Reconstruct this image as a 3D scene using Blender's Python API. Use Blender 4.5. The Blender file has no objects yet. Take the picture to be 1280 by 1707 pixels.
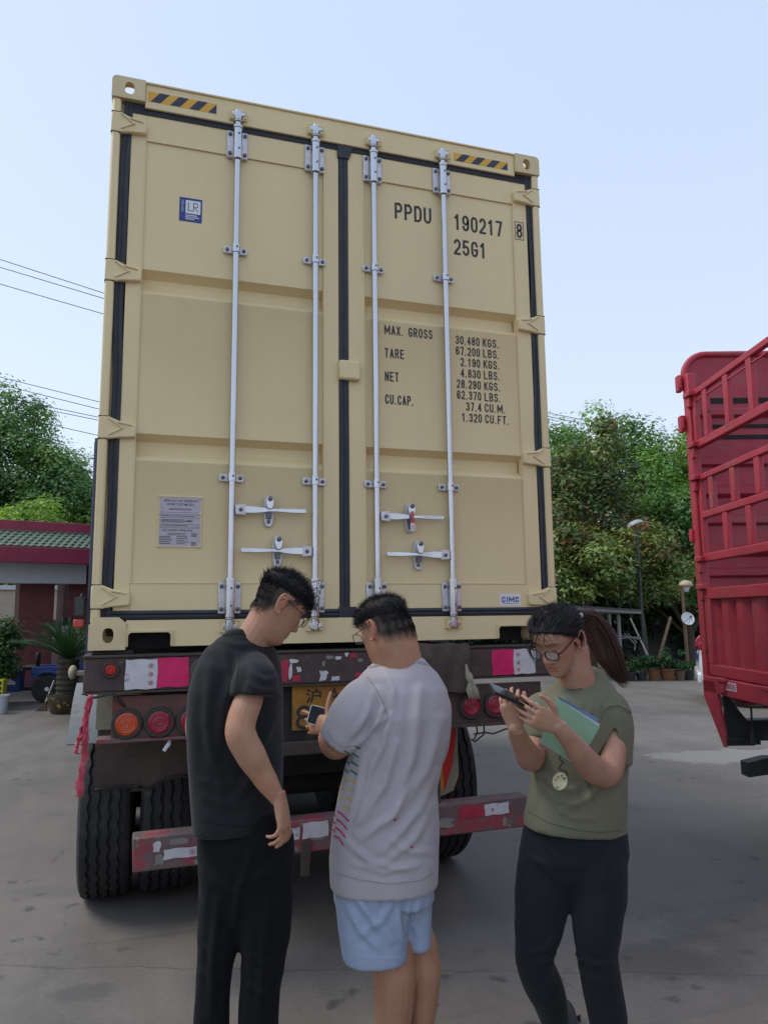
import bpy, bmesh, math, random
import numpy as np
from mathutils import Matrix, Vector, noise
from mathutils.bvhtree import BVHTree
rnd = random.Random(7)
scene = bpy.context.scene
col = scene.collection
PI = math.pi

# ------------------------------------------------------------------ camera
ZB = 1.45                                  # underside of the shipping container above the ground
CAM = np.array([-0.95519, -3.65402, 0.14785 + ZB])
CR = np.array([0.953565, -0.300966, -0.011527])
CU = np.array([-0.030726, -0.135279, 0.990331])
CF = np.array([0.299615, 0.943991, 0.138245])
FPX = 1225.53
YAW = 0.307335
cd = bpy.data.cameras.new('camera'); co = bpy.data.objects.new('camera', cd); col.objects.link(co)
cd.sensor_fit = 'VERTICAL'; cd.sensor_height = 36.0; cd.lens = 36.0 * FPX / 1707.0
cd.clip_start = 0.05; cd.clip_end = 2000
co.matrix_world = Matrix(((CR[0], CU[0], -CF[0], CAM[0]), (CR[1], CU[1], -CF[1], CAM[1]), (CR[2], CU[2], -CF[2], CAM[2]), (0, 0, 0, 1)))
scene.camera = co

# ------------------------------------------------------------------ sky, sun, exposure
SUN_EL = math.radians(56)
SUN_AZ = math.radians(-68)                  # clockwise from +Y: hazy sun high on the left, a little behind the container
world = bpy.data.worlds.new('World'); scene.world = world; world.use_nodes = True
wn = world.node_tree; wn.nodes.clear()
sky = wn.nodes.new('ShaderNodeTexSky'); sky.sky_type = 'NISHITA'; sky.sun_disc = False
sky.sun_elevation = SUN_EL; sky.sun_rotation = SUN_AZ
sky.altitude = 0; sky.air_density = 1.0; sky.dust_density = 1.6; sky.ozone_density = 1.0
hs = wn.nodes.new('ShaderNodeHueSaturation'); hs.inputs['Saturation'].default_value = 0.62
# thin even haze over the whole sky, paler towards the horizon
wt = wn.nodes.new('ShaderNodeTexCoord'); wx = wn.nodes.new('ShaderNodeSeparateXYZ'); wr_ = wn.nodes.new('ShaderNodeMapRange')
wr_.inputs[1].default_value = 0.0; wr_.inputs[2].default_value = 0.75; wr_.interpolation_type = 'SMOOTHSTEP'
wm = wn.nodes.new('ShaderNodeMix'); wm.data_type = 'RGBA'; wm.inputs[6].default_value = (4.6, 5.25, 6.3, 1); wm.inputs[7].default_value = (3.9, 4.8, 6.3, 1)
wn.links.new(wt.outputs['Generated'], wx.inputs[0]); wn.links.new(wx.outputs[2], wr_.inputs[0]); wn.links.new(wr_.outputs[0], wm.inputs[0])
mx_ = wn.nodes.new('ShaderNodeMix'); mx_.data_type = 'RGBA'; mx_.inputs[0].default_value = 0.7
bg = wn.nodes.new('ShaderNodeBackground'); bg.inputs['Strength'].default_value = 0.128
wo = wn.nodes.new('ShaderNodeOutputWorld')
wn.links.new(sky.outputs[0], hs.inputs['Color']); wn.links.new(hs.outputs[0], mx_.inputs[6]); wn.links.new(wm.outputs[2], mx_.inputs[7])
wn.links.new(mx_.outputs[2], bg.inputs[0]); wn.links.new(bg.outputs[0], wo.inputs[0])
sd = bpy.data.lights.new('sun', 'SUN'); sd.energy = 1.3; sd.angle = math.radians(24); sd.color = (1.0, 0.94, 0.84)
so = bpy.data.objects.new('sun', sd); col.objects.link(so)
sdir = Vector((math.sin(SUN_AZ) * math.cos(SUN_EL), math.cos(SUN_AZ) * math.cos(SUN_EL), math.sin(SUN_EL)))
so.rotation_euler = sdir.to_track_quat('Z', 'Y').to_euler()
so.location = (0, 30, 40)
scene.view_settings.view_transform = 'Standard'; scene.view_settings.look = 'None'
scene.view_settings.exposure = 0.52; scene.view_settings.gamma = 1.0
scene.view_settings.use_curve_mapping = False

# ------------------------------------------------------------------ places
RH = np.array([math.cos(YAW), -math.sin(YAW), 0.0]); FH = np.array([math.sin(YAW), math.cos(YAW), 0.0])
G0 = np.array([CAM[0], CAM[1], 0.0])
def at(px, py, v):
    """point of the yard seen at a photo position, v metres ahead of the photographer"""
    d = CF + CR * ((px - 640) / FPX) - CU * ((py - 853.5) / FPX)
    return CAM + d * (v / float(d @ FH))
def uv(u, v, z=0.0):
    return G0 + RH * u + FH * v + np.array([0, 0, z])
def uvz(px, py, v):
    p = at(px, py, v) - G0
    return float(p @ RH), float(p[2])
YARD = Matrix(((RH[0], FH[0], 0, G0[0]), (RH[1], FH[1], 0, G0[1]), (0, 0, 1, 0), (0, 0, 0, 1)))   # axes of the yard: right, ahead, up

# ------------------------------------------------------------------ materials
def s2l(r, g, b):
    f = lambda c: c / 12.92 if c <= 0.04045 else ((c + 0.055) / 1.055) ** 2.4
    return (f(r / 255), f(g / 255), f(b / 255))
class NT:
    def __init__(s, name):
        s.m = bpy.data.materials.new(name); s.m.use_nodes = True
        s.t = s.m.node_tree; s.t.nodes.clear()
        s.o = s.n('ShaderNodeOutputMaterial'); s.b = s.n('ShaderNodeBsdfPrincipled')
        s.l(s.b.outputs[0], s.o.inputs[0]); s.tc = None
    def n(s, k, **kw):
        x = s.t.nodes.new(k)
        for a, b in kw.items(): setattr(x, a, b)
        return x
    def l(s, a, b): s.t.links.new(a, b)
    def co(s):
        if s.tc is None: s.tc = s.n('ShaderNodeTexCoord')
        return s.tc.outputs['Object']
    def mp(s, sc, rot=(0, 0, 0), loc=(0, 0, 0)):
        m = s.n('ShaderNodeMapping'); m.inputs['Scale'].default_value = sc; m.inputs['Rotation'].default_value = rot; m.inputs['Location'].default_value = loc
        s.l(s.co(), m.inputs[0]); return m.outputs[0]
    def noise(s, scale, detail=4, rough=.55, vec=None, dist=0):
        x = s.n('ShaderNodeTexNoise'); x.inputs['Scale'].default_value = scale; x.inputs['Detail'].default_value = detail
        x.inputs['Roughness'].default_value = rough; x.inputs['Distortion'].default_value = dist
        s.l(vec if vec is not None else s.co(), x.inputs['Vector']); return x.outputs[0]
    def ramp(s, fac, lo, hi, a=0.0, b=1.0):
        x = s.n('ShaderNodeMapRange'); x.inputs[1].default_value = lo; x.inputs[2].default_value = hi
        x.inputs[3].default_value = a; x.inputs[4].default_value = b; s.l(fac, x.inputs[0]); return x.outputs[0]
    def math(s, op, a, b=None, c=None):
        x = s.n('ShaderNodeMath', operation=op)
        for i, q in enumerate((a, b, c)):
            if q is None: continue
            if isinstance(q, (int, float)): x.inputs[i].default_value = q
            else: s.l(q, x.inputs[i])
        return x.outputs[0]
    def mix(s, fac, a, b, mode='MIX'):
        x = s.n('ShaderNodeMix', data_type='RGBA', blend_type=mode)
        for i, q in ((0, fac), (6, a), (7, b)):
            if isinstance(q, (int, float)): x.inputs[i].default_value = q
            elif isinstance(q, tuple): x.inputs[i].default_value = (*q[:3], 1)
            else: s.l(q, x.inputs[i])
        return x.outputs[2]
    def base(s, q):
        if isinstance(q, tuple): s.b.inputs['Base Color'].default_value = (*q[:3], 1)
        else: s.l(q, s.b.inputs['Base Color'])
    def set(s, k, q):
        if isinstance(q, (int, float)): s.b.inputs[k].default_value = q
        else: s.l(q, s.b.inputs[k])
    def bump(s, h, strength=.3, dist=.01):
        x = s.n('ShaderNodeBump'); x.inputs['Strength'].default_value = strength; x.inputs['Distance'].default_value = dist
        s.l(h, x.inputs['Height']); s.l(x.outputs[0], s.b.inputs['Normal'])
def M(name, c, rough=.5, metal=0., var=.12, vs=5., c2=None, s2=3., lo=.55, hi=.62, c3=None, s3=8., lo3=.6, hi3=.66, bump=0., bs=60., bd=.004, spec=.5, attr=False, coat=0., sheen=0.):
    t = NT(name)
    if attr:
        a = t.n('ShaderNodeAttribute'); a.attribute_name = 'Col'; cur = a.outputs[0]
    else: cur = None
    n1 = t.noise(vs, 5, .6)
    f = t.ramp(n1, .25, .75, 1 - var, 1 + var)
    v = t.n('ShaderNodeVectorMath', operation='SCALE')
    if cur is not None: t.l(cur, v.inputs[0])
    else: v.inputs[0].default_value = c
    t.l(f, v.inputs[3]); cur = v.outputs[0]
    if c2 is not None: cur = t.mix(t.ramp(t.noise(s2, 6, .65), lo, hi), cur, c2)
    if c3 is not None: cur = t.mix(t.ramp(t.noise(s3, 6, .7), lo3, hi3), cur, c3)
    t.base(cur); t.set('Metallic', metal); t.set('Roughness', t.ramp(t.noise(vs * 2.3, 4), .3, .7, max(.05, rough - .08), min(1, rough + .08)))
    t.set('Specular IOR Level', spec)
    if coat: t.set('Coat Weight', coat); t.set('Coat Roughness', .1)
    if sheen: t.set('Sheen Weight', sheen)
    if bump: t.bump(t.noise(bs, 4), bump, bd)
    return t.m
def glass(name, tint=(1, 1, 1), a=.15, rough=.03):
    t = NT(name); t.base(tint); t.set('Roughness', rough); t.set('Alpha', a); t.set('Specular IOR Level', .6)
    return t.m

MAT = {}
# cream container paint: the faint vertical run marks and rubbed dust of a nearly new box
t = NT('cream_paint')
n1 = t.noise(1.3, 6, .6); n2 = t.noise(1, 5, .6, t.mp((30, 30, 1.2)))
f = t.math('ADD', t.ramp(n1, .3, .7, .95, 1.05), t.ramp(n2, .35, .7, -.010, .010))
v = t.n('ShaderNodeVectorMath', operation='SCALE'); v.inputs[0].default_value = (.75, .605, .345); t.l(f, v.inputs[3])
c = t.mix(t.ramp(t.noise(26, 5, .7), .70, .76, 0, .35), v.outputs[0], (.33, .24, .13))
t.base(c); t.set('Roughness', t.ramp(n1, .3, .7, .48, .62)); t.set('Specular IOR Level', .35)
t.bump(t.noise(3.2, 3, .5), .12, .02); MAT['cream'] = t.m
MAT['cream_worn'] = M('cream_paint_scuffed', (.64, .515, .29), .6, var=.1, vs=8, c2=(.20, .14, .09), s2=22, lo=.66, hi=.72)
MAT['gasket'] = M('rubber_gasket', (.022, .025, .034), .55, var=.25, vs=9, c2=(.10, .095, .085), s2=16, lo=.66, hi=.8)
MAT['zinc'] = M('zinc_plated_steel', (.56, .56, .58), .20, 1.0, var=.04, vs=3)
MAT['zinc_dull'] = M('dull_zinc_plate', (.60, .59, .61), .4, .5, var=.12, vs=18, c2=(.52, .46, .52), s2=20, lo=.48, hi=.65)
MAT['bolt'] = M('bolt_steel', (.16, .15, .16), .5, .8, var=.2, vs=40)
MAT['opening_shade'] = M('opening_shade_black', (.012, .012, .013), .8, var=.2)  # flat black painting the shade inside gaps, slots and recesses
MAT['ink'] = M('marking_ink', (.028, .026, .03), .6, var=.1, vs=30)
MAT['rust_beam'] = M('rusty_beam_paint', (.075, .05, .045), .78, var=.35, vs=7, c2=(.19, .045, .045), s2=5, lo=.55, hi=.68, c3=(.15, .13, .12), s3=22, lo3=.60, hi3=.72, bump=.5, bs=45, bd=.006)
MAT['rust_plate'] = M('rusty_brown_plate', (.07, .052, .042), .82, var=.35, vs=6, c2=(.16, .05, .035), s2=4, lo=.6, hi=.75, c3=(.11, .095, .08), s3=14, lo3=.58, hi3=.74, bump=.5, bs=38, bd=.006)
MAT['rust_panel'] = M('rusty_red_panel', (.125, .062, .05), .78, var=.3, vs=6, c2=(.20, .05, .04), s2=5, lo=.52, hi=.66, c3=(.12, .10, .085), s3=12, lo3=.58, hi3=.7, bump=.5, bs=40, bd=.005)
MAT['bar_red'] = M('worn_red_bar_paint', (.15, .10, .095), .75, var=.3, vs=8, c2=(.30, .055, .07), s2=7, lo=.49, hi=.58, c3=(.24, .21, .19), s3=17, lo3=.60, hi3=.68, bump=.5, bs=40, bd=.005)
MAT['chassis'] = M('black_grimy_steel', (.022, .02, .019), .8, var=.4, vs=6, c2=(.06, .045, .035), s2=5, lo=.55, hi=.75, bump=.4, bs=30)
MAT['tyre'] = M('tyre_rubber', (.019, .019, .020), .72, var=.25, vs=9, c2=(.055, .052, .048), s2=9, lo=.55, hi=.8, bump=.25, bs=90)
MAT['rim'] = M('dusty_wheel_steel', (.20, .19, .18), .65, .5, var=.3, c2=(.14, .06, .03), s2=9, lo=.58, hi=.7)
MAT['grey_plastic'] = M('grey_mudguard_plastic', (.20, .225, .24), .6, var=.2, vs=7, c2=(.10, .09, .08), s2=7, lo=.55, hi=.75)
MAT['tape_white'] = M('worn_white_tape', (.58, .57, .59), .4, var=.12, vs=16, c2=(.22, .21, .21), s2=15, lo=.60, hi=.68, bump=.5, bs=26, bd=.004)
MAT['tape_red'] = M('magenta_red_tape', (.66, .016, .125), .38, var=.14, vs=9, c2=(.42, .01, .06), s2=12, lo=.58, hi=.72, bump=.5, bs=22, bd=.004)
MAT['tape_red_old'] = M('faded_red_tape', (.42, .025, .06), .5, var=.2, vs=20, c2=(.16, .09, .085), s2=20, lo=.58, hi=.66)
MAT['print_red'] = M('red_print', (.5, .08, .16), .6, var=.2, vs=40)
MAT['lens_red'] = M('red_lamp_lens', (.30, .012, .035), .28, var=.15, vs=30, coat=.4)
MAT['lens_orange'] = M('orange_lamp_lens', (.56, .075, .012), .3, var=.1, vs=30, coat=.4)
MAT['lens_small'] = M('small_red_lens', (.52, .04, .03), .3, var=.1, vs=30, coat=.4)
MAT['lamp_rubber'] = M('lamp_rubber', (.045, .042, .036), .75, var=.2, vs=30)
MAT['plate_yellow'] = M('yellow_plate', (.36, .165, .02), .5, var=.25, vs=14, c2=(.14, .08, .03), s2=9, lo=.58, hi=.75)
MAT['plate_olive'] = M('plate_character_fill', (.21, .16, .04), .6, var=.2, vs=40)
MAT['ribbon'] = M('red_plastic_ribbon', (.44, .045, .075), .42, var=.2, vs=12, c2=(.62, .12, .15), s2=30, lo=.5, hi=.7)
MAT['cable'] = M('cable_black', (.03, .03, .03), .6)
MAT['cable_grey'] = M('cable_grey', (.22, .22, .2), .6)
MAT['beige_flap'] = M('dusty_beige_flap', (.33, .30, .22), .8, var=.2, vs=8)
MAT['flap_red'] = M('flap_red_print', (.62, .025, .018), .5, var=.1)
MAT['flap_orange'] = M('flap_orange_print', (.66, .26, .012), .5, var=.1)
MAT['blue_label'] = M('blue_label', (.018, .045, .22), .4, var=.08)
MAT['label_white'] = M('label_white', (.72, .72, .74), .4, var=.05)
MAT['label_grey'] = M('brushed_data_plate', (.42, .37, .41), .4, .35, var=.1, vs=40)
MAT['hazard_yellow'] = M('hazard_yellow', (.68, .36, .03), .4, var=.08)
MAT['hazard_navy'] = M('hazard_dark', (.025, .028, .05), .4, var=.1)
MAT['red_truck'] = M('red_truck_paint', (.42, .030, .055), .52, var=.2, vs=3, c2=(.34, .065, .075), s2=2.6, lo=.5, hi=.7, c3=(.09, .045, .04), s3=9, lo3=.63, hi3=.69, bump=.12, bs=14)
MAT['red_truck_dark'] = M('red_truck_board_paint', (.38, .030, .052), .55, var=.25, vs=2.5, c2=(.30, .075, .08), s2=3, lo=.5, hi=.7, c3=(.09, .04, .035), s3=7, lo3=.66, hi3=.72, bump=.15, bs=14)
MAT['red_truck_alias'] = MAT['red_truck']  # second key for the same truck paint
MAT['truck_black'] = M('black_guard_paint', (.022, .022, .024), .6, var=.3, vs=6, c2=(.06, .055, .05), s2=8, lo=.6, hi=.8)
MAT['blue_truck'] = M('slate_blue_paint', (.05, .058, .095), .45, var=.12)
MAT['galv_pole'] = M('grey_pole_paint', (.22, .23, .23), .5, .2, var=.15)
MAT['dark_pole'] = M('dark_pole_paint', (.05, .055, .055), .5, .2, var=.15)
MAT['lamp_shell'] = M('lamp_shell_grey', (.42, .43, .44), .4, .3, var=.1)
MAT['lamp_cap'] = M('tan_lamp_cap', (.45, .36, .24), .5, var=.1)
MAT['white_plastic'] = M('white_plastic', (.66, .67, .68), .4, var=.06)
MAT['wood_brown'] = M('brown_wood', (.16, .10, .055), .7, var=.3, vs=12)
MAT['pale_stick'] = M('pale_stick', (.45, .42, .36), .6, var=.15)
MAT['terracotta'] = M('terracotta', (.21, .085, .032), .7, var=.25, vs=12, c2=(.13, .055, .025), s2=12)
MAT['pot_dark'] = M('glazed_dark_pot', (.045, .034, .02), .4, var=.2, c2=(.42, .24, .03), s2=9, lo=.56, hi=.60)
MAT['pot_plain'] = M('dark_pot_rim', (.035, .032, .028), .45, var=.2)
MAT['maroon'] = M('maroon_fascia', (.26, .022, .055), .5, var=.15, vs=3)
MAT['red_wall'] = M('dark_red_wall_tiles', (.17, .045, .045), .6, var=.22, vs=4, c2=(.11, .04, .04), s2=6, lo=.5, hi=.7, bump=.2, bs=18)
MAT['soffit'] = M('pale_soffit', (.55, .55, .56), .7, var=.08)
MAT['roof_tile'] = M('green_roof_tile', (.075, .115, .08), .6, var=.25, vs=7, c2=(.05, .07, .05), s2=5, lo=.55, hi=.7)
MAT['beige_wall'] = M('beige_wall', (.42, .34, .26), .7, var=.1)
MAT['dark_band'] = M('dark_wall_band', (.06, .055, .05), .7)
MAT['tri_blue'] = M('blue_cart_paint', (.012, .05, .22), .45, var=.15)
MAT['bark'] = M('bark', (.085, .065, .045), .9, var=.3, vs=10, bump=.5, bs=20)
MAT['palm_trunk'] = M('cycad_trunk', (.05, .042, .028), .9, var=.4, vs=14, bump=.9, bs=30, bd=.02)
MAT['car_white'] = M('white_car_paint', (.74, .75, .77), .3, var=.03, coat=.6)
MAT['car_glass'] = M('dark_car_glass', (.02, .023, .027), .08, var=.05)
MAT['alloy'] = M('alloy_wheel', (.6, .6, .62), .3, .9, var=.05)
MAT['yellow_green'] = M('yellow_green_crate', (.55, .55, .02), .5, var=.08)
MAT['bucket'] = M('pale_bucket', (.50, .53, .62), .4, var=.05)
MAT['bristle'] = M('broom_bristle', (.15, .085, .06), .9, var=.3, vs=30)
MAT['wall_grey'] = M('stained_grey_wall', (.12, .115, .105), .8, var=.3, vs=3)
def leafmat(name, rough=.5, trans=.25):
    t = NT(name); a = t.n('ShaderNodeAttribute'); a.attribute_name = 'Col'
    t.base(a.outputs[0]); t.set('Roughness', rough); t.set('Specular IOR Level', .35)
    tr = t.n('ShaderNodeBsdfTranslucent'); v = t.n('ShaderNodeVectorMath', operation='MULTIPLY'); v.inputs[1].default_value = (1.5, 1.7, .8)
    t.l(a.outputs[0], v.inputs[0]); t.l(v.outputs[0], tr.inputs[0])
    mx = t.n('ShaderNodeMixShader'); mx.inputs[0].default_value = trans
    t.l(t.b.outputs[0], mx.inputs[1]); t.l(tr.outputs[0], mx.inputs[2]); t.l(mx.outputs[0], t.o.inputs[0]); return t.m
MAT['leaf'] = leafmat('leaf'); MAT['leaf_glossy'] = leafmat('glossy_leaf', .35, .15)

# ------------------------------------------------------------------ mesh helpers
class MB:
    def __init__(s): s.v = []; s.f = []
    def add(s, vs, fs):
        o = len(s.v); s.v += [tuple(map(float, p)) for p in vs]; s.f += [tuple(i + o for i in f) for f in fs]; return s
    def box(s, x0, x1, y0, y1, z0, z1):
        return s.add([(x0, y0, z0), (x1, y0, z0), (x1, y1, z0), (x0, y1, z0), (x0, y0, z1), (x1, y0, z1), (x1, y1, z1), (x0, y1, z1)],
                     [(0, 3, 2, 1), (4, 5, 6, 7), (0, 1, 5, 4), (1, 2, 6, 5), (2, 3, 7, 6), (3, 0, 4, 7)])
    def bar(s, a, b, w, h, up=(0, 0, 1)):
        a = np.array(a, float); b = np.array(b, float); d = b - a; d /= np.linalg.norm(d)
        r = np.cross(d, up); r /= np.linalg.norm(r); u = np.cross(r, d)
        P = []
        for q in (a, b):
            for i, j in ((-1, -1), (1, -1), (1, 1), (-1, 1)): P.append(q + r * w / 2 * i + u * h / 2 * j)
        return s.add(P, [(0, 1, 2, 3), (7, 6, 5, 4), (0, 4, 5, 1), (1, 5, 6, 2), (2, 6, 7, 3), (3, 7, 4, 0)])
    def loft(s, rings, caps=True):
        n = len(rings[0]); o = len(s.v)
        for r in rings: s.v += [tuple(map(float, p)) for p in r]
        for i in range(len(rings) - 1):
            for j in range(n):
                k = (j + 1) % n; s.f.append((o + i * n + j, o + i * n + k, o + (i + 1) * n + k, o + (i + 1) * n + j))
        if caps:
            s.f.append(tuple(o + j for j in reversed(range(n)))); e = o + (len(rings) - 1) * n; s.f.append(tuple(e + j for j in range(n)))
        return s
    def tube(s, pts, r, n=8, caps=True, flat=1.0, round_ends=False, up=None):
        P = [np.array(p, float) for p in pts]; m = len(P); R = [r] * m if isinstance(r, (int, float)) else list(r)
        T = []
        for i in range(m):
            d = P[min(i + 1, m - 1)] - P[max(i - 1, 0)]; T.append(d / (np.linalg.norm(d) + 1e-12))
        if up is None: up = np.array((0, 0, 1.)) if abs(T[0][2]) < .9 else np.array((0, 1., 0))
        N = np.array(up, float) - T[0] * float(np.dot(up, T[0])); N /= np.linalg.norm(N)
        if round_ends:
            def ext(p, tt, rr, sgn): return [(p + tt * sgn * rr * math.sin(a), rr * math.cos(a)) for a in (.45, .9, 1.3)]
            A = ext(P[0], T[0], R[0], -1)[::-1]; B = ext(P[-1], T[-1], R[-1], 1)
            P = [a for a, _ in A] + P + [b for b, _ in B]; R = [q for _, q in A] + R + [q for _, q in B]
            T = [T[0]] * 3 + T + [T[-1]] * 3; m = len(P)
        rings = []
        for i in range(m):
            N = N - T[i] * float(N @ T[i]); N /= np.linalg.norm(N); Bn = np.cross(T[i], N)
            rings.append([P[i] + N * R[i] * math.cos(a) * flat + Bn * R[i] * math.sin(a) for a in np.linspace(0, 2 * PI, n, endpoint=False)])
        return s.loft(rings, caps)
    def cyl(s, a, b, r, n=16): return s.tube([a, b], r, n)
    def lathe(s, prof, c=(0, 0, 0), ax=(0, 0, 1), n=24):
        ax = np.array(ax, float); ax /= np.linalg.norm(ax); e = np.array((1., 0, 0)) if abs(ax[0]) < .9 else np.array((0, 1., 0))
        e1 = e - ax * float(e @ ax); e1 /= np.linalg.norm(e1); e2 = np.cross(ax, e1); c = np.array(c, float)
        return s.loft([[c + ax * h + (e1 * math.cos(a) + e2 * math.sin(a)) * max(r, 1e-4) for a in np.linspace(0, 2 * PI, n, endpoint=False)] for r, h in prof])
    def ell(s, c, r, n=16, m=10, R=None):
        c = np.array(c, float); R = np.eye(3) if R is None else R; rings = []
        for i in range(m + 1):
            th = -PI / 2 + PI * i / m; k = max(math.cos(th), .02)
            rings.append([c + R @ np.array((r[0] * k * math.cos(a), r[1] * k * math.sin(a), r[2] * math.sin(th))) for a in np.linspace(0, 2 * PI, n, endpoint=False)])
        return s.loft(rings)
    def prism(s, poly, y0, y1, axes='xz'):
        n = len(poly); A = []
        for y in (y0, y1):
            for a, b in poly:
                A.append({'xz': (a, y, b), 'xy': (a, b, y), 'yz': (y, a, b)}[axes])
        return s.add(A, [tuple(range(n)), tuple(range(2 * n - 1, n - 1, -1))] + [(j, n + j, n + (j + 1) % n, (j + 1) % n) for j in range(n)])
    def ribbon(s, pts, side, w, th=.001):
        side = np.array(side, float); side /= np.linalg.norm(side); rings = []
        P = [np.array(p, float) for p in pts]
        for i, p in enumerate(P):
            d = P[min(i + 1, len(P) - 1)] - P[max(i - 1, 0)]; nn = np.cross(d, side); nn /= (np.linalg.norm(nn) + 1e-9)
            ww = w[i] if isinstance(w, (list, tuple)) else w
            rings.append([p - side * ww / 2 - nn * th / 2, p + side * ww / 2 - nn * th / 2, p + side * ww / 2 + nn * th / 2, p - side * ww / 2 + nn * th / 2])
        return s.loft(rings)
    def mesh(s, name, smooth=None, xf=None):
        me = bpy.data.meshes.new(name); V = s.v
        if xf is not None:
            A = np.array(xf); Q = np.array(V) @ A[:3, :3].T + A[:3, 3]; V = Q.tolist()
        me.from_pydata(V, [], s.f)
        bm = bmesh.new(); bm.from_mesh(me); bmesh.ops.recalc_face_normals(bm, faces=bm.faces); bm.to_mesh(bm_me := me); bm.free()
        if smooth is not None:
            me.shade_smooth(); me.set_sharp_from_angle(angle=math.radians(smooth))
        return me
    def build(s, name, m, parent=None, smooth=None, bevel=0., xf=None, **kw):
        me = s.mesh(name, smooth, xf); return link(name, me, m, parent, bevel, **kw)
def link(name, me, m, parent=None, bevel=0., label=None, cat=None, group=None, kind=None, seg=2):
    if m is not None:
        me.materials.clear(); me.materials.append(MAT[m] if isinstance(m, str) else m)
    o = bpy.data.objects.new(name, me); col.objects.link(o)
    if parent is not None: child(o, parent)
    if bevel:
        b = o.modifiers.new('bevel', 'BEVEL'); b.width = bevel; b.segments = seg; b.limit_method = 'ANGLE'; b.angle_limit = math.radians(40)
        if not me.polygons[0].use_smooth: me.shade_smooth()
        me.set_sharp_from_angle(angle=math.radians(35))
        b.harden_normals = False
    tag(o, label, cat, group, kind); return o
def child(o, p):
    o.parent = p
    o.matrix_parent_inverse = Matrix.Translation(-p.location) if p.type == 'EMPTY' else Matrix.Identity(4)
def tag(o, label=None, cat=None, group=None, kind=None):
    for k, x in (('label', label), ('category', cat), ('group', group), ('kind', kind)):
        if x: o[k] = x
def thing(name, loc, label, cat, group=None):
    o = bpy.data.objects.new(name, None); o.empty_display_size = .2; col.objects.link(o); o.location = tuple(map(float, loc)); tag(o, label, cat, group); return o
def kids(o): return [c for c in list(bpy.data.objects) if c.parent == o]
def dup(root, loc, rotz=0., label=None, scale=1.):
    c = root.copy(); col.objects.link(c); c.location = tuple(map(float, loc)); c.rotation_euler = (0, 0, rotz); c.scale = (scale,) * 3
    if label: c['label'] = label
    for k in list(root.children):
        d = k.copy(); col.objects.link(d); d.parent = c
        for g in list(k.children):
            e = g.copy(); col.objects.link(e); e.parent = d
    return c
def textmesh(txt, x0, x1, z0, z1, y, th=.0006, bold=0.0, xf=None, mb=None):
    """flat lettering filling the box x0..x1, z0..z1 on a plane of constant y, facing -y"""
    cu = bpy.data.curves.new('lettering', 'FONT'); cu.body = txt; cu.size = 1; cu.offset = bold; cu.resolution_u = 4
    o = bpy.data.objects.new('lettering', cu); col.objects.link(o)
    dg = bpy.context.evaluated_depsgraph_get(); me = bpy.data.meshes.new_from_object(o.evaluated_get(dg))
    P = np.array([v.co[:] for v in me.vertices]); F = [tuple(p.vertices) for p in me.polygons]
    bpy.data.objects.remove(o); bpy.data.curves.remove(cu); bpy.data.meshes.remove(me)
    mn = P.min(0); mx = P.max(0); Q = np.zeros_like(P)
    Q[:, 0] = x0 + (P[:, 0] - mn[0]) / (mx[0] - mn[0]) * (x1 - x0)
    Q[:, 2] = z0 + (P[:, 1] - mn[1]) / (mx[1] - mn[1]) * (z1 - z0)
    Q[:, 1] = y
    if xf is not None:
        A = np.array(xf); Q = Q @ A[:3, :3].T + A[:3, 3]
    mb = MB() if mb is None else mb
    mb.add(Q, F); return mb
# ------------------------------------------------------------------ the yard
t = NT('yard_concrete')
P = t.co()
n1 = t.noise(.35, 6, .6); n2 = t.noise(2.2, 7, .65, t.mp((1, .35, 1), (0, 0, -YAW))); n3 = t.noise(40, 4, .7)
f = t.math('ADD', t.ramp(n1, .3, .7, .80, 1.18), t.ramp(n2, .3, .7, -.20, .18))
f = t.math('ADD', f, t.math('ADD', t.ramp(n3, .3, .7, -.10, .10), t.ramp(t.noise(170, 3, .7), .3, .7, -.10, .10)))
v = t.n('ShaderNodeVectorMath', operation='SCALE'); v.inputs[0].default_value = (.150, .136, .122); t.l(f, v.inputs[3]); cur = v.outputs[0]
cur = t.mix(t.ramp(t.noise(.8, 5, .6), .58, .72, 0, .45), cur, (.065, .062, .06))
cur = t.mix(t.ramp(t.noise(1.7, 6, .7, dist=.6), .60, .68, 0, .35), cur, (.20, .19, .172))
# oil drips: small dark blots where a slow noise allows them
vo = t.n('ShaderNodeTexVoronoi'); vo.inputs['Scale'].default_value = 5.5; t.l(t.mp((1, 1, 0)), vo.inputs['Vector'])
sp = t.math('ADD', vo.outputs['Distance'], t.ramp(t.noise(14, 3), .3, .7, -.14, .14))
blot = t.math('MULTIPLY', t.ramp(sp, .12, .22, 1, 0), t.ramp(t.noise(.55, 3), .50, .60))
cur = t.mix(t.math('MULTIPLY', blot, .62), cur, (.045, .043, .042))
v2 = t.n('ShaderNodeTexVoronoi'); v2.inputs['Scale'].default_value = 16; t.l(t.mp((1, 1, 0)), v2.inputs['Vector'])
sp2 = t.math('MULTIPLY', t.ramp(t.math('ADD', v2.outputs['Distance'], t.ramp(t.noise(60, 3), .3, .7, -.10, .10)), .05, .10, 1, 0), t.ramp(t.noise(1.3, 3), .47, .6))
cur = t.mix(t.math('MULTIPLY', sp2, .7), cur, (.05, .047, .044))
v3 = t.n('ShaderNodeTexVoronoi'); v3.inputs['Scale'].default_value = 34; t.l(t.mp((1, 1, 0), (0, 0, .4)), v3.inputs['Vector'])
cur = t.mix(t.math('MULTIPLY', t.math('MULTIPLY', t.ramp(v3.outputs['Distance'], .05, .09, 1, 0), t.ramp(t.noise(2.1, 3), .54, .62)), .5), cur, (.30, .29, .27))
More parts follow.
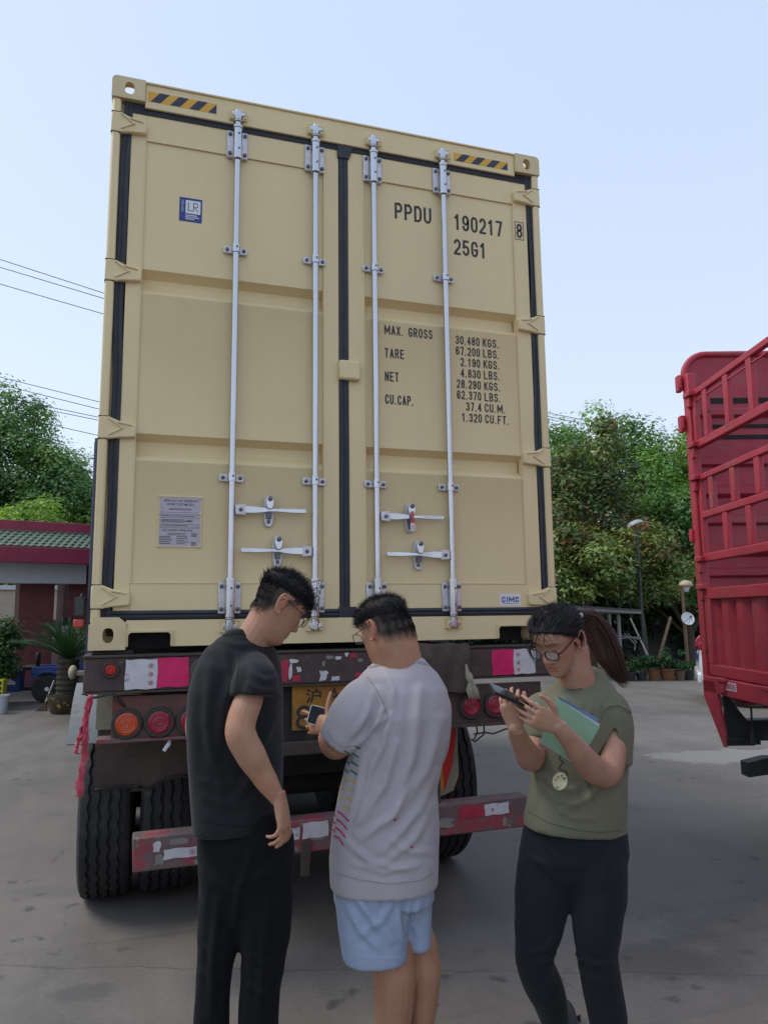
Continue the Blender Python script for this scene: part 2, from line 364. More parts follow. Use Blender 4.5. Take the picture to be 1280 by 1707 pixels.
# long faint tyre sweeps
tw = t.noise(1, 6, .6, t.mp((.25, 7, 1), (0, 0, -YAW - .25)), .4); cur = t.mix(t.ramp(tw, .56, .70, 0, .35), cur, (.075, .071, .068))
def ellipse_mask(u, v_, ru, rv, soft=.5):
    p = uv(u, v_); m = t.n('ShaderNodeMapping'); m.vector_type = 'TEXTURE'
    m.inputs['Location'].default_value = (p[0], p[1], 0); m.inputs['Rotation'].default_value = (0, 0, -YAW); m.inputs['Scale'].default_value = (ru, rv, 1e6)
    t.l(P, m.inputs[0]); ln = t.n('ShaderNodeVectorMath', operation='LENGTH'); t.l(m.outputs[0], ln.inputs[0])
    q = t.math('ADD', ln.outputs['Value'], t.ramp(t.noise(2.5, 5, .7), .3, .7, -.35, .35))
    return t.ramp(q, 1 - soft, 1 + soft * .2, 1, 0)
cur = t.mix(t.math('MULTIPLY', ellipse_mask(4.3, 8.45, 1.5, .42, .15), .6), cur, (.27, .26, .24))
cur = t.mix(t.math('MULTIPLY', ellipse_mask(1.25, 3.62, .38, .22, .5), .55), cur, (.055, .052, .05))
cur = t.mix(t.math('MULTIPLY', ellipse_mask(-1.32, 3.42, .16, .09, .4), .5), cur, (.07, .068, .068))
cur = t.mix(t.math('MULTIPLY', ellipse_mask(-2.0, 4.6, .5, .12, .5), .35), cur, (.09, .088, .085))
# saw-cut slab joints, with a little wander, and cracks
def joint(rot, off, spacing, wid, wob):
    m = t.n('ShaderNodeMapping'); m.inputs['Rotation'].default_value = (0, 0, rot); m.inputs['Location'].default_value = (off, 0, 0); t.l(P, m.inputs[0])
    s_ = t.n('ShaderNodeSeparateXYZ'); t.l(m.outputs[0], s_.inputs[0])
    x = t.math('ADD', s_.outputs[0], t.ramp(t.noise(1.1, 5, .7), .2, .8, -wob, wob))
    x = t.math('PINGPONG', x, spacing / 2)
    return t.ramp(x, wid * .4, wid, 1, 0)
jt = joint(YAW + PI / 2 + .05, -.18, 5.2, .008, .05)
vc = t.n('ShaderNodeTexVoronoi'); vc.feature = 'DISTANCE_TO_EDGE'; vc.inputs['Scale'].default_value = .17
nv = t.n('ShaderNodeVectorMath', operation='ADD'); t.l(P, nv.inputs[0]); nz = t.n('ShaderNodeTexNoise'); nz.inputs['Scale'].default_value = 1.2; nz.inputs['Detail'].default_value = 6
t.l(P, nz.inputs['Vector']); t.l(nz.outputs['Color'], nv.inputs[1]); t.l(nv.outputs[0], vc.inputs['Vector'])
crack = t.math('MULTIPLY', t.ramp(vc.outputs['Distance'], .0003, .0014, 1, 0), t.ramp(t.noise(.5, 2), .45, .55))
ln = t.math('MAXIMUM', jt, crack)
cur = t.mix(t.math('MULTIPLY', ln, .34), cur, (.04, .038, .036))
t.base(cur); t.set('Roughness', t.ramp(n2, .3, .7, .62, .85)); t.set('Specular IOR Level', .4)
h = t.math('SUBTRACT', t.math('ADD', t.math('MULTIPLY', n3, .3), t.math('MULTIPLY', n2, .5)), ln)
t.bump(h, .35, .008); MAT['yard'] = t.m
g = MB(); g.add([(-400, -60, 0), (400, -60, 0), (400, 600, 0), (-400, 600, 0)], [(0, 1, 2, 3)])
g.build('ground', 'yard', kind='structure')

# ------------------------------------------------------------------ cream shipping container
W2 = 1.219; H = 2.896; L = 6.058
DY = .03                                     # the doors sit back from the corner posts
def dp(x, z):                                # the same mark, moved from the post plane back to the door plane
    k = 1 + DY / 3.654
    return CAM[0] + (x - CAM[0]) * k, CAM[2] + (z + ZB - CAM[2]) * k
box20 = thing('shipping_container', (0, 3, ZB), 'tall cream shipping container with closed double doors, loaded on the rear of the trailer', 'shipping container')
def P_(name, mb, m='cream', parent=None, smooth=None, bevel=.004, **k): return mb.build(name, m, parent or box20, smooth, bevel, **k)
Z = ZB
for sx in (-1, 1):
    a, b = sorted((sx * 1.214, sx * 1.171))
    P_('corner_post', MB().box(a, b, .006, .16, Z + .118, Z + H - .118), bevel=.012)
    # inner leg of the post channel beside the seal
    a, b = sorted((sx * 1.171, sx * 1.150)); P_('post_flange', MB().box(a, b, .045, .12, Z + .12, Z + H - .12))
    a, b = sorted((sx * 1.214, sx * 1.13)); P_('rear_post', MB().box(a, b, L - .12, L - .01, Z + .118, Z + H - .118))
    # corrugated side wall
    mb = MB(); xs0 = sx * 1.195; prof = []; y = .17; k = 0
    while y < L - .15:
        prof += [(y, 0), (y + .07, 0), (y + .138, .036), (y + .208, .036)]; y += .276
    pts = [(xs0 - sx * d, yy) for yy, d in prof]
    vs = [(x, yy, Z + .15) for x, yy in pts] + [(x, yy, Z + H - .1) for x, yy in pts]; n = len(pts)
    mb.add(vs, [(i, i + 1, n + i + 1, n + i) for i in range(n - 1)]); P_('side_wall', mb, bevel=0)
    a, b = sorted((sx * 1.212, sx * 1.15)); P_('bottom_rail', MB().box(a, b, .16, L - .16, Z + .01, Z + .16)); P_('top_rail', MB().box(a, b, .17, L - .16, Z + H - .1, Z + H - .03))
    for zz, tp in ((0, 0), (H - .118, 1)):
        for yb in (0, L - .178):
            # corner casting with its end and side holes
            x0, x1 = sorted((sx * W2, sx * (W2 - .162))); y0, y1 = yb, yb + .178; z0, z1 = Z + zz, Z + zz + .118
            me = MB().box(x0, x1, y0, y1, z0, z1).mesh('corner_casting')
            bm = bmesh.new(); bm.from_mesh(me)
            vert = [e for e in bm.edges if abs(e.verts[0].co.z - e.verts[1].co.z) < .01 and abs(e.verts[0].co.x - e.verts[1].co.x) < .01 and abs(abs(e.verts[0].co.x) - W2) < .01 and (abs(e.verts[0].co.z - z1) < .01 if tp else abs(e.verts[0].co.z - z0) < .01)]
            up_ = [e for e in bm.edges if abs(abs(e.verts[0].co.x) - W2) < .001 and abs(abs(e.verts[1].co.x) - W2) < .001]
            bmesh.ops.bevel(bm, geom=vert if tp else [], offset=.026, segments=5, profile=.5, affect='EDGES')
            bm.to_mesh(me); bm.free()
            o = link('corner_casting', me, 'cream_worn', box20, 0)
            cx = (x0 + x1) / 2 - sx * .004; cz = Z + zz + .059 + (-.002 if tp else .008)
            cut = MB(); ov = []
            for q in range(28):
                aa = 2 * PI * q / 28; ov.append((cx + .024 * (abs(math.cos(aa)) ** .8) * (1 if math.cos(aa) > 0 else -1), cz + .034 * (abs(math.sin(aa)) ** .8) * (1 if math.sin(aa) > 0 else -1)))
            cut.prism(ov, yb - .03 if yb == 0 else yb + .1, yb + .10 if yb == 0 else yb + .25)
            # inner room and side opening, so that light comes through the top castings
            inner = MB().box(x0 + .024, x1 - .024, y0 + .03, y1 - .03, z0 + .022, z1 - .022)
            side = []
            for q in range(28):
                aa = 2 * PI * q / 28; side.append(((y0 + y1) / 2 + .034 * math.cos(aa), z0 + .059 + .024 * math.sin(aa)))
            sidec = MB().prism(side, sx * (W2 + .03), sx * (W2 - .06), 'yz')
            tmp = []
            topc = MB().cyl((cx, (y0 + y1) / 2, z0 + .05), (cx, (y0 + y1) / 2, z1 + .02), .04, 20)
            for nm, q in (('end', cut), ('room', inner), ('side', sidec)) + ((('top', topc),) if tp else ()):
                oo = bpy.data.objects.new('cutter', q.mesh('cutter')); col.objects.link(oo); tmp.append(oo)
                md = o.modifiers.new('cut', 'BOOLEAN'); md.object = oo; md.operation = 'DIFFERENCE'; md.solver = 'EXACT'
            dg = bpy.context.evaluated_depsgraph_get(); new = bpy.data.meshes.new_from_object(o.evaluated_get(dg))
            o.modifiers.clear(); o.data = new; new.name = 'corner_casting'
            for oo in tmp: bpy.data.objects.remove(oo)
            new.shade_smooth(); new.set_sharp_from_angle(angle=math.radians(30))
# header, sill with the two fork recesses
P_('door_header', MB().box(-1.057, 1.057, .012, .14, Z + 2.752, Z + H - .012))
P_('header_lip', MB().box(-1.057, 1.057, .004, .20, Z + H - .012, Z + H - .002), bevel=.002)
sill = MB()
for a, b, z0 in ((-1.057, -1.047, 0.012), (-1.047, -.856, .078), (-.856, .852, .012), (.852, 1.045, .078), (1.045, 1.057, .012)):
    sill.box(a, b, .012, .13, Z + z0, Z + .135)
P_('door_sill', sill, bevel=.0)
for a, b in ((-1.047, -.856), (.852, 1.045)):
    P_('fork_recess', MB().box(a - .004, b + .004, .125, .14, Z - .0, Z + .079), 'opening_shade', bevel=0)  # black backing plate, its colour standing for shade in the recess
    fr = MB(); fr.prism([(a - .012, Z + .015), (a - .012, Z + .086), (b + .012, Z + .086), (b + .012, Z + .015), (b, Z + .015), (b, Z + .066), (b - .012, Z + .078), (a + .012, Z + .078), (a, Z + .066), (a, Z + .015)], .004, .02)
    P_('fork_recess_frame', fr, 'cream_worn', bevel=0)
for sx in (-1, 1):                            # gusset plates beside the lower castings
    P_('casting_gusset', MB().prism([(sx * 1.206, Z + .118), (sx * 1.206, Z + .150), (sx * 1.09, Z + .150), (sx * 1.05, Z + .118)], .0035, .02), 'cream_worn', bevel=0)
P_('floor', MB().box(-1.15, 1.15, .14, L - .1, Z + .06, Z + .15), 'rust_plate', bevel=0)
rf = MB(); xs = []; y = .2
rf.box(-1.15, 1.15, .19, L - .15, Z + H - .05, Z + H - .03)
P_('roof', rf, bevel=0)
P_('front_wall', MB().box(-1.13, 1.13, L - .1, L - .06, Z + .1, Z + H - .05), bevel=0)

def door(xl, xr, pl, pr, hs_):
    """door leaf: stiles and rails proud of a panel with two pressed recesses; hs_ = side of the hinges"""
    xl, xr = dp(xl, 0)[0], dp(xr, 0)[0]; pl, pr = dp(pl, 0)[0], dp(pr, 0)[0]
    zb, zt = dp(0, .172)[1], dp(0, 2.708)[1]; pz0, pz1 = dp(0, .308)[1], dp(0, 2.560)[1]
    fy = DY; mb = MB()
    mb.box(xl, pl, fy, fy + .05, zb, zt); mb.box(pr, xr, fy, fy + .05, zb, zt); mb.box(pl, pr, fy, fy + .05, zb, pz0); mb.box(pl, pr, fy, fy + .05, pz1, zt)
    d = mb.build('door', 'cream', box20, None, .003)
    prof = [(pz0, .006)]
    for zt_, zb_ in ((1.030, .900), (1.870, 1.745)):
        z0 = dp(0, zb_)[1]; z1 = dp(0, zt_)[1]
        prof += [(z0 - .012, .006), (z0 - .008, .0035), (z0, .0035), (z0 + .012, .018), (z0 + .040, .058), (z1 - .030, .060), (z1 - .002, .010), (z1, .006)]
    prof += [(pz1, .006)]
    vs = []; n = len(prof)
    for x in (pl - .002, pr + .002): vs += [(x, fy + dd, zz) for zz, dd in prof]
    pm = MB().add(vs, [(i, i + 1, n + i + 1, n + i) for i in range(n - 1)])
    pm.build('panel', 'cream', d, 50)
    # weld beads round the panel
    w = MB()
    for xx in (pl, pr): w.tube([(xx, fy - .001, pz0), (xx, fy - .001, pz1)], .003, 5)
    for zz in (pz0, pz1): w.tube([(pl, fy - .001, zz), (pr, fy - .001, zz)], .003, 5)
    w.build('weld_bead', 'cream', d, 60)
    return d
DL = door(-1.118, -.036, -1.045, -.120, -1); DL['label'] = 'left door leaf with the blue certificate sticker and the grey data plate'
DR = door(.016, 1.118, .106, 1.027, 1); DR['label'] = 'right door leaf with the dark number and weight markings'
# seals: a frame round both leaves and one down the middle, a little wavy where the lip turns out
def seal(name, x0, x1, z0, z1, par, wob=0):
    x0, z0 = dp(x0, z0); x1, z1 = dp(x1, z1); n = 40; mb = MB(); V_ = (z1 - z0) > (x1 - x0); rings = []
    for i in range(n + 1):
        s_ = i / n; dx = wob * (.006 * math.sin(9 * s_ + x0) + .004 * math.sin(23 * s_ + 2 * x0)) if wob else 0
        if V_:
            zz = z0 + (z1 - z0) * s_; c0, c1 = x0 + dx, x1 + dx * .6
            rings.append([(c0, DY + .02, zz), (c0, DY - .004, zz), ((c0 * .7 + c1 * .3), DY - .010, zz), ((c0 + c1) / 2, DY - .004, zz), ((c0 * .3 + c1 * .7), DY - .010, zz), (c1, DY - .004, zz), (c1, DY + .02, zz)])
        else:
            xx = x0 + (x1 - x0) * s_
            rings.append([(xx, DY + .02, z0), (xx, DY - .004, z0), (xx, DY - .010, z0 * .7 + z1 * .3), (xx, DY - .004, (z0 + z1) / 2), (xx, DY - .010, z0 * .3 + z1 * .7), (xx, DY - .004, z1), (xx, DY + .02, z1)])
    mb.loft(rings); return mb.build(name, 'gasket', par, 40)
for D_, xo, xi in ((DL, -1.166, -1.120), (DR, 1.120, 1.166)):
    seal('side_seal', xo, xi, .14, 2.75, D_, 1)
seal('top_seal', -1.150, -.034, 2.700, 2.752, DL); seal('top_seal', .014, 1.150, 2.700, 2.752, DR)
seal('bottom_seal', -1.150, -.034, .138, .180, DL); seal('bottom_seal', .014, 1.150, .138, .180, DR)
cs = seal('centre_seal', -.035, .015, .139, 2.751, DL, .25)
for zz in (2.70, .16):                        # mitred corner lump where the seals meet
    x, z_ = dp(-.01, zz); MB().prism([(x - .034, z_ - .05), (x - .034, z_ + .03), (x + .06, z_ + .03), (x + .03, z_ - .05)], DY - .014, DY).build('seal_corner', 'gasket', DL, None, .004)
# hinges: pin lug on the post, blade reaching over the seal with its pressed arrow
for sx, zs in ((-1, (2.642, 1.846, 1.050, .244)), (1, (2.632, 1.826, 1.030, .234))):
    for zz in zs:
        D_ = DL if sx < 0 else DR; z0 = Z + zz
        P = lambda pts: [(sx * a, z0 + b) for a, b in pts]
        h = MB().prism(P([(1.2155, .052), (1.168, .055), (1.120, .035), (1.052, .024), (1.044, .018), (1.044, -.034), (1.052, -.041), (1.120, -.046), (1.168, -.055), (1.2155, -.055)]), .003, .042)
        ho = h.build('hinge', 'cream', D_, None, .006)
        r = MB(); q = lambda a, b: (sx * a, .001, z0 + b)
        r.tube([q(1.168, .046), q(1.105, .0), q(1.168, -.036)], [.006, .007, .005], 6); r.tube([q(1.130, .028), q(1.062, .016)], [.007, .004], 6)
        r.build('pressed_rib', 'cream', D_, 60)
        P_('hinge_knuckle_gap', MB().box(*sorted((sx * 1.2165, sx * 1.170)), .0045, .10, z0 + .0545, z0 + .0575), 'opening_shade', bevel=0)
        P_('hinge_knuckle_gap', MB().box(*sorted((sx * 1.2165, sx * 1.170)), .0045, .10, z0 - .0575, z0 - .0545), 'opening_shade', bevel=0)

# locking rods with their guides, cams, keepers and handles
def rod(x, D_, hz, side):
    yr = .0; zt, zl = Z + 2.79, Z + .105
    MB().cyl((x, yr, zl), (x, yr, zt), .0165, 18).build('lock_rod', 'zinc', D_, 60)
    for zc in (2.636, .238):
        b = MB()
        b.box(x - .055, x - .017, .014, .029, Z + zc - .078, Z + zc + .078); b.box(x + .017, x + .055, .014, .029, Z + zc - .078, Z + zc + .078)
        b.build('rod_bracket', 'zinc_dull', D_, None, .006)
        s_ = MB().tube([(x, yr, Z + zc - .088), (x, yr, Z + zc + .088)], .0235, 18)
        for e in (-.088, .088): s_.tube([(x, yr, Z + zc + e - .006), (x, yr, Z + zc + e + .006)], .027, 18)
        s_.build('rod_sleeve', 'zinc', D_, 50)
        k = MB()
        for ex in (-.039, .040):
            for ez in (-.055, .055): k.lathe([(.0105, 0), (.0105, -.006), (.007, -.009), (.0, -.0095)], (x + ex, .014, Z + zc + ez), (0, 1, 0), 8)
        for ez in (-.04, .045): k.cyl((x + .005, -.026, Z + zc + ez), (x + .005, -.01, Z + zc + ez), .0055, 10)
        k.build('bolt', 'bolt', D_, 40, kind='stuff')
    for zc in (2.040, .833):
        b = MB(); b.prism([(x - .062, Z + zc - .014), (x - .055, Z + zc - .019), (x + .055, Z + zc - .021), (x + .060, Z + zc - .016), (x + .060, Z + zc + .012), (x + .053, Z + zc + .018), (x - .055, Z + zc + .019), (x - .062, Z + zc + .014)], .017, .029)
        b.build('rod_clip', 'zinc_dull', D_, None, .003)
        MB().tube([(x, yr, Z + zc - .021), (x, yr, Z + zc + .021)], .0215, 16).build('clip_saddle', 'zinc', D_, 50)
        k = MB()
        for ex in (-.043, .043): k.lathe([(.010, 0), (.010, -.005), (.006, -.008), (0, -.0085)], (x + ex, .017, Z + zc), (0, 1, 0), 8)
        k.cyl((x + .004, -.024, Z + zc + .004), (x + .004, -.01, Z + zc + .004), .0055, 10); k.build('bolt', 'bolt', D_, 40, kind='stuff')
    for zc, s_ in ((2.80, 1), (.098, -1)):
        c = MB(); zz = Z + zc
        c.tube([(x, yr, zz - s_ * .035), (x, yr, zz + s_ * .02)], .0205, 14)
        c.prism([(x - .030, zz - .012), (x - .012, zz - .020), (x + .020, zz - .014), (x + .038, zz - .004), (x + .034, zz + .010), (x + .010, zz + .012), (x - .018, zz + .016), (x - .033, zz + .006)], -.014, .004)
        c.box(x - .012, x + .010, -.020, .01, zz - .022, zz + .022); c.tube([(x, yr, zz - s_ * .046), (x, yr, zz - s_ * .036)], .023, 14)
        c.build('cam_lock', 'zinc', D_, None, .003)
        k = MB(); k.prism([(x - .043, zz - .026), (x - .018, zz - .030), (x - .020, zz + .028), (x - .040, zz + .022)], -.010, .014); k.prism([(x + .022, zz - .026), (x + .043, zz - .022), (x + .046, zz + .020), (x + .022, zz + .026)], -.008, .014)
        k.tube([(x - .047, -.004, zz - .03 * s_), (x + .052, -.004, zz - .03 * s_)], .004, 6)
        k.build('cam_keeper', 'cream_worn', box20, None, .003)
    # handle
    s_ = side; zc = Z + hz
    hub = MB().prism([(x + s_ * .018, zc - .026), (x + s_ * .018, zc + .022), (x + s_ * .068, zc + .028), (x + s_ * .070, zc - .030)], -.018, .008)
    hub.build('handle_hub', 'zinc_dull', D_, None, .004)
    h = MB(); X = lambda d: x + s_ * d
    secs = [(.050, .020, .006), (.11, .019, .004), (.15, .015, .004), (.185, .009, .006), (.225, .009, .007), (.27, .012, .006), (.30, .013, .004), (.372, .012, .004)]
    rings = []
    for d, hh, th in secs: rings.append([(X(d), -.012 - th, zc - hh), (X(d), -.012 - th, zc + hh * .9), (X(d), -.012 + th, zc + hh * .9), (X(d), -.012 + th, zc - hh)])
    h.loft(rings); h.build('locking_handle', 'zinc', D_, None, .003)
    MB().lathe([(.010, 0), (.010, -.004), (.004, -.007), (0, -.0072)], (X(.044), -.018, zc - .002), (0, 1, 0), 10).build('bolt', 'bolt', D_, 40)
    cx = X(.187); ca = MB(); ov = lambda rx, rz, dz, n=18: [(cx + rx * math.cos(2 * PI * q / n), zc + dz + rz * (max(-1, min(1, 1.25 * math.sin(2 * PI * q / n))))) for q in range(n)]
    ca.prism(ov(.0265, .078, -.002), .018, .029); ca.build('handle_catch', 'zinc_dull', D_, None, .003)
    hp = MB().prism(ov(.0195, .033, .036), -.028, -.018); hp.build('catch_flap', 'label_white' if False else 'zinc', D_, None, .004)
    k = MB()
    k.lathe([(.0125, 0), (.0125, -.004), (.006, -.0065), (0, -.0068)], (cx, -.028, zc + .055), (0, 1, 0), 12); k.lathe([(.0095, 0), (.0095, -.004), (0, -.0065)], (cx, .018, zc - .055), (0, 1, 0), 12); k.box(cx - .013, cx + .013, -.004, .02, zc - .040, zc - .012)
    k.build('bolt', 'bolt', D_, 40, kind='stuff')
    return cx, zc
rod(-.585, DL, .672, 1); rod(-.165, DL, .470, -1)
cx, zc = rod(.166, DR, .660, 1); rod(.585, DR, .461, -1)
# red bolt seal through the catch of the third rod
sl = thing('bolt_seal', (cx, -.02, zc - .05), 'small red and white numbered bolt seal hanging in the upper catch of the right door', 'security seal')
MB().tube([(cx, -.030, zc + .026), (cx - .002, -.032, zc - .012)], .0085, 10).build('seal_pin', 'lens_small', sl, 50)
MB().box(cx - .011, cx + .013, -.034, -.022, zc - .080, zc - .034).build('seal_barrel', 'label_white', sl, None, .003)
MB().box(cx - .009, cx + .013, -.0352, -.021, zc - .036, zc - .018).build('seal_cap', 'lens_small', sl, None, .002)
k = MB(); k.box(cx - .005, cx - .002, -.0346, -.034, zc - .072, zc - .044); k.box(cx + .003, cx + .006, -.0346, -.034, zc - .072, zc - .044); k.build('seal_print', 'lens_small', sl)
# wire twisted round the lower end of the second rod
w = thing('wire_tie', (-.150, -.03, Z + .30), 'thin bright wire twisted round the lower sleeve of the second locking rod', 'wire')
pts = [(-.165 + .028 * math.cos(a), -.028 * abs(math.sin(a)) - .004, Z + .318 + .004 * math.sin(a * 2)) for a in np.linspace(0, PI, 9)]
mb = MB().tube(pts, .0026, 5)
for ph in (0, PI): mb.tube([(-.140 - .030 * s_ + .006 * math.cos(16 * s_ + ph), -.034 + .006 * math.sin(16 * s_ + ph), Z + .318 - .15 * s_) for s_ in np.linspace(0, 1, 30)], .003, 5)
mb.build('wire', 'zinc', w, 60)
# overlap plate half way up the middle seal
x0, z0 = dp(-.042, 1.380); x1, z1 = dp(.074, 1.486)
MB().box(x0, x1, -.004, DY + .002, z0, z1).build('overlap_plate', 'cream', DR, None, .012, seg=3)

# ---- condensed stencil-cut lettering, drawn as flat strokes
def _arc(cx, cy, rx, ry, a0, a1, n=7):
    return [(cx + rx * math.cos(math.radians(a0 + (a1 - a0) * i / n)), cy + ry * math.sin(math.radians(a0 + (a1 - a0) * i / n))) for i in range(n + 1)]
_O = _arc(.5, .72, .5, .28, 0, 180) + _arc(.5, .28, .5, .28, 180, 360)
_C = _arc(.5, .72, .5, .28, 5, 180) + _arc(.5, .28, .5, .28, 180, 355)
GLY = {'0': [_O + _O[:1]], 'O': [_O + _O[:1]], 'C': [_C], 'G': [_C + [(1, .28), (1, .45), (.55, .45)]], 'U': [[(0, 1)] + _arc(.5, .27, .5, .27, 180, 360) + [(1, 1)]],
 '1': [[(.08, .80), (.55, 1), (.55, 0)]], '2': [_arc(.5, .73, .5, .27, 165, -15) + [(.9, .5), (.0, .06), (0, 0), (1, 0)]],
 '3': [_arc(.48, .75, .46, .25, 160, -70) + [(.45, .52)], [(.45, .52)] + _arc(.48, .27, .52, .27, 75, -165)], '4': [[(.72, 0), (.72, 1), (.0, .27), (1, .27)]],
 '5': [[(.92, 1), (.1, 1), (.04, .52)] + _arc(.48, .31, .52, .31, 125, -160)], '6': [_arc(.5, .72, .5, .28, 10, 180) + _arc(.5, .29, .5, .29, 180, 540, 14)],
 '7': [[(0, 1), (1, 1), (.38, 0)]], '8': [_arc(.5, .76, .44, .24, -90, 270, 14), _arc(.5, .265, .5, .265, 90, 450, 14)], '9': [_arc(.5, .28, .5, .28, -170, 0) + _arc(.5, .71, .5, .29, 0, 360, 14)],
 'P': [[(0, 0), (0, 1), (.55, 1)] + _arc(.55, .735, .45, .265, 90, -90) + [(0, .47)]], 'D': [[(0, 0), (0, 1), (.45, 1)] + _arc(.45, .70, .55, .30, 90, 0, 4) + _arc(.45, .30, .55, .30, 0, -90, 4) + [(0, 0)]],
 'R': [[(0, 0), (0, 1), (.55, 1)] + _arc(.55, .75, .43, .25, 90, -90) + [(0, .5)], [(.5, .5), (1, 0)]], 'B': [[(0, 0), (0, 1), (.5, 1)] + _arc(.5, .765, .42, .235, 90, -90) + [(0, .53)], [(.5, .53)] + _arc(.5, .265, .5, .265, 90, -90) + [(0, 0)]],
 'M': [[(0, 0), (0, 1), (.5, .25), (1, 1), (1, 0)]], 'A': [[(0, 0), (.5, 1), (1, 0)], [(.2, .30), (.8, .30)]], 'X': [[(0, 0), (1, 1)], [(0, 1), (1, 0)]],
 'S': [_arc(.5, .755, .46, .245, 15, 250) + _arc(.5, .26, .5, .26, 70, -165)], 'T': [[(0, 1), (1, 1)], [(.5, 1), (.5, 0)]], 'E': [[(.95, 1), (0, 1), (0, 0), (.95, 0)], [(0, .52), (.8, .52)]], 'F': [[(.95, 1), (0, 1), (0, 0)], [(0, .52), (.8, .52)]],
 'N': [[(0, 0), (0, 1), (1, 0), (1, 1)]], 'K': [[(0, 0), (0, 1)], [(1, 1), (0, .42)], [(.33, .62), (1, 0)]], 'L': [[(0, 1), (0, 0), (.95, 0)]], 'I': [[(.5, 1), (.5, 0)]], '.': [[(.5, .0), (.5, .05)]]}
def strokes(s_, x0, x1, z0, z1, y, sw):
    """lettering of one stroke width, filling the box"""
    adv = {'.': .62, ' ': .75, '1': .95, 'M': 1.35, 'I': .55}; tot = sum(adv.get(c, 1.) for c in s_); cell = (x1 - x0) / (tot - .2); mb = MB(); x = x0
    for c in s_:
        w_ = cell * adv.get(c, 1.) ; gw = w_ - .20 * cell - sw
        for st in GLY.get(c, []):
            if c == '.': P = [(x + sw * .5, z0), (x + sw * .5, z0 + sw)]
            else: P = [(x + sw / 2 + gw * a, z0 + sw / 2 + (z1 - z0 - sw) * b) for a, b in st]
            Q_ = [[P[0]]]
            for i in range(1, len(P)):
                Q_[-1].append(P[i])
                if i < len(P) - 1:
                    a_ = np.array(P[i]) - P[i - 1]; b_ = np.array(P[i + 1]) - P[i]
                    if float(a_ @ b_) < .25 * np.linalg.norm(a_) * np.linalg.norm(b_): Q_.append([P[i]])
            _seg(mb, Q_, c, sw, y)
        x += w_
    return mb
def _seg(mb, Q_, c, sw, y):
        for P in Q_:
            n = len(P); Lp = []; Rp = []
            for i, p in enumerate(P):
                p0 = P[i - 1] if i else P[0]; p2 = P[i + 1] if i < n - 1 else P[-1]
                d1 = np.array(p) - np.array(p0); d2 = np.array(p2) - np.array(p)
                d1 = d1 / (np.linalg.norm(d1) or 1); d2 = d2 / (np.linalg.norm(d2) or 1)
                if not i: d1 = d2
                if i == n - 1: d2 = d1
                d = d1 + d2; d = d / (np.linalg.norm(d) or 1); k = min(1.8, 1 / max(.3, float(d @ d1)))
                q = np.array(p)
                if c != '.' and i == 0 and np.hypot(*(np.array(P[0]) - P[-1])) > sw * .5: q = q - d * sw * .42
                if c != '.' and i == n - 1 and np.hypot(*(np.array(P[0]) - P[-1])) > sw * .5: q = q + d * sw * .42
                nn = np.array((-d[1], d[0])) * sw / 2 * k; Lp.append(q + nn); Rp.append(q - nn)
            yy_ = y - .00005 * (len(mb.f) % 7)
            mb.add([(a[0], yy_, a[1]) for a in Lp] + [(a[0], yy_, a[1]) for a in Rp], [(i, i + 1, n + i + 1, n + i) for i in range(n - 1)])
# ---- stickers and markings
def sticker(name, x0, x1, z0, z1, m, par, y=None, th=.0012, **k):
    a = dp(x0, z0); b = dp(x1, z1); yy = DY if y is None else y
    return MB().box(a[0], b[0], yy - th, yy + .0002, a[1], b[1]).build(name, m, par, **k)
PY = DY + .006                                # panel plane
ty = PY - .0009
def txt(s_, x0, x1, z0, z1, m, par, name='marking', bold=.01, y=None):
    a = dp(x0, z0); b = dp(x1, z1); return textmesh(s_, a[0], b[0], a[1], b[1], ty if y is None else y, bold=bold).build(name, m, par)
def mark(s_, x0, x1, z0, z1, sw, y=None):
    a = dp(x0, z0); b = dp(x1, z1); strokes(s_, a[0], b[0], a[1], b[1], ty if y is None else y, sw).build('marking', 'ink', DR)
for nm, a in {'PPDU': (.290, .510, 2.352, 2.450), '190217': (.650, .958, 2.342, 2.440), '25G1': (.645, .848, 2.190, 2.286)}.items(): mark(nm, *a, .0135)
mark('8', 1.047, 1.086, 2.350, 2.440, .0125, DY - .0009)
bx = MB(); a = dp(1.038, 2.338); b = dp(1.095, 2.452)
for x0, x1, z0, z1 in ((a[0], b[0], a[1], a[1] + .004), (a[0], b[0], b[1] - .004, b[1]), (a[0], a[0] + .004, a[1] + .004, b[1] - .004), (b[0] - .004, b[0], a[1] + .004, b[1] - .004)): bx.box(x0, x1, DY - .001, DY, z0, z1)
bx.build('check_digit_box', 'ink', DR)
for s_, x0, x1, zt_ in (('MAX. GROSS', .220, .502, 1.719), ('TARE', .220, .333, 1.587), ('NET', .220, .300, 1.455), ('CU.CAP.', .220, .384, 1.327)): mark(s_, x0, x1, zt_ - .054, zt_, .0078)
rows = ['30.480', '67.200', '2.190', '4.830', '28.290', '62.370', '37.4', '1.320']; un = ['KGS.', 'LBS.', 'KGS.', 'LBS.', 'KGS.', 'LBS.', 'CU.M.', 'CU.FT.']
for i, (r_, u_) in enumerate(zip(rows, un)):
    zt_ = 1.704 - i * .0640
    wd = sum(.62 if ch == '.' else 1. for ch in r_) * .0262; wu = sum(.62 if ch == '.' else 1.3 if ch == 'M' else 1. for ch in u_) * .0285
    mark(r_, .788 - wd, .788, zt_ - .050, zt_, .0075); mark(u_, .808, .808 + wu, zt_ - .050, zt_, .0075)
o = sticker('sticker', -.873, -.760, 2.155, 2.285, 'blue_label', DL, PY, label='small blue square certificate sticker with white panel')
a = dp(-.842, 2.200); b = dp(-.768, 2.272)
MB().box(a[0], b[0], PY - .0018, PY - .0012, a[1], b[1]).build('sticker_panel', 'label_white', DL)
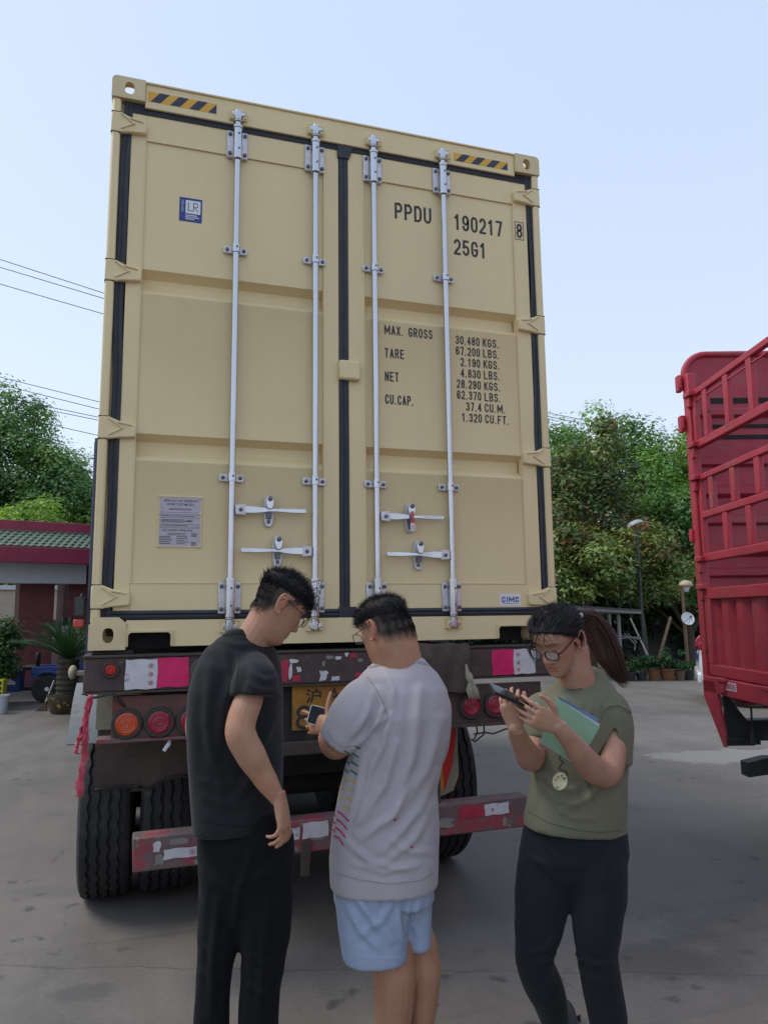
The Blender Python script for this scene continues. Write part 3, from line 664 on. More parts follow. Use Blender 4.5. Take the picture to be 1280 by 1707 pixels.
lr = MB(); X0, Z0 = a[0] + .012, a[1] + .014; hh = .048
lr.box(X0, X0 + .0035, PY - .0026, PY - .0018, Z0, Z0 + hh); lr.box(X0 + .0035, X0 + .026, PY - .0026, PY - .0018, Z0, Z0 + .0035)
lr.box(X0 + .026, X0 + .0295, PY - .0026, PY - .0018, Z0 + .004, Z0 + hh)
lr.tube([(X0 + .028, PY - .002, Z0 + hh - .002)] + [(X0 + .038 + .012 * math.sin(q), PY - .002, Z0 + hh - .0135 + .012 * math.cos(q)) for q in np.linspace(0, PI, 9)] + [(X0 + .028, PY - .002, Z0 + hh - .0255)], .0017, 5)
lr.tube([(X0 + .036, PY - .002, Z0 + hh - .026), (X0 + .050, PY - .002, Z0)], .0017, 5)
lr.build('sticker_lettering', 'ink', DL)
rotv = Matrix(((0, 0, -1, 0), (0, 1, 0, 0), (1, 0, 0, 0), (0, 0, 0, 1)))
ct = dp(-.857, 2.205); mbx = textmesh('CERTIFIED', ct[1], ct[1] + .066, -.0045, .0045, PY - .0022, xf=Matrix(((0, 0, -1, ct[0]), (0, 1, 0, 0), (1, 0, 0, 0), (0, 0, 0, 1))))
mbx.build('sticker_lettering', 'label_white', DL)
for i in range(3):
    a = dp(-.842, 2.188 - i * .010); MB().box(a[0], a[0] + (.058, .068, .045)[i], PY - .0019, PY - .0012, a[1], a[1] + .0045).build('sticker_line', 'label_white', DL)
# certificate plate of thin grey metal in a wire-thin cream frame
pl = sticker('data_plate', -.924, -.732, .484, .724, 'label_grey', DL, PY, .003, label='grey riveted data plate with fine dark lettering')
fr = MB(); a = dp(-.928, .480); b = dp(-.728, .728)
for x0, x1, z0, z1 in ((a[0], b[0], b[1] - .005, b[1]), (a[0], b[0], a[1], a[1] + .004), (a[0], a[0] + .004, a[1] + .004, b[1] - .005), (b[0] - .004, b[0], a[1] + .004, b[1] - .005)): fr.box(x0, x1, PY - .006, PY, z0, z1)
for xx in (a[0] + .004, b[0] - .004):
    for zz in (a[1] + .004, b[1] - .004, (a[1] + b[1]) / 2 + .04): fr.lathe([(.007, 0), (.006, -.006), (0, -.008)], (xx, PY - .003, zz), (0, 1, 0), 8)
fr.build('plate_frame', 'cream', DL)
yy = PY - .0036
for s_, x0, x1, z0, z1 in (('APPROVED FOR TRANSPORT', -.908, -.744, .700, .711), ('UNDER CUSTOMS SEAL', -.893, -.762, .683, .694), ('CSC SAFETY APPROVAL', -.910, -.766, .556, .567), ('CIMC', -.800, -.767, .604, .613)):
    txt(s_, x0, x1, z0, z1, 'ink', DL, 'plate_lettering', .01, yy)
ln_ = MB(); rr = random.Random(3)
def hline(x0, x1, z, h=.0016):
    a = dp(x0, z); b = dp(x1, z); ln_.box(a[0], b[0], yy, yy + .0006, a[1], a[1] + h)
for z in (.648, .638, .622, .590, .579, .573): hline(-.921, -.736, z, .0012)
for z in (.666, .6615): hline(-.88, -.775, z, .002)
for z in (.545, .538): hline(-.884, -.80, z, .0025)
for i in range(5): hline(-.921, -.866 + rr.uniform(-.008, .012), .530 - i * .0085, .003); hline(-.842, -.80 + rr.uniform(-.01, .02), .530 - i * .0085, .0028)
for i in range(3): hline(-.774, -.748, .545 - i * .006, .003); hline(-.774, -.752, .502 - i * .006, .003)
for z in (.630, .612, .606, .6, .585): hline(-.915, -.80 + rr.uniform(-.05, .04), z, .0026)
ln_.build('plate_lettering', 'ink', DL)
sticker('sticker', .858, .986, .188, .253, 'label_white', DR, DY, label='small white sticker with blue lettering low on the door')
a = dp(.870, .207); b = dp(.974, .237); strokes('CIMC', a[0], b[0], a[1], b[1], DY - .0018, .0065).build('sticker_lettering', 'blue_label', DR)
a = dp(.873, .200); b = dp(.971, .202); MB().box(a[0], b[0], DY - .0018, DY - .0012, a[1], a[1] + .002).build('sticker_lettering', 'blue_label', DR)
# slanted yellow and dark warning tape at both ends of the header
for x0, x1, z0, z1, flip in ((-1.043, -.698, 2.790, 2.846, 1), (.661, 1.010, 2.780, 2.829, 1)):
    zz0, zz1 = Z + z0, Z + z1; yb = .012
    MB().box(x0, x1, yb - .0012, yb, zz0, zz1).build('warning_tape', 'hazard_yellow', box20)
    st = MB(); w_ = (x1 - x0) / 7.0; sh = .045
    for i in range(4):
        b0 = x0 + .012 + i * 2 * w_ * .98
        poly = [(b0, zz0), (b0 + w_, zz0), (b0 + w_ + sh, zz1), (b0 + sh, zz1)]
        poly = [(min(p, x1), q) for p, q in poly]
        if poly[0][0] >= x1 - .002: continue
        if b0 + sh > x1: poly = [(b0, zz0), (x1, zz0), (x1, zz0 + (x1 - b0) / sh * (zz1 - zz0))]
        st.prism(poly, yb - .0019, yb - .0012)
    st.build('warning_stripe', 'hazard_navy', box20)
# ------------------------------------------------------------------ semi-trailer under the container
tr = thing('semi_trailer', (0, 3, 0), 'rusty container trailer with round tail lamps and black dual tyres carrying the cream container', 'trailer')
def T_(name, mb, m='rust_beam', smooth=None, bevel=.004, parent=None, **k): return mb.build(name, m, parent or tr, smooth, bevel, **k)
bt, bb = Z - .028, Z - .188
T_('rear_beam', MB().box(-1.232, 1.232, .0, .22, bb, bt - .006), bevel=.008)
T_('beam_cap', MB().box(-1.238, 1.238, -.008, .24, bt - .006, bt + .006), 'rust_plate', bevel=.003)
lip = MB().box(-1.235, 1.235, -.004, .02, bb - .008, bb); T_('beam_lip', lip, 'rust_plate', bevel=.002)
T_('twist_lock_pad', MB().box(-1.2, -1.02, .02, .2, bt + .006, Z - .002), 'chassis')
# retro-reflective tapes on the beam
def tape(x0, x1, z0, z1, m, y=0., rings=(), tilt=0.):
    n = 8; mb = MB(); vs = []
    for j in range(n + 1):
        for i in range(n + 1):
            x = x0 + (x1 - x0) * i / n; z = z0 + (z1 - z0) * j / n
            vs.append((x + .002 * math.sin(7 * j + x * 9) * (i in (0, n)), y - .003 - .0016 * noise.noise((x * 40, z * 60, 1.)) - .002 * (j % 3 == 0) * 0, z + tilt * (x - x0) + .002 * math.sin(5 * i + z * 9) * (j in (0, n))))
    mb.add(vs, [(j * (n + 1) + i, j * (n + 1) + i + 1, (j + 1) * (n + 1) + i + 1, (j + 1) * (n + 1) + i) for j in range(n) for i in range(n)])
    o = T_('reflective_tape', mb, m, 40, 0)
    if rings:
        k = MB()
        for x, z, r in rings:
            k.tube([(x + r * math.cos(a), y - .0058, z + r * .85 * math.sin(a) + tilt * (x - x0)) for a in np.linspace(0, 2 * PI, 13)], .0011, 4, caps=False)
            for dz in (-.004, .0, .004): k.box(x - r * .45, x + r * .45, y - .0064, y - .0056, z + dz - .0008 + tilt * (x - x0), z + dz + .0008 + tilt * (x - x0))
        T_('tape_print', k, 'print_red', bevel=0, parent=o)
    return o
tape(-1.053, -.912, Z - .180, Z - .045, 'tape_white', rings=[(-.940, Z - .074, .010), (-.940, Z - .114, .010), (-.940, Z - .152, .010)])
tape(-.911, -.770, Z - .175, Z - .040, 'tape_red')
tape(.800, .928, Z - .180, Z - .046, 'tape_red'); tape(.929, 1.06, Z - .178, Z - .046, 'tape_white', rings=[(.955, Z - .075, .009), (.955, Z - .118, .009), (.955, Z - .155, .009)])
# torn remains of old tape in the middle of the beam
rr = random.Random(11)
def scrap(x, z, w_, h_, m, y=-.0022):
    n = 11; pol = []
    for i in range(n):
        a = 2 * PI * i / n; q = rr.uniform(.6, 1.05); c, s_ = math.cos(a), math.sin(a); k = 1 / max(abs(c), abs(s_))
        pol.append((x + w_ / 2 * c * k * q, z + h_ / 2 * s_ * k * q))
    T_('tape_scrap', MB().prism(pol, y, y + .0016), m, bevel=0)
scrap(-.315, Z - .12, .05, .12, 'tape_red_old'); scrap(-.285, Z - .125, .022, .085, 'tape_white'); scrap(-.255, Z - .155, .05, .04, 'tape_red_old', -.0030)
scrap(-.268, Z - .075, .05, .022, 'tape_white', -.0030); scrap(-.245, Z - .115, .026, .028, 'tape_white', -.0036)
for x, z, w_, h_ in ((-.09, -.06, .05, .02), (-.045, -.065, .04, .02), (-.12, -.15, .05, .05), (-.06, -.165, .06, .025), (-.12, -.09, .02, .03), (.0, -.05, .03, .02), (.07, -.08, .03, .02), (.12, -.13, .04, .05), (.13, -.165, .03, .014), (.2, -.12, .03, .03)):
    scrap(x, Z + z, w_, h_, rr.choice(['tape_white', 'cable_grey', 'tape_white']))
for x, z in ((.03, -.055), (.06, -.15), (.24, -.1), (.65, -.1), (-.62, -.1), (.55, -.07)): scrap(x, Z + z, .05, .03, 'tape_red_old')
# folded tarpaulin end hung over the beam, right of the man in grey
fb = MB(); n = 14; rings = []
for i, (z, y) in enumerate(((bt + .022, .12), (bt + .024, .02), (bt + .012, -.02), (bt - .03, -.026), (bt - .055, -.032), (bt - .10, -.026), (bt - .19, -.028), (bt - .23, -.022))):
    rings.append([(.36 + .30 * q / n, y - .006 * math.sin(q * 1.3 + i) - .004 * math.sin(q * .6), z + .004 * math.sin(q * .9)) for q in range(n + 1)] + [(.36 + .30 * q / n, y + .012, z + .004 * math.sin(q * .9)) for q in range(n, -1, -1)])
fold = thing('folded_tarpaulin', (.5, 0, bt), 'dark folded tarpaulin end hanging over the trailer beam behind the man in grey', 'tarpaulin')
fb.loft(rings).build('cloth', 'rust_plate', fold, 50)
# small red lamp left on the beam
def lamp(x, z, rl, rr_, m, y=0., parts=True):
    o = T_('tail_lamp', MB().lathe([(rr_, .0), (rr_, -.012), (rr_ * .93, -.020), (rl * 1.03, -.020), (rl * 1.0, -.012)], (x, y, z), (0, 1, 0), 28), 'lamp_rubber', 40, 0)
    pr = [(rl, -.010)]
    for k in range(5):
        q = 1 - k / 5; pr += [(rl * q * .98, -.016 - .0012 * (k % 2)), (rl * q * .86, -.018), (rl * (q - .16), -.0155)]
    pr = [(max(a, .0005), b) for a, b in pr]; pr.append((0.0004, -.017))
    T_('lamp_lens', MB().lathe(pr, (x, y, z), (0, 1, 0), 28), m, 60, 0, parent=o)
    return o
o = lamp(-1.116, Z - .087, .026, .038, 'lens_small'); o['label'] = 'small round red marker lamp'
PYL = .03
T_('lamp_panel', MB().box(-1.105, -.44, PYL, PYL + .012, Z - .405, Z - .225).box(-1.105, -.44, PYL + .0, PYL + .06, Z - .230, Z - .212), 'rust_panel', bevel=.003)
T_('panel_ledge', MB().prism([(-1.17, Z - .420), (-1.165, Z - .398), (-1.06, Z - .398), (-.96, Z - .405), (-.44, Z - .404), (-.44, Z - .418), (-1.0, Z - .419)], PYL - .012, PYL + .10), 'bar_red', bevel=.003)
T_('lamp_panel', MB().box(.46, 1.105, PYL, PYL + .012, Z - .425, Z - .225).box(.46, 1.105, PYL - .004, PYL + .05, Z - .445, Z - .425), 'rust_beam', bevel=.003)
for x, m in ((-1.040, 'lens_orange'), (-.896, 'lens_red'), (-.752, 'lens_red'), (.683, 'lens_red'), (.824, 'lens_red'), (.966, 'lens_orange')):
    lamp(x, Z - .336, .0525, .070, m, PYL)
# number plate carrier in the middle with its yellow plate
T_('plate_carrier', MB().box(-.44, .46, .05, .07, Z - .48, Z - .20), 'chassis', bevel=0)
T_('cross_channel', MB().box(-.46, .48, .03, .16, Z - .53, Z - .465), 'rust_plate', bevel=.006)
pl = T_('number_plate', MB().box(-.272, .090, .030, .034, Z - .412, Z - .196), 'plate_yellow', bevel=.002)
tz = .0290
textmesh('沪', -.205, -.125, Z - .283, Z - .214, tz, bold=.02).build('plate_character', 'ink', pl)
textmesh('A', -.085, -.03, Z - .280, Z - .214, tz, bold=.01).build('plate_character', 'ink', pl)
textmesh('挂', -.01, .055, Z - .283, Z - .214, tz, bold=.02).build('plate_character', 'ink', pl)
d8 = MB()
for zz, r in ((Z - .325, .028), (Z - .373, .031)): d8.tube([(-.212 + r * 1.1 * math.cos(a), .0295, zz + r * .88 * math.sin(a)) for a in np.linspace(0, 2 * PI, 21)], .0085, 6, caps=False, flat=.25, up=(0, 1, 0))
d8.build('plate_digit', 'ink', pl, 60)
d8b = MB()
for x in (-.04, .045):
    d8b.tube([(x + .034 * math.cos(a), .0295, Z - .345 + .05 * math.sin(a)) for a in np.linspace(0, 2 * PI, 21)], .0085, 6, caps=False, flat=.25, up=(0, 1, 0))
d8b.build('plate_digit', 'ink', pl, 60)
# splash plate in front of the left tyres, lower edge torn
pol = [(-1.178, 1.245), (-.42, 1.245), (-.42, .775), (-.50, .800), (-.58, .772), (-.63, .730), (-.70, .775), (-.78, .792), (-.86, .775), (-.93, .738), (-1.02, .742), (-.97, .756), (-1.05, .760), (-1.185, .752)]
T_('splash_plate', MB().prism(pol, .36, .368), 'rust_plate', bevel=0)
edge = MB().tube([(a, .352, b + .012) for a, b in pol[2:]], [.012] * (len(pol) - 2), 6, flat=.6); T_('splash_plate_rim', edge, 'chassis', 60, 0)
T_('beige_gusset', MB().box(-1.19, -.98, .30, .312, 1.055, 1.245), 'beige_flap', bevel=.003)
# mudguards round the outer tyres
AX = -.13; R_T = .53
def arc(x0, x1, a0, a1, r, th, yc=1.22, n=14):
    mb = MB(); rings = []
    for a in np.linspace(a0, a1, n):
        c, s_ = math.cos(a), math.sin(a)
        rings.append([(x0, yc - r * c, .53 + r * s_), (x1, yc - r * c, .53 + r * s_), (x1, yc - (r + th) * c, .53 + (r + th) * s_), (x0, yc - (r + th) * c, .53 + (r + th) * s_)])
    return mb.loft(rings)
T_('mudguard', arc(-1.345, -1.18, .62, 1.35, .70, .012), 'grey_plastic', 40, 0)
T_('side_lamp', MB().ell((-1.318, .47, 1.325), (.022, .05, .036), 14, 8).box(-1.32, -1.22, .45, .5, 1.31, 1.33), 'beige_flap', 50, 0)
# chassis rails and cross members, seen as the dark mass under the box
ch = MB()
for x in (-.48, .48):
    ch.box(x - .07, x + .07, .23, 7.4, 1.38, 1.40); ch.box(x - .07, x + .07, .23, 7.4, .98, 1.0); ch.box(x - .006, x + .006, .23, 7.4, 1.0, 1.38)
T_('chassis_rail', ch, 'chassis', bevel=0)
for y in (1.9, 3.1, 4.4, 5.8, 7.2): T_('cross_member', MB().box(-1.18, 1.18, y, y + .1, 1.22, 1.40), 'chassis', bevel=0)
T_('axle_box', MB().box(-.40, .40, .55, .75, .72, 1.20), 'chassis', bevel=0)
T_('back_sheet', MB().box(-1.1, 1.1, 2.0, 2.02, .75, 1.24), 'chassis', bevel=0)
for x in (-1, 1):
    T_('landing_leg', MB().box(x * .9 - .07, x * .9 + .07, 6.4, 6.54, .03, 1.3).box(x * .9 - .14, x * .9 + .14, 6.32, 6.62, 0, .03), 'chassis')
def tyre_mesh():
    """lorry tyre about the x axis, with zig-zag grooves cut round the tread"""
    n = 144; w2 = .14; prof = []
    gx = (-.078, -.026, .026, .078)
    prof = [(-.115, .29, 0), (-.135, .36, 0), (-.142, .43, 0), (-.138, .485, 0), (-.124, .515, 0)]
    for g in gx: prof += [(g - .0085, .528, 1), (g - .006, .514, 1), (g + .006, .514, 1), (g + .0085, .528, 1)]
    prof += [(.124, .515, 0), (.138, .485, 0), (.142, .43, 0), (.135, .36, 0), (.115, .29, 0)]
    prof.insert(5, (-.108, .525, 0)); prof.insert(-5, (.108, .525, 0))
    mb = MB(); m = len(prof); vs = []; fs = []
    for i in range(n):
        a = 2 * PI * i / n; zig = .0042 * (1 if (i // 2) % 2 else -1)
        for x, r, g in prof:
            xx = x + (zig if g else 0); rr_ = r - (.004 if (abs(x) > .13 and i % 4 == 0) else 0)
            vs.append((xx, rr_ * math.cos(a), rr_ * math.sin(a)))
    for i in range(n):
        for j in range(m - 1): k = (i + 1) % n; fs.append((i * m + j, i * m + j + 1, k * m + j + 1, k * m + j))
    mb.add(vs, fs)
    return mb.mesh('tyre', 28)
TY = tyre_mesh()
RM = MB().lathe([(.292, -.11), (.295, -.08), (.26, -.07), (.25, .0), (.18, .02), (.10, .02), (.09, -.06), (0.001, -.06)], (0, 0, 0), (1, 0, 0), 32).mesh('rim', 40)
TY.materials.append(MAT['tyre']); RM.materials.append(MAT['rim'])
for yc in (1.22, 2.52, 3.82):
    T_('axle', MB().cyl((-1.0 + AX, yc, .53), (1.0 + AX, yc, .53), .065, 12), 'chassis', 50, 0)
    for x in (-1.018, -.698, .698, 1.018):
        wh = bpy.data.objects.new('wheel', RM); col.objects.link(wh); wh.location = (x + AX, yc, .5285); child(wh, tr); wh.rotation_euler = (yc * 1.7 + x, 0, 0 if x < 0 else PI)
        ty_ = bpy.data.objects.new('tyre', TY); col.objects.link(ty_); ty_.parent = wh
# under-run bar with its brackets and tape
ur = T_('under_run_bar', MB().prism([(-.998, .618), (.985, .640), (.985, .486), (-.992, .470)], -.01, .10), 'bar_red', bevel=.008)
def tape_u(x0, x1, dz0, dz1, m, rings=()):
    f = lambda x: .618 + (x + .998) * (.022 / 1.983)
    return tape(x0, x1, f(x0) + dz0, f(x0) + dz1, m, -.011, rings, .011)
tape_u(-.86, -.68, -.105, -.062, 'tape_white', [(-.735, .618 - .082, .013)]); tape_u(-.679, -.58, -.105, -.050, 'tape_red')
tape_u(-.225, -.10, -.085, -.012, 'tape_white'); tape_u(-.33, -.24, -.085, -.03, 'tape_white')
tape_u(.585, .725, -.075, -.018, 'tape_red_old'); tape_u(.727, .865, -.075, -.018, 'tape_white', [(.77, .59, .007)])
for x, z, w_, h_ in ((-.88, .515, .05, .05), (-.89, .575, .04, .05), (-.80, .585, .10, .03), (-.70, .49, .06, .02), (.84, .525, .03, .05), (.50, .545, .12, .05), (.40, .56, .06, .05), (-.15, .545, .08, .03), (-.28, .50, .09, .03)):
    scrap(x, z, w_, h_, rr.choice(['cable_grey', 'tape_white', 'cable_grey']), -.0128)
for x in (-.45, .45): T_('bar_bracket', MB().box(x - .05, x + .05, .02, .09, .60, 1.05), 'rust_plate')
T_('bar_strap', MB().prism([(-.238, .375), (-.232, .535), (-.182, .535), (-.196, .372)], -.022, -.014), 'rust_plate', bevel=.002)
# hanging wires below the lamp panels
wr = MB(); rr2 = random.Random(5)
for k in range(7):
    x0 = -.70 + rr2.uniform(-.12, .10); x1 = -.5 + rr2.uniform(-.1, .1); sag = rr2.uniform(.03, .10); y = .08 + rr2.uniform(0, .05); z = Z - .412
    wr.tube([(x0 + (x1 - x0) * q + .012 * math.sin(9 * q + k), y, z - sag * 4 * q * (1 - q) - .008 * math.sin(7 * q + k)) for q in np.linspace(0, 1, 14)], .0018, 4)
T_('loose_wire', wr, 'cable_grey', 60, 0)
wr = MB().tube([(-.843, .05, Z - .415), (-.85, .045, Z - .44), (-.872, .04, Z - .47)], [.004, .011, .009], 8); T_('wire_plug', wr, 'label_white', 50, 0)
wr = MB().tube([(-.66, .10, Z - .47), (-.64, .09, Z - .495), (-.655, .09, Z - .515)], [.006, .010, .008], 8); T_('wire_plug', wr, 'cable_grey', 50, 0)
wr = MB(); zr = Z - .445
for pts in ([(.745, .10, zr), (.74, .08, zr - .04), (.715, .07, zr - .075)], [(.715, .07, zr - .045), (.78, .07, zr - .04), (.83, .07, zr - .05), (.90, .07, zr - .03), (1.0, .07, zr - .02)], [(.79, .10, zr), (.78, .08, zr - .05), (.72, .07, zr - .085), (.70, .07, zr - .07)]):
    wr.tube(pts, .0045, 6)
T_('loose_wire', wr, 'cable', 60, 0)
wr = MB().tube([(-1.225, -.004, bb - .002), (-1.18, -.02, bb - .02), (-1.10, -.016, bb - .006), (-1.07, .02, bb - .05), (-1.02, .05, bb - .10), (-.98, .06, bb - .12)], .006, 6)
T_('loose_wire', wr, 'cable', 60, 0)
# right mudflap: dusty sheet with a painted arrow, and the tied end beside it
mf = T_('mudflap', MB().prism([(.34, 1.19), (.762, 1.19), (.762, .68), (.73, .60), (.66, .575), (.55, .59), (.42, .62), (.34, .64)], .40, .412), 'beige_flap', bevel=.003)
a = MB().prism([(.735, 1.00), (.750, 1.06), (.748, .90), (.725, .75), (.672, .605), (.660, .86), (.70, .94)], .3965, .3995); a.build('flap_paint', 'flap_red', mf)
MB().prism([(.657, .84), (.668, .605), (.60, .65), (.52, .74), (.58, .84)], .3965, .3995).build('flap_paint', 'flap_orange', mf)
rp = thing('rope_end', (.64, -.02, 1.25), 'grey knotted rope end hanging from the trailer beam beside the right tail lamps', 'rope')
mb = MB().tube([(.632, -.022, bt - .05), (.640, -.03, bt - .12), (.650, -.035, bt - .15), (.657, -.035, bt - .175)], [.008, .010, .022, .018], 8)
for k in range(5): mb.tube([(.655, -.036, bt - .17), (.655 + .012 * (k - 2) + .01, -.036 - .004 * (k % 2), bt - .22), (.66 + .014 * (k - 2) + .018, -.036, bt - .265)], [.010, .011, .003], 6)
mb.build('rope', 'truck_black' if False else 'beige_flap', rp, 50)
MB().tube([(.632, -.02, bt - .06), (.626, .2, bt - .4), (.63, .38, bt - .75)], .006, 6).build('rope', 'beige_flap', rp, 60)
# torn red plastic strap knotted to the left end of the beam
st = thing('red_strap', (-1.22, -.02, bb), 'torn red plastic strap hanging in a loop from the left end of the trailer beam', 'strap')
rr3 = random.Random(9)
def strand(pts, w0, w1, ph):
    P = [np.array(p) for p in pts]; n = 26; m = len(P) - 1; Q = []
    for i in range(n):
        s_ = i / (n - 1) * m; k = min(int(s_), m - 1); f_ = s_ - k; Q.append(P[k] * (1 - f_) + P[k + 1] * f_ + np.array([.003 * math.sin(i * 1.3 + ph), .004 * math.sin(i * .9 + ph), 0]))
    mb = MB(); rings = []
    for i, p in enumerate(Q):
        s_ = i / (n - 1); w_ = (w0 + (w1 - w0) * s_) * (1 + .25 * math.sin(i * 1.7 + ph)); tw = .5 * math.sin(i * .5 + ph)
        e1 = np.array((math.cos(tw), math.sin(tw), 0)); e2 = np.array((-math.sin(tw), math.cos(tw), 0))
        rings.append([p - e1 * w_ / 2 - e2 * .001, p - e1 * w_ * .12 - e2 * .005, p + e1 * w_ * .2 - e2 * .001, p + e1 * w_ / 2 - e2 * .004, p + e1 * w_ / 2 - e2 * .002, p + e1 * w_ * .2 + e2 * .002, p - e1 * w_ * .12 - e2 * .002, p - e1 * w_ / 2 + e2 * .001])
    mb.loft(rings).build('strap_strand', 'ribbon', st, 50)
X = lambda px, py, y=-.025: tuple(CAM + (CF + CR * ((px - 640) / FPX) - CU * ((py - 853.5) / FPX)) * ((y - CAM[1]) / (CF + CR * ((px - 640) / FPX) - CU * ((py - 853.5) / FPX))[1]))
strand([X(151, 1163), X(147, 1190), X(140, 1225), X(130, 1240), X(126, 1254), X(136, 1258), X(143, 1240), X(146, 1205), X(151, 1168)], .018, .018, 0)
strand([X(149, 1166), X(144, 1200), X(143, 1225), X(141, 1265), X(136, 1290), X(132, 1328)], .018, .034, 1.3)
strand([X(148, 1166), X(141, 1205), X(132, 1230), X(128, 1246)], .022, .016, 2.2)
MB().ell(X(151, 1163), (.014, .012, .014), 10, 8).build('strap_knot', 'ribbon', st, 60)
# ------------------------------------------------------------------ red stake lorry on the right (laid out in yard axes: u right, v ahead)
rt = thing('stake_truck', uv(3.7, 4.2, 0), 'red high-sided stake truck with barred side gates at the right edge of the yard', 'truck')
def R_(name, mb, m='red_truck', bevel=.005, smooth=None, parent=None): return mb.build(name, m, parent or rt, smooth, bevel, xf=YARD)
u0, u1, v0, v1 = 2.52, 4.95, 1.0, 6.0
ew = []
for a in np.linspace(PI, PI / 2, 9): ew.append((2.55 + .20 + .20 * math.cos(a), 3.56 + .20 * math.sin(a)))
for a in np.linspace(PI / 2, 0, 9): ew.append((4.95 - .20 + .20 * math.cos(a), 3.56 + .20 * math.sin(a)))
ew += [(4.95, 1.06), (2.55, 1.06)]
R_('end_wall', MB().prism(ew, v1 + .02, v1 + .05), 'red_truck_dark', 0)
tb = [(a, v1 + .02, b) for a, b in ew[:18]]
R_('end_wall_rim', MB().tube(tb, .028, 8), 'red_truck', 0, 50)
for z0, z1, dark in ((3.33, 3.375, 1), (3.115, 3.145, 1), (3.02, 3.055, 1), (2.55, 2.60, 0), (2.06, 2.10, 0), (1.72, 1.76, 0)):
    if dark: R_('slot', MB().box(2.70, 4.80, v1 + .012, v1 + .019, z0, z1), 'opening_shade', 0)  # solid black bar, its colour painting the shade of an open slot
    else: R_('pressed_rib', MB().prism([(v1 + .02, z0 - .03), (v1 - .025, z0), (v1 - .025, z1), (v1 + .02, z1 + .03)], 2.62, 4.85, 'yz'), 'red_truck_dark', .004)
for z in (3.24, 2.82, 2.33, 1.9): R_('pressed_rib', MB().prism([(v1 + .02, z - .04), (v1 - .02, z - .02), (v1 - .02, z + .03), (v1 + .02, z + .05)], 2.62, 4.85, 'yz'), 'red_truck_dark', .004)
R_('corner_post', MB().box(2.525, 2.60, v1 - .10, v1 + .0, 1.06, 3.56), 'red_truck', .01)
for z in (3.50, 3.15): R_('gate_lug', MB().box(2.485, 2.525, v1 - .02, v1 + .05, z - .07, z + .07).box(2.49, 2.51, v1 - .04, v1 - .02, z - .05, z + .05), 'red_truck', .006)
R_('gate_lug', MB().box(2.505, 2.525, v1 - .03, v1 + .03, 2.16, 2.26), 'red_truck', .005)
# two barred gates and a closed lower board along the near side
def gate(name, zt, zb, mid, vs_, m='red_truck'):
    g = R_(name, MB().box(2.545, 2.59, v0, v1 - .16, zt - .05, zt), m, .008)
    R_('gate_rail', MB().box(2.54, 2.595, v0, v1 - .16, zb, zb + .065), m, .008, parent=g)
    for z in mid: R_('gate_rail', MB().box(2.545, 2.59, v0, v1 - .16, z, z + .055), m, .008, parent=g)
    zz = sorted([zb] + list(mid) + [zt - .05])
    R_('gate_stile', MB().box(2.545, 2.59, v1 - .16, v1 - .11, zb, zt), m, .008, parent=g)
    for k in range(len(zz) - 1):
        off = .0 if k == len(zz) - 2 else .13
        v = v1 - .33 - off * 1.5
        while v > v0 + .1:
            R_('gate_bar', MB().box(2.548, 2.587, v - .035, v + .035, zz[k] + .055 + (.01 if k == 0 else 0), zz[k + 1]), m, .006, parent=g); v -= .36
    return g
g = gate('side_gate', 3.395, 2.905, (), None); g['label'] = 'upper barred side gate'
R_('gate_rod', MB().cyl((2.562, v0, 3.30), (2.562, v1 - .16, 3.30), .008, 6), 'red_truck', 0, 60, parent=g)
g = gate('side_gate', 2.69, 1.985, (2.33,), None); g['label'] = 'middle barred side gate of two bays'
lb = R_('side_board', MB().box(2.535, 2.595, v0, v1 - .11, 1.69, 1.775).box(2.535, 2.595, v0, v1 - .11, 1.10, 1.185).box(2.535, 2.60, v1 - .20, v1 - .105, 1.185, 1.69), 'red_truck', .006)
vs = []; n = 0; v = v0
prof = []
while v < v1 - .2: prof += [(v, 0), (v + .05, 0), (v + .085, .045), (v + .15, .045), (v + .185, 0)]; v += .23
vs = [(2.562 + d, vv, 1.185) for vv, d in prof] + [(2.562 + d, vv, 1.69) for vv, d in prof]; n = len(prof)
R_('corrugated_sheet', MB().add(vs, [(i, i + 1, n + i + 1, n + i) for i in range(n - 1)]), 'red_truck_dark', 0, parent=lb)
R_('bed_beam', MB().box(2.52, 2.62, v0, v1 - .02, .965, 1.092), 'red_truck', .008)
R_('bed_floor', MB().box(2.62, 4.9, v0, v1, 1.03, 1.06), 'truck_black', 0)
for v in (5.62, 4.95, 4.3): R_('board_latch', MB().box(2.49, 2.52, v - .07, v + .07, 1.07, 1.10).box(2.50, 2.52, v - .03, v + .05, .99, 1.07), 'red_truck', .006)
lbx = R_('maker_label', MB().box(2.516, 2.5195, 5.42, 5.62, 1.015, 1.075), 'tape_white', .0)
k = MB()
for i in range(9): k.box(2.5152, 2.516, 5.44 + i * .019, 5.452 + i * .019, 1.025, 1.066)
k.build('label_print', 'print_red', lbx, xf=YARD)
for zc, vv in ((3.36, v1 - .10), (2.93, v1 - .12), (2.66, v1 - .10), (2.0, v1 - .10), (1.78, v1 - .09)):
    R_('gate_hinge', MB().box(2.50, 2.545, vv - .07, vv + .05, zc - .012, zc + .03).box(2.515, 2.545, vv - .03, vv + .02, zc - .10, zc - .012), 'red_truck', .006)
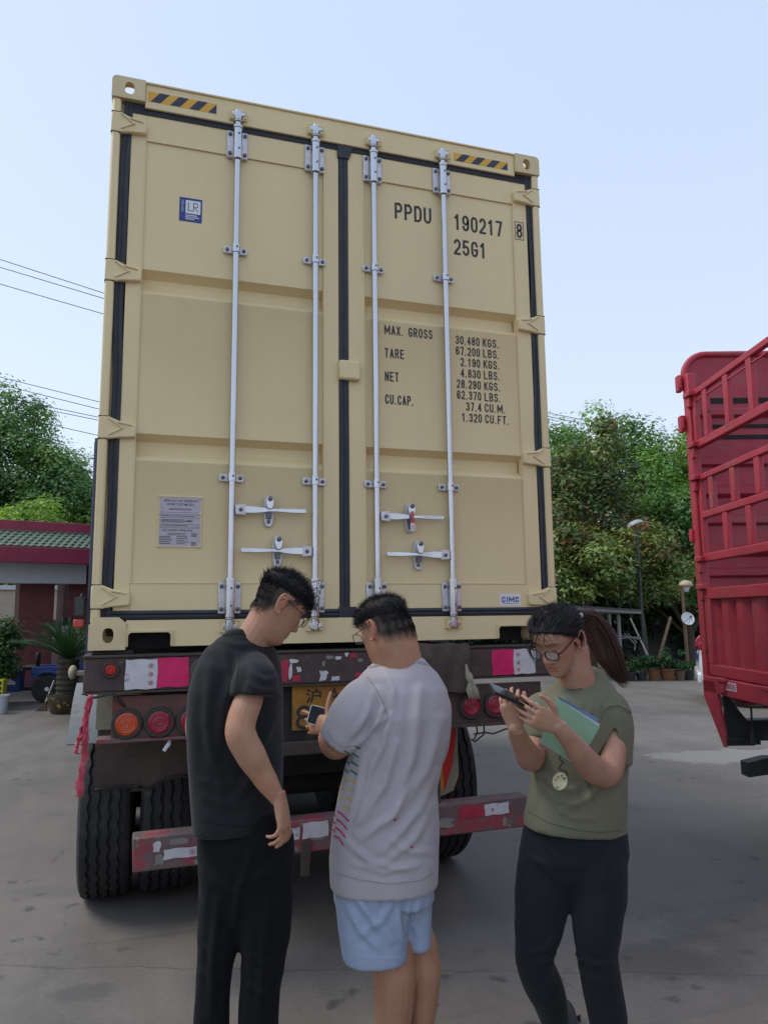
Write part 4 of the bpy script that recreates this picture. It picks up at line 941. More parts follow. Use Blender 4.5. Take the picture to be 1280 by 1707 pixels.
# leg of the under-run frame, tapered plate at the far corner
R_('corner_leg', MB().prism([(5.99, 1.06), (5.99, .93), (5.70, .585), (5.66, .60), (5.74, .93), (5.78, 1.06)], 2.52, 2.545, 'yz'), 'red_truck', .003)
R_('corner_leg_web', MB().prism([(2.545, 1.0), (2.80, .66), (2.80, .60), (2.545, .60)], 5.70, 5.715), 'truck_black', 0)
R_('corner_tube', MB().box(2.53, 2.74, 5.66, 5.72, .600, .655), 'truck_black', .005)
R_('hook_block', MB().box(2.64, 2.71, 5.62, 5.74, .92, .965).cyl((2.63, 5.6, .915), (2.73, 5.6, .915), .014, 8), 'red_truck', .006)
R_('hanging_cable', MB().tube([(2.70, 5.6, .88), (2.695, 5.6, .76), (2.69, 5.6, .68), (2.695, 5.6, .62)], [.008, .008, .02, .022], 8), 'cable', 0, 50)
R_('side_guard', MB().box(2.71, 4.6, 5.72, 5.86, .625, .775), 'truck_black', .006)
R_('side_guard', MB().prism([(2.70, .36), (2.70, .465), (2.86, .50), (3.4, .50), (3.4, .395), (2.86, .38)], 5.72, 5.84), 'truck_black', .004)
ch = MB()
for u in (3.3, 4.1): ch.box(u - .05, u + .05, v0, 5.9, .8, 1.0)
R_('chassis_rail', ch, 'truck_black', 0)
TY2 = TY.copy()
for u in (2.80, 4.66):
    for v in (1.75,):
        w = bpy.data.objects.new('wheel', RM); col.objects.link(w); p = uv(u, v, .5285); w.location = p; w.rotation_euler = (0, 0, -YAW + (0 if u < 3.5 else PI)); child(w, rt)
        q = bpy.data.objects.new('tyre', TY); col.objects.link(q); q.parent = w

# ------------------------------------------------------------------ blue lorry parked beyond the left side of the container
bx_ = thing('box_truck', (-.75, 9.5, 0), 'tall slate blue box truck glimpsed past the left edge of the cream container', 'truck')
def B_(name, mb, m='blue_truck', bevel=.01, smooth=None): return mb.build(name, m, bx_, smooth, bevel)
bx0 = -1.83
B_('cargo_box', MB().box(bx0, bx0 + 2.4, 8.1, 14.5, .95, 4.32))
for y in np.arange(8.3, 14.4, .6): B_('box_rib', MB().box(bx0 - .02, bx0 + .0, y, y + .06, 1.0, 4.3), bevel=0)
B_('frame', MB().box(bx0 + .1, bx0 + 2.3, 8.2, 14.4, .7, .95), 'truck_black', 0)
B_('front_sill', MB().box(bx0 + .02, bx0 + 2.38, 7.95, 8.12, .45, .93), 'truck_black')
mr = B_('mirror', MB().box(bx0 - .17, bx0 - .03, 7.95, 8.05, 1.62, 1.90).tube([(bx0, 8.1, 1.86), (bx0 - .08, 8.05, 1.95), (bx0 - .1, 8.0, 1.88)], .015, 6), 'truck_black', .01)
MB().box(bx0 - .155, bx0 - .045, 7.945, 7.949, 1.64, 1.88).build('mirror_glass', 'car_glass', mr)
B_('mirror', MB().box(bx0 - .17, bx0 - .03, 7.93, 8.05, 1.46, 1.58), 'lens_small', .02)
for y in (9.2, 12.9):
    for x in (bx0 + .2, bx0 + 2.2):
        w = bpy.data.objects.new('wheel', RM); col.objects.link(w); w.location = (x, y, .5285); w.rotation_euler = (0, 0, 0 if x < 0 else PI); child(w, bx_)
        q = bpy.data.objects.new('tyre', TY); col.objects.link(q); q.parent = w

# ------------------------------------------------------------------ gatehouse on the left, its front along the container's axis
pc = at(60, 1040, 17.0); GX, GY = pc[0], pc[1]      # middle of the left pillar's front
gh = thing('gatehouse', (GX, GY, 0), 'low gatehouse with green tiled canopy, maroon fascias and dark red pillars', 'gatehouse')
def H_(name, mb, m, bevel=.0, smooth=None, parent=None): return mb.build(name, m, parent or gh, smooth, bevel)
ze0, ze1, zr0, zr1 = at(75, 938, 16.0)[2], at(75, 912, 16.0)[2], at(75, 884, 16.6)[2], at(75, 868, 16.6)[2]
x0, x1 = GX - 4.5, GX + 4.6; yf = GY - 1.0
H_('lower_fascia', MB().box(x0, x1, yf - .06, yf + .04, ze0, ze1), 'maroon', .01)
H_('upper_fascia', MB().box(x0, x1, yf + .72, yf + .9, zr0 - .1, zr1), 'maroon', .01)
H_('canopy_slab', MB().box(x0, x1, yf, yf + 5, ze0 + .02, ze0 + .10), 'soffit')
H_('roof_deck', MB().box(x0, x1, yf + .8, yf + 5, zr0 - .12, zr0 - .05), 'soffit')
# each interlocking tile a piece of its own shape, laid in courses up the slope
tl = MB(); w_, n = .15, 6
for i in range(n + 1):
    q = i / n * 2 * PI; tl.v.append((w_ * i / n, 0, .013 * math.sin(q))); 
for i in range(n + 1):
    q = i / n * 2 * PI; tl.v.append((w_ * i / n, .24, .013 * math.sin(q) + .0))
for i in range(n + 1):
    q = i / n * 2 * PI; tl.v.append((w_ * i / n, 0, .013 * math.sin(q) - .03))
N = n + 1
tl.f = [(i, i + 1, N + i + 1, N + i) for i in range(n)] + [(2 * N + i, 2 * N + i + 1, i + 1, i) for i in range(n)]
tmesh = tl.mesh('roof_tile', 60); tmesh.materials.append(MAT['roof_tile'])
courses = 6; slope = math.atan2(zr0 - ze1, .78); ln_ = .78 / math.cos(slope) / courses; rr4 = random.Random(2)
for c in range(courses):
    for k in range(int((x1 - x0) / w_)):
        x = x0 + k * w_ + (.075 if c % 2 else 0)
        if x + .3 < GX - 1.6 or x > GX + 3.3: continue
        o = bpy.data.objects.new('roof_tile', tmesh); col.objects.link(o)
        o.location = (x, yf + c * ln_ * math.cos(slope), ze1 + .025 + c * ln_ * math.sin(slope) + .012); o.rotation_euler = (slope - .06 + rr4.uniform(-.02, .02), rr4.uniform(-.012, .012), rr4.uniform(-.01, .01)); o.scale = (1, ln_ / .21, 1); child(o, gh)
H_('beam', MB().box(x0, GX + .95, yf + .5, yf + .8, ze0 - .42, ze0 + .02), 'soffit')
pw = .37
H_('pillar', MB().box(GX - pw, GX + pw, GY, GY + .74, 0, ze0 - .40), 'red_wall', .01)
p2 = np.array((GX - pw + 1.02, GY - .1, 0))
H_('gate_wall', MB().box(p2[0], p2[0] + 3.4, p2[1], p2[1] + 1.5, 0, ze0 + .02), 'red_wall', .01)
H_('wall_base', MB().box(p2[0] - .03, p2[0] + 3.4, p2[1] - .05, p2[1], .0, 1.15), 'wall_grey', .01)
nt = np.array((p2[0] - .06, p2[1] + .1, at(100, 1051, 17.0)[2]))
bx2 = H_('notice', MB().box(nt[0] - .07, nt[0] + .07, nt[1] - .25, nt[1] - .24, nt[2] - .13, nt[2] + .10), 'label_white')
MB().box(nt[0] - .05, nt[0] + .05, nt[1] - .27, nt[1] - .24, nt[2] + .12, nt[2] + .30).build('notice', 'truck_black', gh)
H_('notice_bracket', MB().box(nt[0] - .08, p2[0] + .05, nt[1] - .24, nt[1] - .20, nt[2] - .1, nt[2] + .3), 'galv_pole')
gh.rotation_euler = (0, 0, .27)
# long low building behind the gatehouse
lw = thing('warehouse', (GX, GY + 9, 0), 'beige low building with dark window band behind the gatehouse pillars', 'building')
zz = at(60, 1040, 26)
MB().box(GX - 12, GX + 9, GY + 9, GY + 15, 0, at(10, 985, 26)[2]).build('wall', 'beige_wall', lw)
MB().box(GX - 12.1, GX + 9.1, GY + 8.9, GY + 15.1, at(10, 985, 26)[2], at(10, 978, 26)[2]).build('roof', 'soffit', lw)
for k in range(8):
    xx = GX - 11.5 + k * 2.6
    f = MB().box(xx, xx + 2.1, GY + 8.96, GY + 9.0, at(10, 1060, 26)[2], at(10, 1034, 26)[2]).build('window', 'dark_band', lw)
    MB().box(xx + 1.0, xx + 1.06, GY + 8.93, GY + 8.96, at(10, 1060, 26)[2], at(10, 1034, 26)[2]).build('mullion', 'soffit', f)
MB().box(GX - 12, GX + 9, GY + 8.95, GY + 9.0, 0, .9).build('plinth', 'wall_grey', lw)

# ------------------------------------------------------------------ blue cargo tricycle, bucket, crate, broom and potted cycad by the gate
tc = at(50, 1140, 14.6); TX, TYy = tc[0], tc[1]
tri = thing('cargo_tricycle', (TX, TYy, 0), 'blue electric cargo tricycle parked in front of the gatehouse pillar', 'tricycle')
def C_(name, mb, m, bevel=.0, smooth=None, parent=None): return mb.build(name, m, parent or tri, smooth, bevel)
def cwheel(x, y, r):
    o = C_('wheel', MB().lathe([(r, -.035), (r + .001, .035), (r * .78, .045), (r * .76, -.045)], (x, y, r), (0, 1, 0), 24), 'tyre', 0, 40)
    k = MB()
    for i in range(10):
        a = 2 * PI * i / 10; k.tube([(x + .03 * math.cos(a), y, r + .03 * math.sin(a)), (x + r * .78 * math.cos(a), y, r + r * .78 * math.sin(a))], .008, 5)
    k.lathe([(r * .79, -.02), (r * .79, .02), (r * .70, .02), (r * .70, -.02)], (x, y, r), (0, 1, 0), 24); k.cyl((x, y - .06, r), (x, y + .06, r), .04, 10)
    k.build('spokes', 'alloy', o, 40)
wx = at(78, 1150, 14.5)
cwheel(TX + .36, TYy - .38, .27); cwheel(TX + .36, TYy + .42, .27); cwheel(TX - .62, TYy, .24)
C_('cargo_bed', MB().box(TX + .06, TX + 1.0, TYy - .30, TYy + .40, .50, .54).box(TX + .06, TX + 1.0, TYy - .31, TYy - .28, .54, .68).box(TX + .06, TX + 1.0, TYy + .38, TYy + .41, .54, .68), 'tri_blue', .008)
C_('wheel_arch', arc(TX + .0, TX + .1, .3, 2.84, .30, .02, 0).__class__().loft([[(TX + .36 - r * math.cos(a), TYy - .44, .27 + r * math.sin(a)), (TX + .36 - r * math.cos(a), TYy - .30, .27 + r * math.sin(a)), (TX + .36 - (r + .03) * math.cos(a), TYy - .30, .27 + (r + .03) * math.sin(a)), (TX + .36 - (r + .03) * math.cos(a), TYy - .44, .27 + (r + .03) * math.sin(a))] for r in (.31,) for a in np.linspace(.2, PI - .2, 12)]), 'tri_blue', 0, 40)
C_('body_box', MB().box(TX - .52, TX - .12, TYy - .22, TYy + .22, .22, .62), 'tri_blue', .03)
C_('sticker', MB().prism([(TX - .43, .36), (TX - .21, .36), (TX - .23, .42), (TX - .28, .44), (TX - .32, .52), (TX - .36, .44), (TX - .41, .43)], TYy - .228, TYy - .224), 'label_white')
C_('seat', MB().box(TX - .12, TX + .16, TYy - .16, TYy + .16, .62, .70).box(TX + .10, TX + .16, TYy - .16, TYy + .16, .70, .95), 'truck_black', .03)
C_('frame', MB().tube([(TX - .62, TYy, .24), (TX - .50, TYy, .62), (TX - .44, TYy, .90)], .025, 8).tube([(TX - .6, TYy, .25), (TX + .4, TYy, .25)], .03, 8).tube([(TX + .36, TYy - .36, .27), (TX + .36, TYy + .4, .27)], .025, 8), 'truck_black', 0, 50)
C_('handlebar', MB().tube([(TX - .36, TYy - .30, .93), (TX - .44, TYy - .12, .90), (TX - .44, TYy + .12, .90), (TX - .36, TYy + .30, .93)], .015, 8), 'galv_pole', 0, 50)
C_('front_apron', MB().prism([(TX - .60, .34), (TX - .52, .34), (TX - .44, .82), (TX - .52, .82)], TYy - .2, TYy + .2), 'tri_blue', .015)
bk = at(2, 1176, 12.9)
bu = thing('bucket', (bk[0], bk[1], 0), 'pale plastic bucket standing at the left edge of the yard', 'bucket')
MB().lathe([(.10, 0), (.125, .28), (.135, .28), (.135, .31), (.125, .31), (.122, .29), (.10, .02), (.001, .02)], (bk[0], bk[1], 0), n=20).build('pail', 'bucket', bu, 40)
yk = at(1, 1150, 13.4)
yc_ = thing('crate', (yk[0], yk[1], 0), 'yellow green plastic crate with dark slots behind the bucket', 'crate')
mb = MB().box(yk[0] - .3, yk[0] + .08, yk[1] - .2, yk[1] + .2, .22, .54); mb.build('shell', 'yellow_green', yc_, None, .015)
MB().box(yk[0] - .22, yk[0] + .02, yk[1] - .16, yk[1] + .16, 0, .22).build('stand', 'truck_black', yc_)
k = MB()
for i in range(3): k.box(yk[0] - .01, yk[0] + .05, yk[1] - .203, yk[1] - .1995, .27 + i * .09, .33 + i * .09)
k.build('slot', 'opening_shade', yc_)
b0 = at(70, 1184, 13.2); b1 = at(91, 1134, 13.35)
br = thing('broom', (b0[0], b0[1], 0), 'long handled straw broom leaning against the potted cycad', 'broom')
MB().tube([(b0[0] + .05, b0[1], .12), tuple(b1)], .014, 8).build('handle', 'pale_stick', br, 50)
MB().prism([(b0[0] - .10, 0.0), (b0[0] + .09, .0), (b0[0] + .085, .10), (b0[0] + .06, .16), (b0[0] + .035, .14)], b0[1] - .04, b0[1] + .04).build('brush', 'bristle', br, None, .005)
pp = at(111, 1176, 12.9)
palm = thing('potted_cycad', (pp[0], pp[1], 0), 'bushy cycad palm in a dark glazed pot with yellow pattern by the gatehouse', 'potted palm')
po = MB().lathe([(.22, 0), (.25, .03), (.30, .22), (.31, .30), (.285, .30), (.27, .26), (.001, .26)], (pp[0], pp[1], 0), n=28).build('pot', 'pot_dark', palm, 40)
MB().lathe([(.318, .285), (.318, .318), (.28, .318), (.28, .30)], (pp[0], pp[1], 0), n=28).build('pot_rim', 'pot_plain', po, 40)
ts = []
for i in range(14):
    z = .28 + i * .045; ts += [(.165 + .02 * (i % 2), z), (.185 - .015 * (i % 2), z + .03)]
MB().lathe(ts + [(.001, .93)], (pp[0], pp[1], 0), n=18).build('trunk', 'palm_trunk', palm)
def setcol(me, cols):
    a = me.color_attributes.new('Col', 'FLOAT_COLOR', 'POINT'); c = np.ones((len(me.vertices), 4), np.float32); c[:, :3] = cols; a.data.foreach_set('color', c.ravel())
rr5 = random.Random(4)
for i in range(58):
    az = 2 * PI * i / 58 * 3.0 + rr5.uniform(-.2, .2); lift = .55 + .75 * (i / 58) + rr5.uniform(-.1, .1); Lf = rr5.uniform(.78, 1.02)
    d = np.array((math.cos(az), math.sin(az), 0)); mb = MB(); pts = []
    for s_ in np.linspace(0, 1, 14):
        pts.append(np.array((pp[0], pp[1], .88)) + d * Lf * (s_ * math.cos(lift) + .12 * s_ * s_) + np.array((0, 0, 1)) * Lf * (s_ * math.sin(lift) - .28 * s_ * s_))
    mb.tube(pts, [.008 * (1 - .7 * q / 13) for q in range(14)], 4)
    for j in range(2, 28):
        s_ = j / 28 * 13; k = min(int(s_), 12); p = pts[k] * (1 - s_ + k) + pts[k + 1] * (s_ - k); tt = pts[k + 1] - pts[k]; tt = tt / np.linalg.norm(tt)
        sd_ = np.cross(tt, (0, 0, 1)); sd_ /= np.linalg.norm(sd_); ll = .16 * math.sin(PI * min(1, .15 + .85 * (1 - j / 30)))+.02
        for sg in (-1, 1):
            e = p + (sd_ * sg * .8 + tt * .6) * ll + np.array((0, 0, .25 * ll)); mb.add([p - tt * .007, p + tt * .007, e], [(0, 1, 2)])
    o = mb.build('frond', 'leaf_glossy', palm); g_ = rr5.uniform(.8, 1.3); setcol(o.data, np.array((.022, .075, .018)) * g_)

# ------------------------------------------------------------------ foliage
def leaves(cen, rad, n, size, rng, base, var=.25, up=.35, asp=.5, tips=None):
    """n leaf quads in clumps: returns vertices, faces and colours; every leaf is a bent quad of its own"""
    return None
def foliage(name, clumps, per, size, rng, cols, m, parent, asp=.55, shell=.55, tipcol=None, tipp=0., flat=0.0):
    """clumps: rows of centre, radius; leaves lie mostly in the outer half of each clump and face outward and upward"""
    K = len(clumps); C = np.repeat(clumps[:, :3], per, 0); Rr = np.repeat(clumps[:, 3], per)
    N = K * per
    d = rng.normal(size=(N, 3)); d /= np.linalg.norm(d, axis=1)[:, None]
    rr_ = Rr * (shell + (1 - shell) * rng.random(N) ** .7) * (1 + .18 * rng.normal(size=N))
    pos = C + d * rr_[:, None] * np.array((1, 1, .82))
    nrm = d + np.array((0, 0, .9)) + .38 * rng.normal(size=(N, 3)); nrm /= np.linalg.norm(nrm, axis=1)[:, None]
    tmp = rng.normal(size=(N, 3)); tan = np.cross(nrm, tmp); tan /= np.linalg.norm(tan, axis=1)[:, None]; bit = np.cross(nrm, tan)
    s_ = size * (.65 + .7 * rng.random(N)); L_ = tan * s_[:, None]; W_ = bit * (s_ * asp)[:, None]
    v = np.empty((N, 4, 3)); v[:, 0] = pos - L_; v[:, 1] = pos + W_ - nrm * (s_ * .15)[:, None]; v[:, 2] = pos + L_; v[:, 3] = pos - W_ - nrm * (s_ * .15)[:, None]
    me = bpy.data.meshes.new(name); me.vertices.add(N * 4); me.vertices.foreach_set('co', v.astype(np.float32).ravel())
    me.loops.add(N * 4); me.loops.foreach_set('vertex_index', np.arange(N * 4, dtype=np.int32)); me.polygons.add(N)
    me.polygons.foreach_set('loop_start', np.arange(0, N * 4, 4, dtype=np.int32)); me.polygons.foreach_set('loop_total', np.full(N, 4, np.int32)); me.update()
    cc = np.array(cols)[rng.integers(0, len(cols), K)] * 1.3 * (.72 + .56 * rng.random((K, 1))); cl = np.repeat(cc, per, 0) * (.86 + .28 * rng.random((N, 1)))  # leaf colours raised evenly, also in place of haze over the trees
    if tipcol is not None:
        msk = rng.random(N) < np.repeat(np.where(rng.random(K) < tipp, .75, .05), per); cl[msk] = np.array(tipcol)[rng.integers(0, len(tipcol), msk.sum())] * (.7 + .6 * rng.random((msk.sum(), 1)))
    setcol(me, np.repeat(cl, 4, 0))
    return link(name, me, m, parent)
def crown_clumps(rng, c, r, k, cr, low=-.75):
    out = []
    while len(out) < k:
        d = rng.normal(size=3); d /= np.linalg.norm(d)
        if d[2] < low: continue
        q = .55 + .45 * rng.random() ** .5
        bump = 1 + .16 * math.sin(3.1 * d[0] + 2 * d[2] + c[0]) + .12 * math.sin(5 * d[1] + 4 * d[2])
        out.append((*(np.array(c) + d * np.array(r) * q * bump), cr * (.7 + .6 * rng.random())))
    return np.array(out)
def tree(name, u, v, h, r, label, seed, cols, kk=70, per=170, size=.085, cr=.75, zlow=.25, group=None, cat='tree', trunk=.16, rz=None, m='leaf', tipcol=None, tipp=0., low=-.75, asp=.55):
    per = int(per * 1.55); size *= .74
    rng = np.random.default_rng(seed); b = uv(u, v); o = thing(name, b, label, cat, group)
    zc = h * (zlow + (1 - zlow) / 2); rzz = h * (1 - zlow) / 2 - cr * .6
    cl = crown_clumps(rng, (b[0], b[1], zc), (r - cr * .4, r - cr * .4, rzz), kk, cr, low)
    foliage('crown', cl, per, size, rng, cols, m, o, tipcol=tipcol, tipp=tipp, asp=asp)
    mb = MB(); top = np.array((b[0] + .2, b[1], zc + rzz * .3))
    mb.tube([(b[0], b[1], 0), (b[0] + .03, b[1], h * zlow * .6), (b[0] - .05, b[1] + .05, zc * .8), tuple(top)], [trunk * 1.25, trunk, trunk * .8, trunk * .4], 10)
    for q in cl[rng.integers(0, kk, 14)]:
        s0 = np.array((b[0], b[1], h * zlow * (1.0 + .9 * rng.random()))); e = q[:3]; md = (s0 + e) / 2 + np.array((0, 0, .25 * r * rng.random() - .1))
        mb.tube([s0, md, e], [trunk * .45, trunk * .28, trunk * .08], 6)
    mb.build('trunk', 'bark', o, 60)
    return o
GR = [(.12, .225, .045), (.10, .195, .04), (.15, .26, .05), (.08, .16, .036)]
GD = [(.078, .15, .05), (.066, .132, .048), (.095, .175, .054), (.11, .195, .055)]
GY_ = [(.16, .26, .04), (.14, .235, .04), (.19, .28, .042)]
# right bank
tree('camphor_tree', 8.6, 26.5, 9.3, 2.6, 'tall bright green tree whose rounded top stands highest between container and red truck', 1, GR, 95, 200, .10, .72, .16, 'trees along the right boundary')
tree('camphor_tree', 6.6, 29.0, 9.4, 2.6, 'pale green tree top just right of the cream container edge', 2, GR, 90, 190, .10, .72, .2, 'trees along the right boundary')
tree('camphor_tree', 11.0, 26.8, 8.2, 2.6, 'yellow green rounded tree beside the upper corner of the red truck', 3, GY_, 95, 200, .10, .75, .16, 'trees along the right boundary')
tree('camphor_tree', 9.6, 23.6, 6.0, 2.2, 'mid green lower tree behind the mushroom lamp', 4, GR[:2] + GD[:2], 80, 190, .09, .6, .12, 'trees along the right boundary')
tree('camphor_tree', 13.6, 26.5, 8.0, 2.6, 'green tree mostly hidden behind the red truck gates', 5, GR, 80, 150, .10, .75, .18, 'trees along the right boundary')
tree('magnolia_tree', 5.9, 21.6, 7.15, 1.75, 'dark glossy magnolia with rust coloured leaf backs beside the container', 6, [(.06, .095, .03), (.05, .08, .028), (.09, .125, .034), (.13, .16, .04)], 95, 105, .105, .50, .22, None, m='leaf_glossy', tipcol=[(.26, .10, .03), (.20, .085, .03), (.16, .08, .03)], tipp=.16, low=-.9, asp=.42)
tree('broadleaf_shrub', 5.3, 19.4, 4.1, 1.3, 'broad leaved yellowish green shrub low beside the right container post', 7, [(.12, .17, .04), (.10, .15, .036), (.15, .185, .045), (.07, .12, .033)], 60, 90, .10, .42, .38, None, 'shrub', .06, m='leaf_glossy', tipcol=[(.2, .11, .03)], tipp=.1, asp=.45)
tree('broadleaf_shrub', 7.0, 20.2, 4.2, 1.2, 'broad leaved shrub round the street lamp head right of the magnolia', 8, [(.13, .165, .036), (.10, .145, .034), (.07, .115, .032)], 50, 90, .095, .42, .35, None, 'shrub', .06, m='leaf_glossy', tipcol=[(.22, .10, .03)], tipp=.22, asp=.45)
tree('camphor_tree', 3.4, 28.5, 8.8, 2.5, 'green tree standing directly behind the cream container in the right hand row', 18, GR, 70, 120, .11, .8, .18, 'trees along the right boundary')
tree('camphor_tree', -.6, 29.5, 9.0, 2.7, 'green tree at the far left end of the right hand row, behind the container', 19, GR, 70, 120, .11, .8, .18, 'trees along the right boundary')
# dark understorey and boundary wall behind the pots
hd = thing('hedge', uv(8.5, 24.0), 'dark hedge mass below the trees behind the flower pots', 'hedge')
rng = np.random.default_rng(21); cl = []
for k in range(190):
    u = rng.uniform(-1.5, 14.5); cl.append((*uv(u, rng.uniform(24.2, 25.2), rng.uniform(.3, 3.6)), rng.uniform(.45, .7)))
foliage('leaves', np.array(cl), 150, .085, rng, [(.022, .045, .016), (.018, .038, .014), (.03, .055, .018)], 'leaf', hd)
bw = thing('boundary_wall', uv(9, 25.6), 'dark stained boundary wall behind the hedge', 'wall')
MB().box(-6.5, 20, 25.6, 25.8, 0, 3.0).build('wall', 'wall_grey', bw, xf=YARD)
# left bank
LB = 'trees behind the gatehouse'
tree('camphor_tree', -16.2, 31.0, 11.1, 3.3, 'tallest dark green tree at the left picture edge above the gatehouse roof', 11, GD, 130, 210, .115, .95, .15, LB)
tree('camphor_tree', -13.4, 30.0, 9.2, 2.3, 'dark green tree with a yellow green crown tip above the gatehouse roof', 12, GD + GY_[:1], 90, 200, .11, .8, .15, LB)
tree('camphor_tree', -11.2, 31.5, 8.0, 2.0, 'lighter green lower tree next to the left container edge', 13, GR, 80, 190, .105, .75, .15, LB)
tree('camphor_tree', -18.5, 29.0, 10.0, 3.0, 'dark tree cut off by the left picture edge', 14, GD, 90, 180, .115, .9, .15, LB)
tree('camphor_tree', -9.0, 33.0, 9.6, 2.6, 'green tree behind the container showing at its left edge', 15, GR, 80, 170, .105, .8, .15, LB)
tree('camphor_tree', -12.5, 26.4, 6.3, 1.7, 'small bright green tree just above the tiled canopy', 16, GY_, 60, 170, .10, .6, .3, LB)
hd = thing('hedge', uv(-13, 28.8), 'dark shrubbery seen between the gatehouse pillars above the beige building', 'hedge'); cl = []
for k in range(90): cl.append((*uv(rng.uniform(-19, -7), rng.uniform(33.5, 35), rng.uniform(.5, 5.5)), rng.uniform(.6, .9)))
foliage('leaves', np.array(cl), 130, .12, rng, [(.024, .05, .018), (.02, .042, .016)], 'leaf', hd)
bs = at(5, 1095, 13.8) - G0; bs_u, bs_v = float(bs @ RH), float(bs @ FH)
tree('garden_bush', bs_u - .15, bs_v, 1.72, .52, 'leafy dark green bush at the left edge in front of the gatehouse', 17, [(.03, .075, .022), (.045, .095, .024)], 46, 110, .05, .22, .18, None, 'bush', .03)

# ------------------------------------------------------------------ lamps, dish, shelter, sticks and pots on the right
def pole_lamp():
    a = at(1062, 905, 18.9); b = at(1061, 873, 18.9)
    o = thing('street_lamp', (a[0], a[1], 0), 'grey cobra head street lamp rising out of the shrubs', 'street lamp')
    MB().tube([(a[0], a[1], 0), (a[0], a[1], a[2] + .2), (a[0] - .02, a[1], b[2] - .05)], [.045, .04, .03], 10).build('pole', 'dark_pole', o, 50)
    rings = []
    for s_ in np.linspace(0, 1, 9):
        w_ = .13 * math.sin(PI * min(1, .18 + s_ * .82)) ** .6 + .015; c = np.array(b) + np.array((-.23 + .44 * s_, 0, -.06 + .10 * math.sin(s_ * 2.2)))
        rings.append([c + np.array((0, w_ * math.cos(q), max(-.35, math.sin(q)) * w_ * .55)) for q in np.linspace(0, 2 * PI, 14, endpoint=False)])
    MB().loft(rings).build('lamp_head', 'lamp_shell', o, 40)
pole_lamp()
a = at(1142, 1060, 18.4); t_ = at(1142, 973, 18.4)
ml = thing('garden_lamp', (a[0], a[1], 0), 'thin pole lamp with a tan mushroom cap beside the red truck', 'lamp')
MB().tube([(a[0], a[1], 0), (a[0], a[1], t_[2] - .04)], [.05, .035], 8).build('pole', 'wood_brown', ml, 50)
MB().lathe([(.05, -.12), (.09, -.10), (.17, -.05), (.175, -.03), (.13, .05), (.05, .085), (.001, .09)], tuple(t_), n=20).build('lamp_cap', 'lamp_cap', ml, 50)
MB().lathe([(.045, -.20), (.085, -.12), (.12, -.06), (.001, -.05)], tuple(t_), n=16).build('lamp_glass', 'white_plastic', ml, 50)
dc = at(1146, 1031, 18.25); dn = -(FH * .9) + np.array((0, 0, .25)) + RH * .05
sdish = thing('satellite_dish', tuple(dc), 'round white satellite dish fixed to the mushroom lamp pole', 'satellite dish')
dn = dn / np.linalg.norm(dn)
MB().lathe([(.001, -.035), (.06, -.03), (.11, -.018), (.16, .005), (.163, .0), (.11, -.026), (.001, -.045)], tuple(dc), dn, 24).build('reflector', 'white_plastic', sdish, 50)
e1 = np.cross(dn, (0, 0, 1)); mb = MB()
for s_ in (-1, 0, 1): mb.tube([dc + e1 * .12 * s_ + np.array((0, 0, -.10 if s_ else -.14)), dc + dn * .16], .006, 5)
mb.tube([dc + dn * .13, dc + dn * .2], .02, 8); mb.build('feed_arm', 'dark_pole', sdish, 50)
sh = thing('bike_shelter', uv(5.9, 18.5), 'small grey flat roofed shelter on thin posts behind the woman', 'shelter')
r0 = at(915, 1014, 18.2); r1 = at(1036, 1021, 18.6)
MB().bar(r0, r1, 1.8, .07).build('roof_sheet', 'galv_pole', sh); 
MB().bar(r0 + np.array((0, 0, .05)), r1 + np.array((0, 0, .05)), 1.9, .03).build('roof_edge', 'dark_pole', sh)
for px, v, w_ in ((1030, 18.0, .045), (1014, 19.3, .055), (925, 18.0, .045)):
    p = at(px, 1024, v); MB().tube([(p[0], p[1], 0), (p[0], p[1], p[2])], w_, 8).build('post', 'galv_pole', sh, 50)
def stick(name, pts, r, m, label, cat, group=None):
    o = MB().tube(pts, r, 6).build(name, m, None, 50); tag(o, label, cat, group); return o
G_ = lambda px, py, v: tuple(at(px, py, v))
stick('wooden_pole', [G_(1117, 1029, 18.4), G_(1096, 1102, 18.0)], .04, 'wood_brown', 'brown wooden pole leaning against the hedge left of the mushroom lamp', 'pole')
stick('pale_pole', [G_(1050, 1031, 18.6), G_(1084, 1103, 18.0)], .022, 'pale_stick', 'thin pale pole leaning the other way beside the shelter', 'pole')
ar = thing('drying_rack', G_(1040, 1064, 18.2), 'bare aluminium rack rods sticking out from the shelter roof side', 'rack')
mb = MB()
for a, b in (((1004, 1054), (1068, 1066)), ((1010, 1066), (1066, 1062)), ((1040, 1056), (1058, 1074)), ((1058, 1074), (1060, 1070)), ((1046, 1056), (1060, 1070)), ((1058, 1074), (1057, 1084))):
    mb.tube([G_(*a, 18.3), G_(*b, 18.1)], .018, 6)
mb.build('rods', 'galv_pole', ar, 50)
pots = [(1049, .34, .26, 'pot_plain', 'dark planter at the left end of the pot row by the shelter'), (1069, .30, .22, 'pot_plain', 'small dark pot second in the row, partly behind the orange one'), (1090, .34, .30, 'terracotta', 'bright orange brown pot with a bush, middle of the row'), (1112, .42, .34, 'terracotta', 'wide terracotta pot with a spreading leafy plant'), (1133, .32, .28, 'wood_brown', 'brown pot beside the foot of the mushroom lamp'), (1148, .30, .26, 'pot_plain', 'dark pot at the right end of the row next to the white car')]
